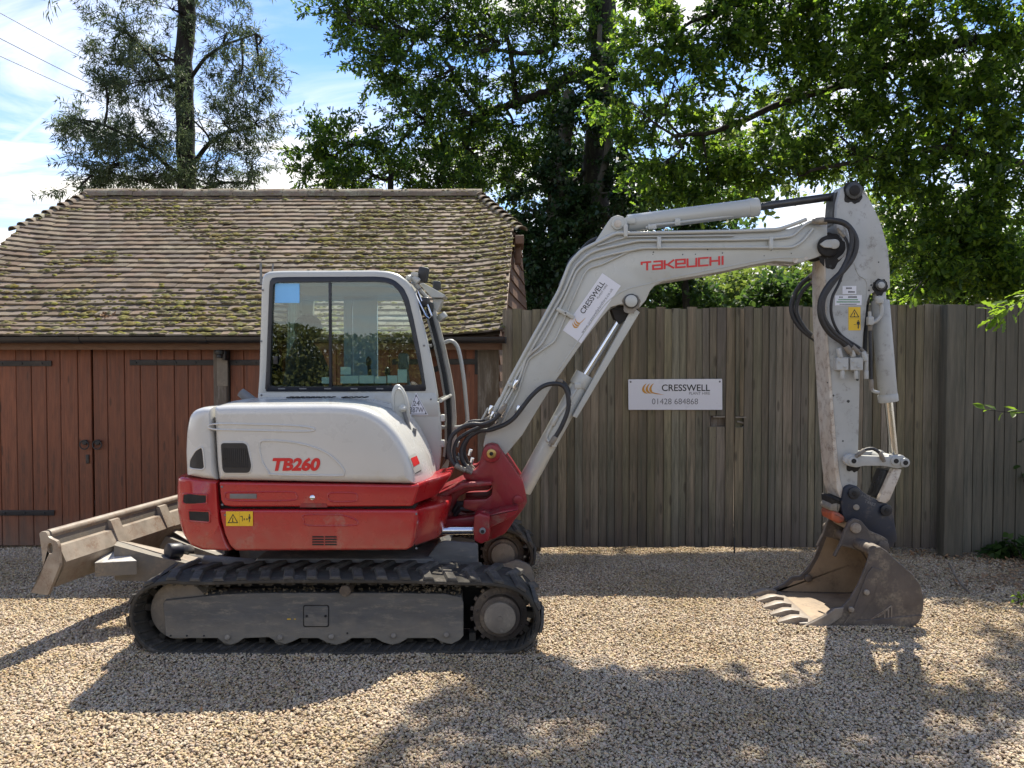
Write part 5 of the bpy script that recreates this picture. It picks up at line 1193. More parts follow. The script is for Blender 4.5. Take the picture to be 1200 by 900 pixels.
# weld seam along the lower edge of the side plate
def seamtube(pts, r, mat, par, Y, name='weld_seam'): MB().tube(catmull([P(a, b, Y) for a, b in pts], 5), r, 6).build(name, mat, par)
seamtube([(652, 437), (680, 396), (700, 368), (716, 350), (735, 339), (757, 333.5), (790, 325), (850, 313), (905, 303), (940, 302)], .005, MT['white'], boom, YM0)
# pipes on the boom: routed on its near face and top
def pipe(pts, r, Y=YM0-.018, name='hydraulic_pipe', mat='white', par=None):
    q = rounded([(a, b) for a, b in pts], 7, 3) if False else pts
    pp = []
    for i, (a, b) in enumerate(pts):
        v = Vector((a, b))
        if 0 < i < len(pts)-1:
            p0, p1 = Vector(pts[i-1]), Vector(pts[i+1]); k0 = min(6, (v-p0).length*.4); k1 = min(6, (p1-v).length*.4)
            s, e = v+(p0-v).normalized()*k0, v+(p1-v).normalized()*k1
            for t in (0, .25, .5, .75, 1): w_ = (1-t)**2*s+2*t*(1-t)*v+t*t*e; pp.append(P(w_.x, w_.y, Y))
        else: pp.append(P(a, b, Y))
    return MB().tube(pp, r, 8).build(name, MT[mat], par or boom, 60)
pipe([(580, 482), (600, 441), (626, 393), (655, 341), (668, 308), (682, 293), (722, 273), (735, 273.5), (860, 271), (912, 269), (930, 263), (945, 257)], .013)
pipe([(584, 482), (604, 443), (628, 400), (660, 344), (674, 312), (690, 297), (704, 292), (748, 282), (860, 281), (900, 280), (929, 277), (945, 262), (957, 258)], .010)
pipe([(588, 480), (609, 443), (617, 418), (634, 404), (642, 390), (664, 345), (676, 317), (690, 305), (720, 297), (754, 290.5), (860, 290), (930, 290), (942, 282), (953, 268)], .010)
pipe([(586, 500), (606, 462), (616, 430), (620, 420), (650, 400), (662, 372), (684, 322), (690, 314), (705, 310), (740, 293), (754, 290)], .008, YM0-.012)
pipe([(700, 288), (735, 277.5), (860, 276)], .006)
mb = MB()
for px, py, a in ((772, 285, 90), (658, 365, 58), (667, 369, 58), (903, 285, 90), (733, 271, 90), (600, 452, 60)):
    mb.box(P(px, py, YM0-.016), (.085 if a == 90 else .08, .04, .028), .006, Matrix.Rotation(R(-a if a == 90 else -a+90-0), 3, 'Y'))
mb.build('pipe_clamp', MT['white'], boom)
# hose on the back of the boom
MB().tube(catmull([P(700, 279, 5.6), P(690, 284, 5.6), (P(678, 296, 5.6)), P(668, 306, 5.6), P(662, 322, 5.6), P(656, 334, 5.6)], 5), .012, 8).build('hydraulic_hose', MT['hose'], boom)
# company sticker on the boom
Yb = YM0-.003
quad_plate('company_sticker', quad((659.5, 387), (681, 402.5), (727.5, 335), (705.8, 320), Yb), .0015, MT['signw'], boom)
E0, EX_, EY_ = Vector((681, 402.5)), Vector((727.5, 335))-Vector((681, 402.5)), Vector((659.5, 387))-Vector((681, 402.5))
def sb(u, v): q = E0+EX_*u+EY_*v; return P(q.x, q.y, Yb-.001)
lettering('CRESSWELL', 'lettering', sb(.36, .63), sb(.90, .63), sb(.36, .87), MT['ink'], boom, .012)
lettering('PLANT HIRE', 'lettering', sb(.66, .49), sb(.90, .49), sb(.66, .58), MT['gink'], boom)
lettering('www.cresswellplanthire.co.uk', 'lettering', sb(.13, .14), sb(.90, .14), sb(.13, .31), MT['gink'], boom, -.003)
swoosh(lambda a, b: sb(.13+a*.17, .50+b*.34), boom)
# TAKEUCHI: lettering built from square strokes
TK = {'T': [[(0, 1), (1, 1)], [(.62, 1), (.62, 0)], [(0, 1), (0, .78)]], 'a': [[(.12, 1), (1, 1), (1, 0), (0, 0), (0, .5), (1, .5)]], 'K': [[(0, 1), (0, 0)], [(0, .48), (.35, .48), (1, 1)], [(.35, .48), (1, 0)]], 'e': [[(0, .48), (1, .48), (1, 1), (0, 1), (0, 0), (1, 0)]], 'U': [[(0, 1), (0, 0), (1, 0), (1, 1)]], 'C': [[(1, 1), (0, 1), (0, 0), (1, 0)]], 'H': [[(0, 1), (0, 0)], [(1, 1), (1, 0)], [(0, .5), (1, .5)]], 'I': [[(.5, 1), (.5, 0)]]}
def stroke_word(word, mapf, par, mat, w_=.235):
    mb = MB(); adv = 0; tot = sum(.45 if c == 'I' else 1.3 for c in word)-.3; k = 0
    for ch in word:
        wd = .15 if ch == 'I' else 1
        for pl_ in TK[ch]:
            for i in range(len(pl_)-1):
                a, b = Vector(pl_[i]), Vector(pl_[i+1]); dn_ = (b-a).normalized(); s_ = Vector((-dn_.y, dn_.x))*w_/2
                a2 = a-dn_*w_*.42; b2 = b+dn_*w_*.42
                k += 1; q = [a2-s_, b2-s_, b2+s_, a2+s_]
                polyflat(mb, [mapf((adv+(p.x*wd if ch != 'I' else (p.x-.5)+.08))/tot, p.y*(1-w_)+w_/2, k) for p in q])
        adv += .45 if ch == 'I' else 1.3
    me = mb.mesh('maker_lettering', mat, 0); return link('maker_lettering', me, par)
t0 = Vector((752, 317.8)); tu = Vector((847.5, 310.8))-t0; tv = Vector((0, -11.5))
def tkm(u, v, k): q = t0+tu*u+tv*v; return P(q.x, q.y, YM0-.0015-.00002*k)
stroke_word('TaKeUCHI', tkm, boom, MT['redl'])
# ---- lift cylinder under the boom
Yl = 5.555
def PP(a, b, Y=Yl): return P(a, b, Y)
lc = MB().cyl(PP(612, 575), PP(682, 446), .066, 26, .008).cyl(PP(678, 453), PP(686, 439), .075, 26, .006)
lc = lc.build('lift_cylinder', MT['white'], EX, 40)
MB().cyl(PP(684, 442), PP(737, 357), .030, 20).build('rod', MT['chrome'], lc, 40)
MB().prism(XZ([(671, 488), (676, 490), (750, 366), (745, 362), (738, 366)], Yl-.09), Yl-.085, Yl-.02, .004, 1).build('rod_guard', MT['white'], lc)
MB().prism(rounded(XZ([(716, 362), (726, 358), (742, 358), (748, 363), (741, 369), (726, 380), (720, 373)], Yl-.05), .01), Yl-.06, Yl+.06, .006, 2).build('rod_end', MT['dark'], lc)
mb = MB().cyl(PP(647, 498, Yl-.075), PP(652, 488, Yl-.075), .018, 10, .003).tube(catmull([PP(646, 519, Yl-.07), PP(640, 513, Yl-.075), PP(649, 494, Yl-.075), PP(668, 468, Yl-.075), PP(679, 450, Yl-.07)], 4), .010, 8).box(PP(648, 520, Yl-.07), (.05, .03, .05), .008).box(PP(677, 452, Yl-.07), (.05, .03, .04), .008)
mb.build('hydraulic_pipe', MT['white'], lc)
# ---- hoses at the foot of the boom
def hose(pts, r=.014, Y0_=5.32, dY=0, par=EX, nm='hydraulic_hose'):
    q = catmull([P(a, b, (Y0_ if len(c_) == 0 else c_[0])) for a, b, *c_ in pts], 7)
    k = max(2, min(5, len(q)//5)); ff = MB()
    for e0, e1 in ((q[0], q[k]), (q[-1], q[-1-k])):
        d_ = (e1-e0).normalized()*.045; ff.cyl(e0-d_*.3, e0+d_, r*1.28, 10, .003); ff.cyl(e0-d_*.75, e0-d_*.25, r*1.0, 6)
    ff.build('crimped_fitting', MT['steel'], par, 40)
    return MB().tube(q, r, 8).build(nm, MT['hose'], par, 60)
hose([(540, 549), (531, 543), (526, 530), (528, 514), (538, 503), (552, 497), (566, 497), (580, 491), (590, 478)], .015, 5.30)
hose([(548, 552), (537, 545), (532, 530), (536, 516), (548, 507), (562, 501), (575, 497), (588, 480)], .013, 5.34)
hose([(552, 551), (543, 542), (541, 527), (549, 513), (562, 505), (577, 503), (600, 492), (622, 465), (638, 452), (655, 450), (664, 458), (666, 478), (658, 500), (647, 518)], .016, 5.36)
hose([(545, 552), (530, 540), (527, 522), (533, 506), (548, 500), (565, 500)], .012, 5.40)
hose([(556, 551), (548, 541), (544, 526), (552, 510), (566, 503), (576, 495), (584, 486)], .012, 5.42)
hose([(543, 500), (552, 494), (565, 493), (575, 489)], .012, 5.44)
hose([(652, 446), (660, 448), (666, 456), (668, 470)], .012, 5.5)
mb = MB()
for px, py, a in ((577, 487, 30), (582, 491, 30), (589, 484, 30), (575, 480, 30), (607, 480, 35), (604, 450, 30)): mb.cyl(P(px-1.5, py+5, 5.38), P(px+1.5, py-5, 5.38), .018, 10, .003)
for px, py in ((536, 520), (538, 535), (553, 540), (551, 530)): mb.cyl(P(px-1, py+4, 5.37), P(px+1, py-4, 5.37), .016, 8, .003)
mb.build('hose_fitting', MT['chrome'], EX)
mb = MB(); 
for a, b in (((560, 500), (572, 478)), ((565, 503), (586, 466)), ((571, 504), (596, 460))): mb.tube([P(*a, 5.47), P(*b, 5.47)], .008, 6)
mb.build('hydraulic_pipe', MT['white'], boom)

# ---- dipper arm
YA0, YA1 = 5.45, 5.66
armpx = [(980, 253), (981, 238), (985, 222), (991, 216.5), (1001, 214.5), (1008, 216), (1016, 227), (1025, 245), (1032, 260), (1037, 277), (1041, 293), (1043, 315), (1043.5, 337), (1039, 341), (1028, 340), (1019, 346), (1016, 355), (1014.5, 372), (1012, 392), (1010, 420), (1008, 441), (1007, 490), (1006, 530), (1005, 569), (990, 582), (984, 560), (980, 520), (976, 470), (972, 420), (968, 370), (967, 320), (970, 303), (985, 296), (988, 284), (983, 272), (980, 265)]
arm = MB().prism(XZ(armpx, YA0), YA0, YA1, .008, 2)
arm = arm.build('dipper_arm', MT['armw'], EX, 35)
fl_ = [(966.2, 303), (968, 320), (968.5, 370), (972, 420), (976, 470), (980, 520), (984, 560), (990, 583), (991, 586), (984, 583), (980, 572), (977, 540), (973, 480), (969.5, 420), (966.5, 370), (965.8, 320)]
MB().prism(XZ(fl_, YA0), YA0-.004, YA1+.012, .003, 1).build('front_flange', MT['armrust'], arm, 30)
seamtube([(1006, 217), (1017, 232)], .003, MT['armw'], arm, YA0)
seamtube([(1001, 308), (1006, 322), (1015, 329), (1016, 345), (1013, 370)], .004, MT['armw'], arm, YA0)
def pinboss(px, py, Y, r, par, m1='armw', m2='darkrod', d_=.03):
    c = P(px, py, Y); b = MB().cyl(c+Vector((0, .02, 0)), c+Vector((0, -d_, 0)), r, 24, .005).build('pin_boss', MT[m1], par); MB().cyl(c+Vector((0, 0, 0)), c+Vector((0, -d_-.010, 0)), r*.62, 18, .004).build('pin', MT[m2], par); return b
pinboss(1000, 224, YA0, .060, arm, 'darkrod', 'dark', .02); pinboss(1031, 334.5, YA0, .038, arm, 'darkrod', 'armw', .02)
# boom tip joint
c = P(972, 288, YA0-.04); MB().cyl(c, c+Vector((0, .3, 0)), .075, 30, .01).build('boom_tip_boss', MT['dark'], boom)
MB().cyl(P(978, 286, YA0-.07), P(978, 286, YA0), .034, 18, .008).prism(rounded(XZ([(961, 286), (968, 281), (980, 280), (984, 286), (980, 291), (966, 290)], YA0-.06), .01), YA0-.062, YA0-.045, .003, 1).build('pin_retainer', MT['armw'], boom)
seamtube([(985, 258), (991, 268), (994, 282), (990, 296), (982, 304)], .008, MT['armw'], arm, YA0)
# crowd cylinder on top of the boom
Yc = 5.555
cc_ = MB().cyl(P(735, 262, Yc), P(887, 242.5, Yc), .062, 28, .010).cyl(P(876, 244, Yc), P(888.5, 242.3, Yc), .066, 28, .006)
cc_ = cc_.build('crowd_cylinder', MT['white'], EX, 40)
MB().cyl(P(885, 243, Yc), P(986, 229, Yc), .028, 18).build('rod', MT['darkrod'], cc_, 40)
MB().tube([P(757, 267, Yc-.07), P(764, 264, Yc-.07), P(792, 261, Yc-.07), P(860, 253, Yc-.03)], .009, 8).box(P(738, 259, Yc-.06), (.08, .03, .045), .01).box(P(764, 266, Yc-.07), (.06, .03, .035), .006).box(P(794, 260, Yc-.068), (.04, .02, .05), .006).build('hydraulic_pipe', MT['white'], cc_)
MB().cyl(P(982, 230, Yc), P(998, 225, Yc), .045, 16, .006).prism(XZ([(980, 226), (986, 222), (984, 250), (979, 262), (978, 250)], YA0), YA0+.04, YA1-.04).build('rod_end', MT['darkrod'], cc_)
# bucket cylinder
Yq = 5.50
bc = MB().cyl(P(1031, 352, Yq), P(1041, 469, Yq), .063, 26, .008).cyl(P(1040, 462, Yq), P(1041.3, 471, Yq), .068, 26, .005).cyl(P(1029.5, 338, Yq), P(1031, 356, Yq), .045, 20, .008)
bc = bc.build('bucket_cylinder', MT['armw'], EX, 40)
MB().cyl(P(1041, 468, Yq), P(1047.5, 532, Yq), .029, 18).build('rod', MT['chromed'], bc, 40)
mb = MB().tube(catmull([P(1030.5, 352, Yq-.09), P(1033, 360, Yq-.09), P(1032, 370, Yq-.09), P(1025, 377, Yq-.09), P(1019, 377, Yq-.09)], 5), .014, 10).cyl(P(1030, 347, Yq-.1), P(1030.3, 356, Yq-.1), .028, 14, .008).box(P(1019.5, 376, Yq-.09), (.04, .04, .06), .008).cyl(P(1019, 365, Yq-.09), P(1019.4, 372, Yq-.09), .012, 8)
mb.tube(catmull([P(1021, 452, Yq-.06), P(1023, 458, Yq-.06), P(1030, 460, Yq-.06)], 4), .012, 8); mb.build('hydraulic_pipe', MT['armw'], bc)
hose([(1019.5, 380), (1020, 410), (1021, 452)], .012, Yq-.07, par=bc)
hose([(1016, 350), (1015, 365), (1014, 395), (1013, 420)], .016, Yq+.06, par=bc)
# arm hoses: big bundle
for k, (o1, r_) in enumerate(((0, .019), (3.5, .017))):
    hose([(958+o1, 259+o1*.3, 5.40), (975+o1, 258+o1*.4, 5.36), (992+o1*.6, 263+o1*.6, 5.33), (1003-o1*1.3, 280, 5.32), (1001-o1*1.6, 298, 5.32), (990-o1*1.3, 315+o1, 5.32), (972-o1*.2, 333+o1*1.6, 5.32), (962+o1*.8, 352, 5.32), (962+o1, 372, 5.33), (972+o1*1.6, 390, 5.36), (988+o1*1.4, 402, 5.39), (995+o1*2.3, 411, 5.40)], r_, par=arm)
hose([(985, 272, 5.40), (993, 284, 5.38), (993, 300, 5.38), (984, 330, 5.38), (975, 350, 5.38), (975, 372, 5.39), (985, 392, 5.40), (1005, 406, 5.41), (1013, 413, 5.41)], .010, par=arm)
hose([(955, 321, 5.72), (940, 332, 5.76), (930, 348, 5.78), (928, 366, 5.78), (938, 384, 5.76), (955, 398, 5.72), (968, 408, 5.68)], .018, par=arm)
hose([(957, 328, 5.70), (943, 338, 5.74), (935, 352, 5.76), (934, 368, 5.76), (944, 386, 5.74), (958, 397, 5.7)], .015, par=arm)
vb = MB()
for x0, x1 in ((980, 994), (996, 1011)): vb.prism(rounded(XZ([(x0, 419), (x1, 419), (x1, 434), (x0, 434)], 5.40), .006, 2), 5.39, 5.45, .005, 1)
for px in (987, 1003, 1015): vb.cyl(P(px, 434, 5.41), P(px, 444, 5.41), .016, 10, .003)
for px, py in ((984, 413), (999, 412), (1013, 417)): vb.cyl(P(px-1.5, py-5, 5.40), P(px+1, py+6, 5.40), .018, 10, .003)
vb.cyl(P(1015, 415, 5.41), P(1015, 434, 5.41), .014, 10, .003)
for px, py in ((984, 424), (990, 430), (1000, 424), (1006, 430)): vb.cyl(P(px, py, 5.39), P(px, py, 5.38), .009, 8, .002)
vb.build('valve_block', MT['armw'], arm)
# stickers on the arm
Ys = YA0-.003
quad_plate('data_sticker', quad((987.3, 344.6), (1003.5, 344.6), (1003.5, 335), (987.3, 335), Ys), .0015, MT['signw'], arm)
quad_plate('data_sticker', quad((978.4, 358), (1009.6, 357.6), (1010, 345.8), (978.6, 346.2), Ys), .0015, MT['signw'], arm)
mb = MB()
for x0, x1, y0, y1 in ((991.5, 998.5, 336.8, 338.6), (994, 1002, 341.2, 343), (983.5, 988, 347.4, 349), (994, 1004.5, 347.2, 349), (984, 1004, 356, 357)):
    n = int((x1-x0)/1.25)
    for i in range(n): a = x0+(x1-x0)*i/n; polyflat(mb, [P(a, y1, Ys-.001), P(a+.95, y1, Ys-.001), P(a+.95, y0, Ys-.001), P(a, y0, Ys-.001)])
link('fine_print', mb.mesh('fine_print', MT['ink'], 0), arm)
mb = MB()
for x0, x1, y0, y1 in ((982.5, 1005.5, 350.4, 351.8), (980.5, 1008, 353, 354.6)):
    n = int((x1-x0)/1.25)
    for i in range(n): a = x0+(x1-x0)*i/n; polyflat(mb, [P(a, y1, Ys-.001), P(a+.95, y1, Ys-.001), P(a+.95, y0, Ys-.001), P(a, y0, Ys-.001)])
link('fine_print', mb.mesh('fine_print', MT['greenink'], 0), arm)
warn(arm, 994.3, 359.8, 1008.5, 387.2, Ys, True)
def stain(px, py, Y, r, par, mat='dark', name='grease_stain', drip=0):
    c = P(px, py, Y); q = []
    for k in range(40):
        a = 2*math.pi*k/40; rr = r*(1+.22*mnoise.noise(Vector((math.cos(a)*2.2, math.sin(a)*2.2, px*.7)))+.10*mnoise.noise(Vector((math.cos(a)*6, math.sin(a)*6, px))))
        q.append(c+Vector((math.cos(a)*rr, 0, math.sin(a)*rr*(1+(drip if math.sin(a) < 0 else 0)))))
    m = MB(); polyflat(m, q); m.build(name, MT[mat], par, 0)
stain(973, 289, YA0-.0012, .10, arm, drip=.5); stain(1000, 224, YA0-.0012, .072, arm, drip=.25); stain(1031, 335, YA0-.0012, .052, arm, drip=.3); stain(1000, 541, YA0-.0012, .055, arm, drip=.4)
stain(739.5, 354, YM0-.0012, .062, boom, 'steel', drip=.35); stain(932, 305, YM0-.0012, .02, boom, 'armrust', 'rust_patch'); stain(945, 302.5, YM0-.0012, .014, boom, 'armrust', 'rust_patch')
for k in range(26):
    px_ = random.uniform(968, 1036); py_ = random.uniform(225, 560)
    if px_ > 1006 and py_ > 345: continue
    if py_ < 300 and px_ < 990: continue
    stain(px_, py_, YA0-.0013-k*.00003, random.uniform(.004, .011), arm, 'darkrod', 'paint_chip')
for k in range(9): stain(random.uniform(765, 930), random.uniform(291, 300), YM0-.0013-k*.00003, random.uniform(.003, .006), boom, 'darkrod', 'paint_chip')
for px_, py_ in ((258, 568), (258.5, 589), (486, 600), (486, 640), (262, 601)): MB().cyl(P(px_+2, py_+2.5, YH+.004), P(px_+2, py_+2.5, YH-.004), .007, 8, .002).build('bolt', MT['grey'], low)
for px_, py_ in ((306.5, 463), (306, 400), (308, 340), (505, 468), (497, 405)): MB().cyl(P(px_, py_, YC0+.004), P(px_, py_, YC0-.004), .008, 8, .002).build('bolt', MT['grey'], cab)
# ---- linkage
lk = MB().prism(rounded(XZ([(990, 535), (996, 531.5), (1004, 533), (1012, 534), (1040, 535), (1058, 533), (1064, 539), (1062, 547), (1052, 549), (1036, 546), (1012, 546), (1004, 548), (994, 546), (989, 541)], 5.38), .015, 3), 5.38, 5.42, .006, 2)
lk.prism(rounded(XZ([(990, 535), (996, 531.5), (1040, 535), (1058, 533), (1064, 539), (1062, 547), (1036, 546), (994, 546)], 5.38), .015, 3), 5.68, 5.72, .006, 2)
lk = lk.build('guide_link', MT['armw'], EX)
for px, py in ((999.5, 540), (1060, 542), (1049, 540)):
    c = P(px, py, 5.38); MB().cyl(c+Vector((0, .34, 0)), c+Vector((0, -.014, 0)), .033, 20, .004).build('pin_boss', MT['armw'], lk); MB().cyl(c+Vector((0, 0, 0)), c+Vector((0, -.018, 0)), .017, 14).build('pin_hole', MT['dark'], lk)
hose([(1007, 532), (1014, 527), (1023, 526), (1031, 531), (1034, 536)], .012, 5.37, par=lk)
hl = MB().prism(rounded(XZ([(1047, 549), (1057, 550), (1054, 560), (1043, 586), (1038, 590), (1030, 588), (1032, 582)], 5.40), .008, 2), 5.40, 5.45, .006, 2)
hl.build('tipping_link', MT['armrust'], EX)
MB().prism(rounded(XZ([(1034, 550), (1044, 550), (1046, 556), (1033, 580), (1022, 582), (1026, 570)], 5.55), .006, 2), 5.5, 5.64, .006, 2).build('tipping_link', MT['darkrod'], EX)
# ---- quick hitch
hp = [(989, 574), (992, 569.5), (998, 568), (1005, 570), (1012, 577), (1020, 582), (1031, 587), (1041, 591), (1045, 598), (1048, 608), (1050, 620), (1052, 632), (1047, 640), (1040, 646), (1028, 644), (1014, 634), (1004, 626), (996, 617), (988, 604), (986, 592)]
ht = MB().prism(rounded(XZ(hp, 5.42), .012, 2), 5.42, 5.47, .008, 2).prism(rounded(XZ(hp, 5.42), .012, 2), 5.62, 5.67, .008, 2).prism(XZ([(996, 590), (1040, 604), (1044, 636), (1026, 640), (1000, 616)], 5.42), 5.47, 5.62)
ht = ht.build('quick_hitch', MT['navy'], EX)
for px, py, r_ in ((1000, 577.5, .042), (1037.7, 597.5, .042)):
    c = P(px, py, 5.42); MB().cyl(c, c+Vector((0, -.02, 0)), r_, 24, .006).build('pin_boss', MT['black'], ht); MB().cyl(c, c+Vector((0, -.026, 0)), r_*.4, 14, .003).build('pin', MT['dark'], ht)
MB().cyl(P(1003.5, 594.5, 5.43), P(1003.5, 594.5, 5.405), .021, 16, .005).build('bolt', MT['steel'], ht)
# chalk writing on the hitch (barely legible): HILL / TUFF
for s_, a, b, c_ in (('HILL', (1009.5, 581.5), (1020.5, 586), (1010.3, 578.6)), ('T4487', (1012.5, 588.8), (1025, 594), (1014, 585))):
    lettering(s_, 'chalk_writing', P(*a, 5.418), P(*b, 5.418), P(*c_, 5.418), MT['grey'], ht)
MB().prism(rounded(XZ([(976, 604), (978, 600), (984, 601), (993, 607), (991, 613), (985, 615), (977, 611)], 5.40), .012, 3), 5.42, 5.62, .02, 3).build('hitch_guard', MT['orange'], ht)
MB().prism(rounded(XZ([(975, 596), (978, 590), (985, 588), (989, 594), (986, 602), (976, 600)], 5.40), .008, 3), 5.44, 5.62, .015, 2).build('hitch_nose', MT['steel'], ht)
MB().prism(rounded(XZ([(975, 583), (984, 584), (990, 588), (990, 592), (976, 592)], 5.42), .008, 3), 5.44, 5.62, .01, 2).build('hitch_neck', MT['dark'], ht)
# ---- bucket
YK, YKF = 5.13, 5.90
sidep = [(1019, 646), (1024, 641.5), (1032, 641), (1040, 646), (1047, 654), (1058, 663), (1070, 673), (1079, 686), (1083, 702), (1082, 716), (1077, 728), (1067, 736), (1050, 738), (1020, 737.5), (997, 737), (960, 736), (941, 734), (951, 729), (965, 722), (976, 713), (987, 711.5), (996, 702), (1006, 685), (1013, 668), (1018, 655)]
bk = MB(); ol = XZ(sidep, YK)
bk.prism(ol, YK, YK+.022, .004, 1); bk.prism(ol, YKF-.022, YKF, .004, 1)
back = [(1022, 641.5), (1032, 641), (1040, 646), (1047, 654), (1058, 663), (1070, 673), (1079, 686), (1083, 702), (1082, 716), (1077, 728), (1067, 736), (1050, 738), (1020, 737.5), (997, 737), (960, 736), (945, 735)]
bo = catmull([(*q, 0) for q in XZ(back, YK)], 4); bo = [(p.x, p.y) for p in bo]
def offs(pl, dd):
    o = []
    for i, p in enumerate(pl):
        a = Vector(pl[max(i-1, 0)]); b = Vector(pl[min(i+1, len(pl)-1)]); t = (b-a).normalized(); o.append((p[0]-t.y*dd*-1*-1, p[1]+t.x*dd*-1*-1) if False else (p[0]+t.y*dd, p[1]-t.x*dd))
    return o
ii = offs(bo, .016)
bk.loft([[(x, y, z) for x, z in bo+ii[::-1]] for y in (YK+.02, YKF-.02)])
bucket = bk.build('bucket', MT['bucket'], EX, 35)
i2 = offs(bo, .0175); i3 = offs(bo, .020)
MB().loft([[(x, y, z) for x, z in i2+i3[::-1]] for y in (YK+.024, YKF-.024)]).build('bucket_liner', MT['bucketin'], bucket, 35)
tp = P(1026, 646, YK); tq = Vector((tp.x, YKF, tp.z)); 
MB().tube([tp+Vector((-.015, .005, 0)), tq+Vector((-.015, -.005, 0))], .036, 16).build('top_beam', MT['bucket'], bucket)
MB().prism(inset(ol, .03), YKF-.024, YKF-.0225).build('bucket_liner', MT['bucketin'], bucket, 0)
# side cutters and wear strips
sc = XZ([(941, 733), (952, 728), (966, 721), (978, 712.5), (988, 711.5), (986, 722), (972, 732), (960, 735)], YK)
for y in (YK-.014, YKF+.0): MB().prism(sc, y, y+.014, .004, 1).build('side_cutter', MT['blade'], bucket)
w0 = XZ([(1016, 672), (1022, 664), (1034, 668), (1020, 704), (997, 737), (985, 736), (1000, 712)], YK); MB().prism(w0, YK-.008, YK, .002, 1).build('wear_plate', MT['bucket'], bucket)
MB().prism(XZ([(1003, 727), (1081, 720), (1076, 729), (1066, 736), (1050, 738), (998, 737)], YK), YK-.01, YK, .003, 1).build('wear_plate', MT['bucket'], bucket)
for px, py in ((1014.5, 693.5), (996.5, 713.5)): c = P(px, py, YK); MB().cyl(c, c+Vector((0, -.024, 0)), .019, 12, .006).build('bolt', MT['blade'], bucket)
c = P(996.5, 713.5, YK); c2 = Vector((c.x, YKF-.02, c.z)); MB().cyl(c2, c2+Vector((0, -.03, 0)), .03, 12, .008).build('bolt', MT['bucket'], bucket)
emb = MB()
def bar2(a, b, w_, Y): 
    a = P(*a, Y); b = P(*b, Y); dn_ = (b-a).normalized(); s_ = Vector((dn_.z, 0, -dn_.x))*w_/2; emb.loft([[a-s_, b-s_, b+s_, a+s_], [p+Vector((0, .006, 0)) for p in (a-s_, b-s_, b+s_, a+s_)]])
for a, b in (((1018, 728), (1045, 710)), ((1045, 710), (1045, 728)), ((1045, 728.5), (1018, 728.5)), ((1025, 724), (1040, 714.5)), ((1041, 714), (1041, 726)), ((1029, 723), (1037, 718)), ((1037, 717.5), (1037, 726))): bar2(a, b, .007, YK-.005)
emb.build('emblem', MT['blade'], bucket, 0)
lettering('RHINOX-XR', 'maker_lettering', P(1015.5, 734.8, YK-.0115), P(1054, 736.2, YK-.0115), P(1015.7, 730.6, YK-.0115), MT['blade'], bucket, .02)
# teeth
lipz = P(945, 735, YK).z; lipx = P(945, 735, YK).x
MB().box((lipx+.02, (YK+YKF)/2, lipz+.012), (.12, YKF-YK-.03, .022), .004).build('cutting_edge', MT['blade'], bucket)
def tooth():
    mb = MB(); lay = []
    for x, hw, z0, z1 in ((.06, .024, -.012, .030), (.0, .030, -.014, .040), (-.04, .036, -.012, .036), (-.09, .032, -.012, .018), (-.14, .022, -.010, -.002)):
        lay.append([(x, -hw, z0), (x, hw, z0), (x, hw, z1), (x, hw*.5, z1+.004), (x, -hw*.5, z1+.004), (x, -hw, z1)])
    return mb.loft(lay).mesh('tooth', MT['blade'], 30)
TMh = tooth()
for k in range(5):
    o = link('tooth', TMh, bucket); o.location = (lipx-.03, YK+.075+(YKF-YK-.15)*k/4, lipz+.014); o.rotation_euler = (0, R(2), 0)
# hanger ears
ear = [(977, 652), (985, 637), (990, 622), (995, 612), (1001, 607.5), (1009, 610), (1019, 622), (1034, 628), (1040, 632), (1043, 645), (1036, 652), (1024, 650), (1012, 648), (996, 642), (986, 640), (980, 653)]
for y in (5.36, 5.66):
    MB().prism(rounded(XZ(ear, 5.36), .008, 2), y, y+.03, .004, 1).build('hanger_ear', MT['bucket'], bucket)
c = P(1002.3, 618.5, 5.36); MB().cyl(c+Vector((0, .36, 0)), c+Vector((0, -.02, 0)), .036, 22, .005).build('pin', MT['blade'], bucket)
c = P(1034, 640, 5.36); MB().cyl(c+Vector((0, .36, 0)), c+Vector((0, -.02, 0)), .042, 22, .008).build('pin', MT['bucket'], bucket)

# ================================================================== TREES
LEAF = dict(
    oak=[(0, 0), (.12, .20), (.34, .10), (.46, .26), (.66, .12), (.80, .20), (1, 0), (.80, -.20), (.66, -.12), (.46, -.26), (.34, -.10), (.12, -.20)],
    small=[(0, 0), (.30, .26), (.72, .22), (1, 0), (.70, -.24), (.28, -.24)],
    narrow=[(0, 0), (.35, .085), (1, 0), (.35, -.085)],
    ivy=[(0, 0), (.15, .40), (.55, .30), (1, 0), (.55, -.30), (.15, -.40)])
def sunlit_gap(x, y, z):
    """True where a leaf would stand in the sun's way to the parts of the drive that lie in the sun"""
    gx_, gy_ = x-SX*z, y-SY*z
    wob = .28*np.sin(gx_*2.3+1)+.16*np.sin(gx_*5.1+gy_*3)
    a = (gx_ < -.25+.12*np.sin(gy_*3)-.32*np.clip(4.3-gy_, 0, 1)) & (gy_ > 1.5) & (gy_ < 7.9)
    b = (gx_ >= -.4) & (gx_ < 2.9+wob) & (gy_ > 4.42+wob*.45) & (gy_ < 6.05)
    c = (gx_ >= 2.6) & (gx_ < 4.1) & (gy_ > 5.05+wob*.3) & (gy_ < 5.45+wob*.5)
    e = (gx_ > -.3) & (gx_ < 3.4) & (gy_ > 7.13) & (gy_ < 7.45)
    return a | b | c | e
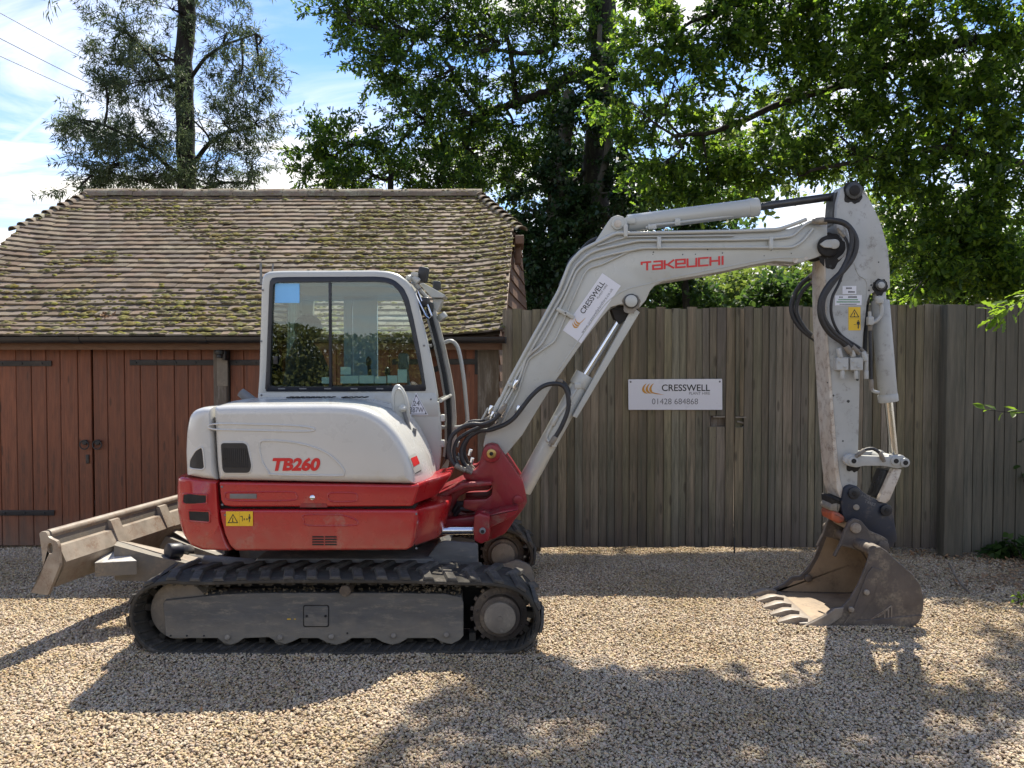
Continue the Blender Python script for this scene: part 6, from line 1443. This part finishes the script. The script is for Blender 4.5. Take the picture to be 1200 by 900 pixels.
def leaf_objects(C, D, size, kind, mat, parent):
    for c, d_ in zip(C, D):
        ax = (Vector(d_)+Vector((random.gauss(0, .3), random.gauss(0, .3), random.gauss(0, .3)))).normalized(); ay = ax.cross(Vector((random.gauss(0, .6), random.gauss(0, .6), 1))).normalized(); az = ay.cross(ax); s_ = size*random.uniform(.7, 1.25); f_ = random.uniform(.1, .5)
        v = [Vector(c)+(ax*a+ay*b+az*(abs(b)*f_-a*a*.15))*s_ for a, b in LEAF[kind]]
        MB().add(v, [tuple(range(len(v)))]).build('leaf', MT[mat], parent, 0)
def leaves(name, c, dirs, size, kind, mat, parent, svar=.35, check=True, label=None, droop=.0):
    c = np.asarray(c); dirs = np.asarray(dirs)
    if check:
        k = ~sunlit_gap(c[:, 0], c[:, 1], c[:, 2]); c, dirs = c[k], dirs[k]
    n = len(c)
    if n == 0: return None
    ax = dirs+rng.normal(0, .45, (n, 3)); ax[:, 2] -= droop; ax /= np.linalg.norm(ax, axis=1)[:, None]
    up = np.tile([0, 0, 1.], (n, 1))+rng.normal(0, .55, (n, 3)); ay = np.cross(up, ax); ay /= np.linalg.norm(ay, axis=1)[:, None]+1e-9; az = np.cross(ax, ay)
    s = size*(1+rng.uniform(-svar, svar, n)); sh = np.array(LEAF[kind]); K = len(sh)
    fold = rng.uniform(.1, .5, n); curl = rng.uniform(-.25, .1, n)
    v = c[:, None, :]+ax[:, None, :]*(sh[None, :, 0, None]*s[:, None, None])+ay[:, None, :]*(sh[None, :, 1, None]*s[:, None, None])+az[:, None, :]*((np.abs(sh[None, :, 1])*fold[:, None]+sh[None, :, 0]**2*curl[:, None])*s[:, None])[:, :, None]
    me = bpy.data.meshes.new(name); me.vertices.add(n*K); me.vertices.foreach_set('co', v.astype(np.float32).ravel())
    me.loops.add(n*K); me.loops.foreach_set('vertex_index', np.arange(n*K, dtype=np.int32)); me.polygons.add(n); me.polygons.foreach_set('loop_start', np.arange(0, n*K, K, dtype=np.int32)); me.update(calc_edges=True)
    me.materials.append(MT[mat]); return link(name, me, parent, label=label)
def limb(mb, pts, r0, r1, seg=8):
    q = catmull(pts, 5); n = len(q)
    q = [p+Vector((random.gauss(0, 1), random.gauss(0, 1), random.gauss(0, 1)))*r0*.12 for p in q]
    mb.tube(q, [r0+(r1-r0)*i/(n-1) for i in range(n)], seg)
    return q
def grow(tw, blobs, nodes, cl, sub=7, twl=.45, nleaf=10, leafgap=.05, r=.02, dens=1.0):
    """from the nearest bough node grow branches into each crown mass, then twigs carrying leaves"""
    C, D = [], []
    for (cx, cy, cz, rx, ry, rz, ns) in blobs:
        c = Vector((cx, cy, cz)); nd = min(nodes, key=lambda p: (p-c).length)
        mid = nd.lerp(c, .5)+Vector((random.gauss(0, .15), random.gauss(0, .15), -.12*(c-nd).length))
        if (c-nd).length > .1: main = catmull([nd, mid, c], 4); tw.tube(main, [r*1.6-(r*.8)*i/(len(main)-1) for i in range(len(main))], 5)
        else: main = [c]
        for k in range(int(ns*dens)):
            while True:
                d_ = np.array([random.uniform(-1, 1) for _ in range(3)])
                if .12 < (d_**2).sum() < 1: break
            d_ *= (1 if random.random() < .5 else .8)
            e = c+Vector((d_[0]*rx, d_[1]*ry, d_[2]*rz)); st = random.choice(main[len(main)//2:])
            m_ = st.lerp(e, .5)+Vector((random.gauss(0, .08), random.gauss(0, .08), random.gauss(.04, .06)))*(e-st).length
            if bool(sunlit_gap(np.array([e.x]), np.array([e.y]), np.array([e.z]))[0]): continue
            tw.tube([st, m_, e], [r*.5, r*.35, r*.18], 3)
            out_ = (e-m_).normalized()
            for t in range(cl):
                dd = (out_+Vector((random.gauss(0, .55), random.gauss(0, .55), random.gauss(0, .4)))).normalized(); L_ = twl*random.uniform(.5, 1.1)
                b0 = st.lerp(e, random.uniform(.55, 1)) if t else e
                b1 = b0+dd*L_
                if t % 2 == 0: tw.tube([b0, b1], [r*.18, r*.08], 3)
                for q in range(nleaf):
                    u_ = random.uniform(.1, 1.02); side = dd.orthogonal().normalized(); side.rotate(Matrix.Rotation(random.uniform(0, 6.28), 3, dd))
                    C.append(b0+dd*L_*u_+side*leafgap*random.random()); D.append(dd*.6+side*.7)
    return C, D
def Wb(px, py, Y, rpx, rpy, ry, n):   # crown mass measured on the photo: centre pixel, half sizes in pixels, depth radius in metres
    c = P(px, py, Y); k = Y/900
    return (c.x, c.y, c.z, rpx*k, ry, rpy*k, n)
def tree(label, base, trunk, limbs, blobs, mats, leaf=('oak', .09), cl=3, twl=.4, nleaf=9, bark='bark', droop=0, r=.02, group=None, name='tree', gap=.05, dens=1.0, check=True, bright=None):
    t = thing(name, label, 'tree', base, group)
    mb = MB(); nodes = limb(mb, trunk[0], trunk[1], trunk[2], 14); mb.build('trunk', MT[bark], t, 60)
    nodes = list(nodes)
    for pts, r0, r1 in limbs:
        m2 = MB(); nodes += limb(m2, pts, r0, r1, 8); m2.build('limb', MT[bark], t, 60)
    tw = MB(); C, D = grow(tw, blobs, nodes, cl, twl=twl, nleaf=nleaf, leafgap=gap, r=r, dens=dens)
    tw.build('branches', MT[bark], t, 60, kind='stuff')
    if bright:
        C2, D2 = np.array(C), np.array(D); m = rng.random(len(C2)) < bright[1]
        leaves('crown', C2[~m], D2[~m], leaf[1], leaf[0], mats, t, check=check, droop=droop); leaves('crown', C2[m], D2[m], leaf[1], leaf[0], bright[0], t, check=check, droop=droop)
    else: leaves('crown', C, D, leaf[1], leaf[0], mats, t, check=check, droop=droop)
    return t
# --- tree behind the left of the roof: bare dark trunk, drooping feathery sprays
Yt_ = 13.5
tr = [P(222, 560, Yt_), P(221, 330, Yt_), P(220, 200, Yt_), P(216, 90, Yt_), P(219, 0, Yt_), P(220, -90, Yt_), P(221, -180, Yt_)]
lb = [([P(218, 215, Yt_), P(180, 180, 13.2), P(130, 150, 13.0), P(95, 140, 12.8)], .05, .012), ([P(217, 120, Yt_), P(180, 70, 13.3), P(140, 30, 13)], .05, .012), ([P(219, 200, Yt_), P(255, 160, 13.3), P(300, 150, 13)], .05, .012), ([P(217, 100, Yt_), P(250, 60, 13.3), P(300, 40, 13)], .04, .012), ([P(221, 240, Yt_), P(180, 215, 13.2), P(110, 200, 13.0)], .04, .012), ([P(221, 230, Yt_), P(260, 215, 13.2), P(300, 215, 13.0)], .04, .012)]
bs = [Wb(*q) for q in ((150, 40, 13.2, 48, 30, .5, 15), (125, 75, 13, 26, 22, .4, 7), (165, 95, 13, 50, 34, .6, 20), (125, 100, 13, 22, 28, .4, 7), (180, 60, 13.2, 30, 40, .5, 12), (110, 155, 13, 42, 18, .5, 13), (90, 140, 13, 28, 10, .4, 6), (160, 160, 13, 50, 28, .6, 22), (140, 190, 13, 55, 28, .6, 25), (180, 205, 13, 45, 28, .6, 20), (105, 205, 13, 32, 14, .4, 7), (90, 222, 13, 22, 8, .3, 4), (265, 40, 13.2, 40, 26, .5, 10), (300, 55, 13, 24, 18, .4, 6), (280, 95, 13, 45, 28, .6, 14), (310, 90, 13, 20, 24, .4, 6), (265, 140, 13, 38, 28, .6, 15), (300, 145, 13, 28, 22, .5, 9), (255, 190, 13, 35, 30, .6, 15), (295, 195, 13, 28, 25, .5, 9), (215, 130, 12.9, 12, 60, .3, 7), (240, 215, 13, 35, 15, .5, 8), (200, 10, 13.2, 50, 20, .5, 9), (250, -30, 13.2, 90, 40, .6, 18), (150, -30, 13.2, 70, 35, .6, 16))]
tree('dark trunked tree with feathery narrow leaves rising behind the left part of the tiled roof', (P(222, 560, Yt_).x, Yt_, 0), (tr, .17, .13), lb, bs, 'leaf_left', leaf=('narrow', .10), cl=4, twl=.38, nleaf=22, droop=.25, r=.016, gap=.03, check=False, dens=1.6)
# --- middle oak with spreading crooked boughs
Yo = 14.5
tr = [P(690, 620, Yo), P(690, 450, Yo), P(697, 300, Yo), P(700, 190, Yo), P(703, 80, Yo), P(706, -10, Yo), P(710, -120, Yo)]
lb = [([P(698, 95, Yo), P(670, 90, 14.2), P(640, 108, 14), P(605, 120, 13.9), P(572, 132, 13.8), P(545, 152, 13.7), P(515, 158, 13.6)], .115, .03),
      ([P(700, 190, Yo), P(662, 220, 14.3), P(640, 222, 14.2)], .05, .02),
      ([P(650, -20, 14), P(650, 20, 14), P(650, 52, 14), P(632, 60, 13.9), P(610, 62, 13.8), P(580, 58, 13.8), P(560, 60, 13.8)], .07, .02),
      ([P(605, 120, 13.9), P(598, 60, 13.9), P(588, 30, 13.9), P(560, 10, 13.9)], .05, .02),
      ([P(572, 132, 13.8), P(550, 115, 13.7), P(520, 70, 13.6), P(490, 40, 13.6)], .045, .015),
      ([P(457, 300, 13.4), P(458, 215, 13.4), P(455, 188, 13.4), P(442, 168, 13.4), P(420, 168, 13.4), P(395, 180, 13.3)], .06, .02),
      ([P(455, 188, 13.4), P(475, 160, 13.5), P(500, 140, 13.5)], .03, .015)]
bs = [Wb(*q) for q in ((420, 20, 13.8, 48, 26, .7, 16), (390, 5, 13.8, 30, 16, .5, 7), (470, 40, 13.7, 50, 40, .8, 24), (440, 75, 13.6, 42, 30, .7, 17), (520, 20, 13.8, 50, 30, .8, 20), (500, 95, 13.6, 50, 36, .8, 22), (560, 40, 13.9, 45, 40, .8, 18), (620, 25, 14, 50, 32, .8, 20), (670, 30, 14.3, 45, 40, .8, 18), (590, 95, 13.9, 45, 26, .8, 13), (640, 85, 14.2, 45, 30, .8, 13), (545, 130, 13.6, 45, 28, .8, 15), (480, 130, 13.5, 38, 26, .7, 14), (600, 150, 14, 55, 28, .8, 17), (655, 140, 14.2, 38, 34, .8, 16), (555, 180, 13.7, 55, 28, .8, 22), (500, 180, 13.5, 36, 28, .7, 14), (620, 200, 14.2, 50, 32, .9, 25), (405, 170, 13.3, 48, 26, .7, 19), (370, 175, 13.3, 26, 30, .6, 10), (440, 205, 13.3, 55, 20, .7, 20), (380, 208, 13.3, 35, 16, .6, 10), (530, 215, 13.4, 45, 20, .7, 18), (580, -40, 14, 140, 40, 1.2, 45), (430, -30, 14, 70, 30, .9, 20), (700, 60, 14.2, 45, 50, .8, 18))]
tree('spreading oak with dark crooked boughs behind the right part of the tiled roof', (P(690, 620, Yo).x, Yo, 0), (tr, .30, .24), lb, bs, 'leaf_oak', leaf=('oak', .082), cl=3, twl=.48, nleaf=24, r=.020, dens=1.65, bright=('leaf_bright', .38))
# --- ivy covered trunk beside it
Yi = 13.0
tr = [P(655, 620, Yi), P(655, 330, Yi), P(650, 240, Yi), P(660, 170, 13.2), P(668, 110, 13.6)]
bs = [Wb(*q) for q in ((650, 200, 12.7, 24, 40, .5, 16), (668, 140, 13.0, 20, 40, .5, 12), (640, 345, 12.6, 32, 42, .6, 30), (655, 290, 12.7, 38, 38, .6, 30), (620, 290, 12.9, 25, 45, .5, 20), (690, 250, 12.8, 38, 34, .6, 24), (700, 330, 12.8, 28, 40, .6, 20), (660, 235, 12.9, 34, 26, .5, 16), (615, 245, 13.1, 26, 26, .5, 12), (735, 225, 12.9, 32, 30, .5, 18), (720, 160, 13.1, 28, 55, .5, 22), (705, 110, 13.3, 24, 60, .4, 18), (740, 280, 12.9, 26, 24, .5, 12), (605, 350, 13.0, 22, 40, .5, 15))]
tree('pale trunk smothered in dark ivy, rising between the garage and the boom', (P(655, 620, Yi).x, Yi, 0), (tr, .15, .11), [([P(655, 300, Yi), P(690, 260, 12.9), P(712, 160, 13.1), P(702, 30, 13.3)], .09, .04)], bs, 'leaf_ivy', leaf=('ivy', .075), cl=4, twl=.26, nleaf=13, bark='barkl', r=.012, dens=1.4)
# --- large maple-like oak filling the right
Yr = 11.6
tr = [P(1290, 620, Yr), P(1280, 300, Yr), P(1265, 150, Yr), P(1250, 0, Yr), P(1245, -150, 11.4)]
lb = [([P(1262, 60, Yr), P(1180, 45, 11.2), P(1090, 60, 10.9), P(1000, 95, 10.7), P(920, 120, 10.5), P(850, 150, 10.4), P(790, 160, 10.3)], .10, .02),
      ([P(1275, 200, Yr), P(1190, 190, 11.0), P(1110, 175, 10.7), P(1030, 185, 10.5), P(950, 200, 10.4)], .08, .02),
      ([P(1250, -20, Yr), P(1130, -40, 11), P(1000, -30, 10.7), P(880, 0, 10.5), P(800, 30, 10.4)], .10, .02),
      ([P(1275, 250, Yr), P(1210, 290, 11), P(1130, 300, 10.8), P(1080, 300, 10.7)], .06, .02),
      ([P(1110, 175, 10.7), P(1150, 80, 10.7), P(1175, 20, 10.7)], .04, .012)]
bs = [Wb(*q) for q in ((760, 30, 10.6, 42, 40, .7, 15), (740, 120, 10.5, 42, 34, .6, 14), (790, 100, 10.5, 50, 45, .7, 20), (850, 45, 10.6, 55, 45, .8, 22), (780, 190, 10.5, 42, 38, .6, 18), (845, 150, 10.5, 50, 45, .7, 22), (920, 30, 10.6, 55, 40, .8, 21), (930, 110, 10.6, 55, 42, .8, 24), (900, 195, 10.5, 45, 30, .6, 14), (990, 70, 10.6, 55, 45, .8, 23), (985, 160, 10.6, 50, 40, .8, 22), (1060, 30, 10.7, 55, 40, .8, 20), (1060, 120, 10.7, 55, 42, .8, 22), (1050, 190, 10.7, 45, 38, .7, 18), (1130, 60, 10.8, 50, 45, .8, 18), (1140, 150, 10.8, 50, 45, .8, 20), (1190, 30, 10.9, 45, 45, .8, 14), (1180, 220, 10.9, 50, 45, .8, 21), (1110, 240, 10.8, 50, 42, .8, 22), (1080, 290, 10.8, 42, 36, .7, 17), (1150, 300, 10.9, 50, 36, .7, 20), (1190, 130, 10.9, 40, 40, .8, 15), (900, -50, 10.8, 140, 40, 1.2, 34), (1100, -50, 10.9, 140, 40, 1.2, 34), (830, 230, 10.7, 40, 16, .5, 6), (1180, 330, 10.8, 40, 22, .6, 12), (1085, 335, 10.8, 35, 18, .5, 8))]
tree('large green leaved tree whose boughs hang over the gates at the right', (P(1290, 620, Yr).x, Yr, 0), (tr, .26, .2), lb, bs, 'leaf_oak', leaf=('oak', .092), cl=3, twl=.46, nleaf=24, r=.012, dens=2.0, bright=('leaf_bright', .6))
# its upper canopy, out of the picture, shading the front of the drive
up = []
for k in range(135):
    z = random.uniform(6.9, 10.5); gx_ = random.uniform(-.7, 6.6); gy_ = random.uniform(-.5, 4.5)
    up.append((gx_+SX*z, gy_+SY*z, z, .8, .8, .45, 7))
for k in range(26):
    z = random.uniform(7.5, 9.5); gx_ = random.uniform(3.2, 7.0); gy_ = random.uniform(5.4, 7.5)
    if (gy_+SY*z) < 9.8: up.append((gx_+SX*z, gy_+SY*z, z, .7, .7, .4, 8))
tree('tall overhanging tree beside the drive that casts the broad shade over the gravel', (7.5, 9.0, 0), ([(7.5, 9.0, 0), (7.3, 9.0, 4), (6.8, 8.8, 7.5), (6.4, 8.5, 11)], .3, .15), [([(7.0, 8.9, 6.8), (5, 8.5, 8), (3, 8, 8.8), (1.5, 7.6, 9)], .12, .04), ([(6.8, 8.8, 7.5), (4.5, 6.5, 8.5), (2.2, 5.2, 8.8)], .12, .04), ([(6.6, 8.6, 8.5), (7, 6, 9), (6.5, 4, 9.2)], .1, .03)], up, 'leaf_oak', leaf=('small', .12), cl=3, twl=.5, nleaf=12, r=.016)
# --- trees far behind, seen pale through the gaps
for i, (px, Y, py, w_, h_, lab) in enumerate(((790, 30, 330, 75, 60, 'sunlit pale green tree far behind the gates, seen under the boom'), (880, 34, 325, 60, 50, 'far pale tree seen through the gap left of the dipper arm'), (950, 28, 345, 40, 40, 'low far tree just above the gates beside the dipper arm'), (560, 30, 250, 60, 90, 'far tree showing through the gaps behind the roof ridge'), (680, 26, 300, 50, 70, 'mid green far tree showing through the ivy'), (1010, 24, 250, 60, 90, 'bright green far tree seen through the gaps beside the arm top'), (1120, 26, 300, 90, 70, 'bright far tree at the right seen just over the gates'), (860, 26, 200, 80, 90, 'bright far tree glimpsed through the boughs above the boom'))):
    b = P(px, py, Y); k = Y/900
    tree(lab, (b.x, Y, 0), ([(b.x, Y, -.2), (b.x+.1, Y, b.z*.5), (b.x, Y, b.z)], .13, .06), [], [(b.x+random.uniform(-.6, .6)*w_*k, Y+random.uniform(-1, 1), b.z+random.uniform(-.7, .7)*h_*k, w_*k*.42, 1.2, h_*k*.38, 11) for _ in range(9)], 'leaf_far', leaf=('small', .22), cl=3, twl=.8, nleaf=9, r=.03, gap=.15, check=False)
# --- a row of nearer trees closing the view above the gates
for i, (px, Y, py, w_, h_, m_, lab) in enumerate(((770, 19, 340, 62, 42, 'leaf_oak', 'leafy green tree filling the space under the bend of the boom'), (850, 21, 345, 52, 36, 'leaf_far', 'paler leafy tree under the boom lettering, above the white sign'), (915, 19, 352, 34, 24, 'leaf_oak', 'low dark tree just left of the dipper arm above the gates'), (1075, 17, 330, 60, 44, 'leaf_far', 'bright leafy tree just right of the dipper arm above the gates'), (1160, 17, 318, 60, 55, 'leaf_oak', 'green tree at the far right directly above the fence panel'), (620, 18, 330, 40, 60, 'leaf_ivy', 'dark tree closing the gap between garage gable and ivy trunk'), (700, 17, 230, 50, 60, 'leaf_ivy', 'dark shady tree behind the bend of the boom'), (800, 18, 255, 60, 40, 'leaf_oak', 'green tree behind the crowd cylinder of the boom'))):
    b = P(px, py, Y); k = Y/900
    tree(lab, (b.x, Y, 0), ([(b.x, Y, -.2), (b.x+.1, Y, b.z*.5), (b.x, Y, b.z)], .12, .07), [], [(b.x+random.uniform(-.75, .75)*w_*k, Y+random.uniform(-.8, .8), b.z+random.uniform(-.8, .7)*h_*k, w_*k*.45, .9, h_*k*.42, 10) for _ in range(10)], m_, leaf=('small', .15), cl=3, twl=.6, nleaf=13, r=.02, gap=.1, check=True)
# --- sprigs reaching in at the right and top left
def sprig(label, pts, n, size, kind, mat, Y, spread=.06):
    t = thing('leafy_twig', label, 'twig', P(*pts[0], Y)); q = catmull([P(a, b, Y+.04*i) for i, (a, b) in enumerate(pts)], 5)
    MB().tube(q, [.006-.004*i/(len(q)-1) for i in range(len(q))], 5).build('stem', MT['bark'], t)
    C, D = [], []
    for k in range(n):
        i = random.randrange(len(q)//5, len(q)); dn_ = (q[min(i+1, len(q)-1)]-q[i-1]).normalized(); s_ = Vector((random.gauss(0, 1), random.gauss(0, 1), random.gauss(0, 1))).normalized(); C.append(q[i]+s_*spread*random.random()); D.append(dn_*.8+s_*.6)
    if kind == 'narrow': leaves('leaf_spray', C, D, size, kind, mat, t, check=False)['kind'] = 'stuff'
    else: leaf_objects(C, D, size, kind, mat, t)
sprig('bright green leafy twig hanging over the right end of the fence', [(1290, 300), (1240, 330), (1205, 348), (1180, 362), (1165, 372)], 60, .10, 'oak', 'leaf_bright', 6.4, .12)
sprig('small bright twig hanging just above the gates beside the bucket cylinder', [(1080, 330), (1068, 345), (1060, 352)], 14, .07, 'oak', 'leaf_bright', 7.0, .06)
sprig('sunlit pale twig poking out in front of the right fence panel', [(1290, 470), (1240, 482), (1195, 484), (1155, 480)], 22, .085, 'small', 'leaf_bright', 6.2, .03)
sprig('dark drooping sprig high at the left of the sky', [(40, -60), (52, -25), (58, 0), (60, 12)], 40, .10, 'narrow', 'leaf_left', 9.0, .12)
sprig('leafy spray of the near tree, bright against the boughs above the boom', [(800, 40), (760, 70), (725, 85), (700, 92)], 46, .11, 'oak', 'leaf_bright', 9.9, .22)
# --- low plants by the right fence
for i, (px, py, Y, n, s, lab) in enumerate(((1178, 655, 6.95, 150, .07, 'low green weed growing at the foot of the right fence panel'), (1215, 640, 6.8, 90, .07, 'leafy weed at the right edge in front of the fence panel'), (1222, 520, 6.9, 60, .08, 'climbing leaves against the fence at the right edge'), (1195, 728, 5.6, 26, .04, 'small tuft of pale weeds in the gravel at the right edge'))):
    c = P(px, py, Y); t = thing('weed', lab, 'plant', (c.x, Y, 0)); tw = MB(); C, D = [], []
    zt = max(.12, c.z+.12)
    for k in range(n//8):
        e = Vector((c.x+random.gauss(0, .16), Y+random.gauss(0, .1), random.uniform(max(.03, c.z-.25), zt))); st = Vector((c.x+random.gauss(0, .05), Y, 0)); tw.tube([st, st.lerp(e, .5)+Vector((0, 0, .05)), e], [.005, .004, .002], 4)
        for q in range(8): s_ = Vector((random.gauss(0, 1), random.gauss(0, 1), random.gauss(.3, .6))).normalized(); C.append(st.lerp(e, random.uniform(.6, 1))+s_*.03); D.append(s_)
    tw.build('stem', MT['bark'], t); leaves('foliage', C, D, s, 'ivy', 'leaf_oak' if i != 3 else 'leaf_bright', t, check=False)
# leaf litter on the bare soil, a fallen stick
mb = MB()
for k in range(2600):
    x = random.uniform(3.4, 7.5); y = random.uniform(5.9, 7.3)
    if x < 3.8+.3*math.sin(y*5) and random.random() < .8: continue
    c = Vector((x, y, .012+random.uniform(0, .015))); a = Vector((random.gauss(0, 1), random.gauss(0, 1), random.gauss(0, .35))).normalized()*random.uniform(.012, .03); b = a.cross(Vector((random.gauss(0, .3), random.gauss(0, .3), 1))).normalized()*a.length*.5
    mb.add([c-a, c-b, c+a, c+b], [(0, 1, 2, 3)])
for k in range(260):
    x = random.uniform(-5, 5); y = random.uniform(3.2, 7.3)
    c = Vector((x, y, .022+random.uniform(0, .008))); a = Vector((random.gauss(0, 1), random.gauss(0, 1), random.gauss(0, .3))).normalized()*random.uniform(.008, .018); b = a.cross(Vector((random.gauss(0, .3), random.gauss(0, .3), 1))).normalized()*a.length*.5
    mb.add([c-a, c-b, c+a, c+b], [(0, 1, 2, 3)])
lt = mb.build('leaf_litter', MT['dead'], None, 0, kind='stuff'); 
tag(MB().tube(catmull([(P(1112, 660, 6.6)*1).lerp(P(1112, 660, 6.6), 0), P(1118, 672, 6.3), P(1126, 684, 6.0), P(1136, 694, 5.8)], 4), [.010]*12+[.006], 6).build('fallen_stick', MT['blade']), 'thin pale fallen stick lying on the soil in front of the right fence panel', 'stick')
# --- overhead cables
for i, (a, b, lab) in enumerate((((-60, -18), (380, 190), 'thin overhead cable, the top one of three crossing the sky at the left'), ((-60, 14), (380, 206), 'thin overhead cable, the middle one of three crossing the sky at the left'), ((-60, 38), (400, 215), 'thin overhead cable, the lowest of three crossing the sky at the left'))):
    A = P(*a, 22); B = P(*b, 40); pts = [A.lerp(B, t/14)-Vector((0, 0, .5*math.sin(math.pi*t/14))) for t in range(15)]
    tag(MB().tube(pts, .012, 4).build('overhead_cable', MT['wire']), lab, 'cable')
# --- hedge on the other side of the drive, behind the viewer, mirrored in the cab window
hd = thing('hedge', 'tall leafy hedge across the drive, seen only mirrored in the cab window', 'hedge', (-4, -7.5, 0))
n = 90000; x = rng.uniform(-16, 10, n); z = rng.uniform(0, 1, n); hgt = 2.45+.12*np.sin(x*.9)+.1*np.sin(x*2.3+1); z = z**.8*hgt; y = -7.2+rng.normal(0, .28, n)
C = np.stack([x, y, z], 1); D = rng.normal(0, 1, (n, 3)); D[:, 1] += .8
leaves('foliage', C, D, .11, 'small', 'hedge', hd, check=False)
MB().box((-3, -7.7, .95), (26, .35, 1.9)).build('inner_growth', MT['soil'], hd, 0)
# --- bare tree by that hedge, its reflection falls on the glass
bt = thing('small_tree', 'sparse crooked young tree in front of the hedge, seen only mirrored in the cab window', 'tree', (-1.5, -5.2, 0))
mb = MB()
def fork(p, d_, L_, r_, dep):
    e = p+d_*L_; m_ = p.lerp(e, .5)+Vector((random.gauss(0, .05), random.gauss(0, .05), 0))*L_; mb.tube([p, m_, e], [r_, r_*.85, r_*.7], 6)
    if dep:
        for _ in range(3): fork(e, (d_+Vector((random.gauss(0, .5), random.gauss(0, .4), random.gauss(.1, .3)))).normalized(), L_*random.uniform(.6, .85), r_*.65, dep-1)
fork(Vector((-1.5, -5.2, 0)), Vector((.05, 0, 1)), 1.3, .06, 4); mb.build('trunk', MT['bark'], bt, 60)
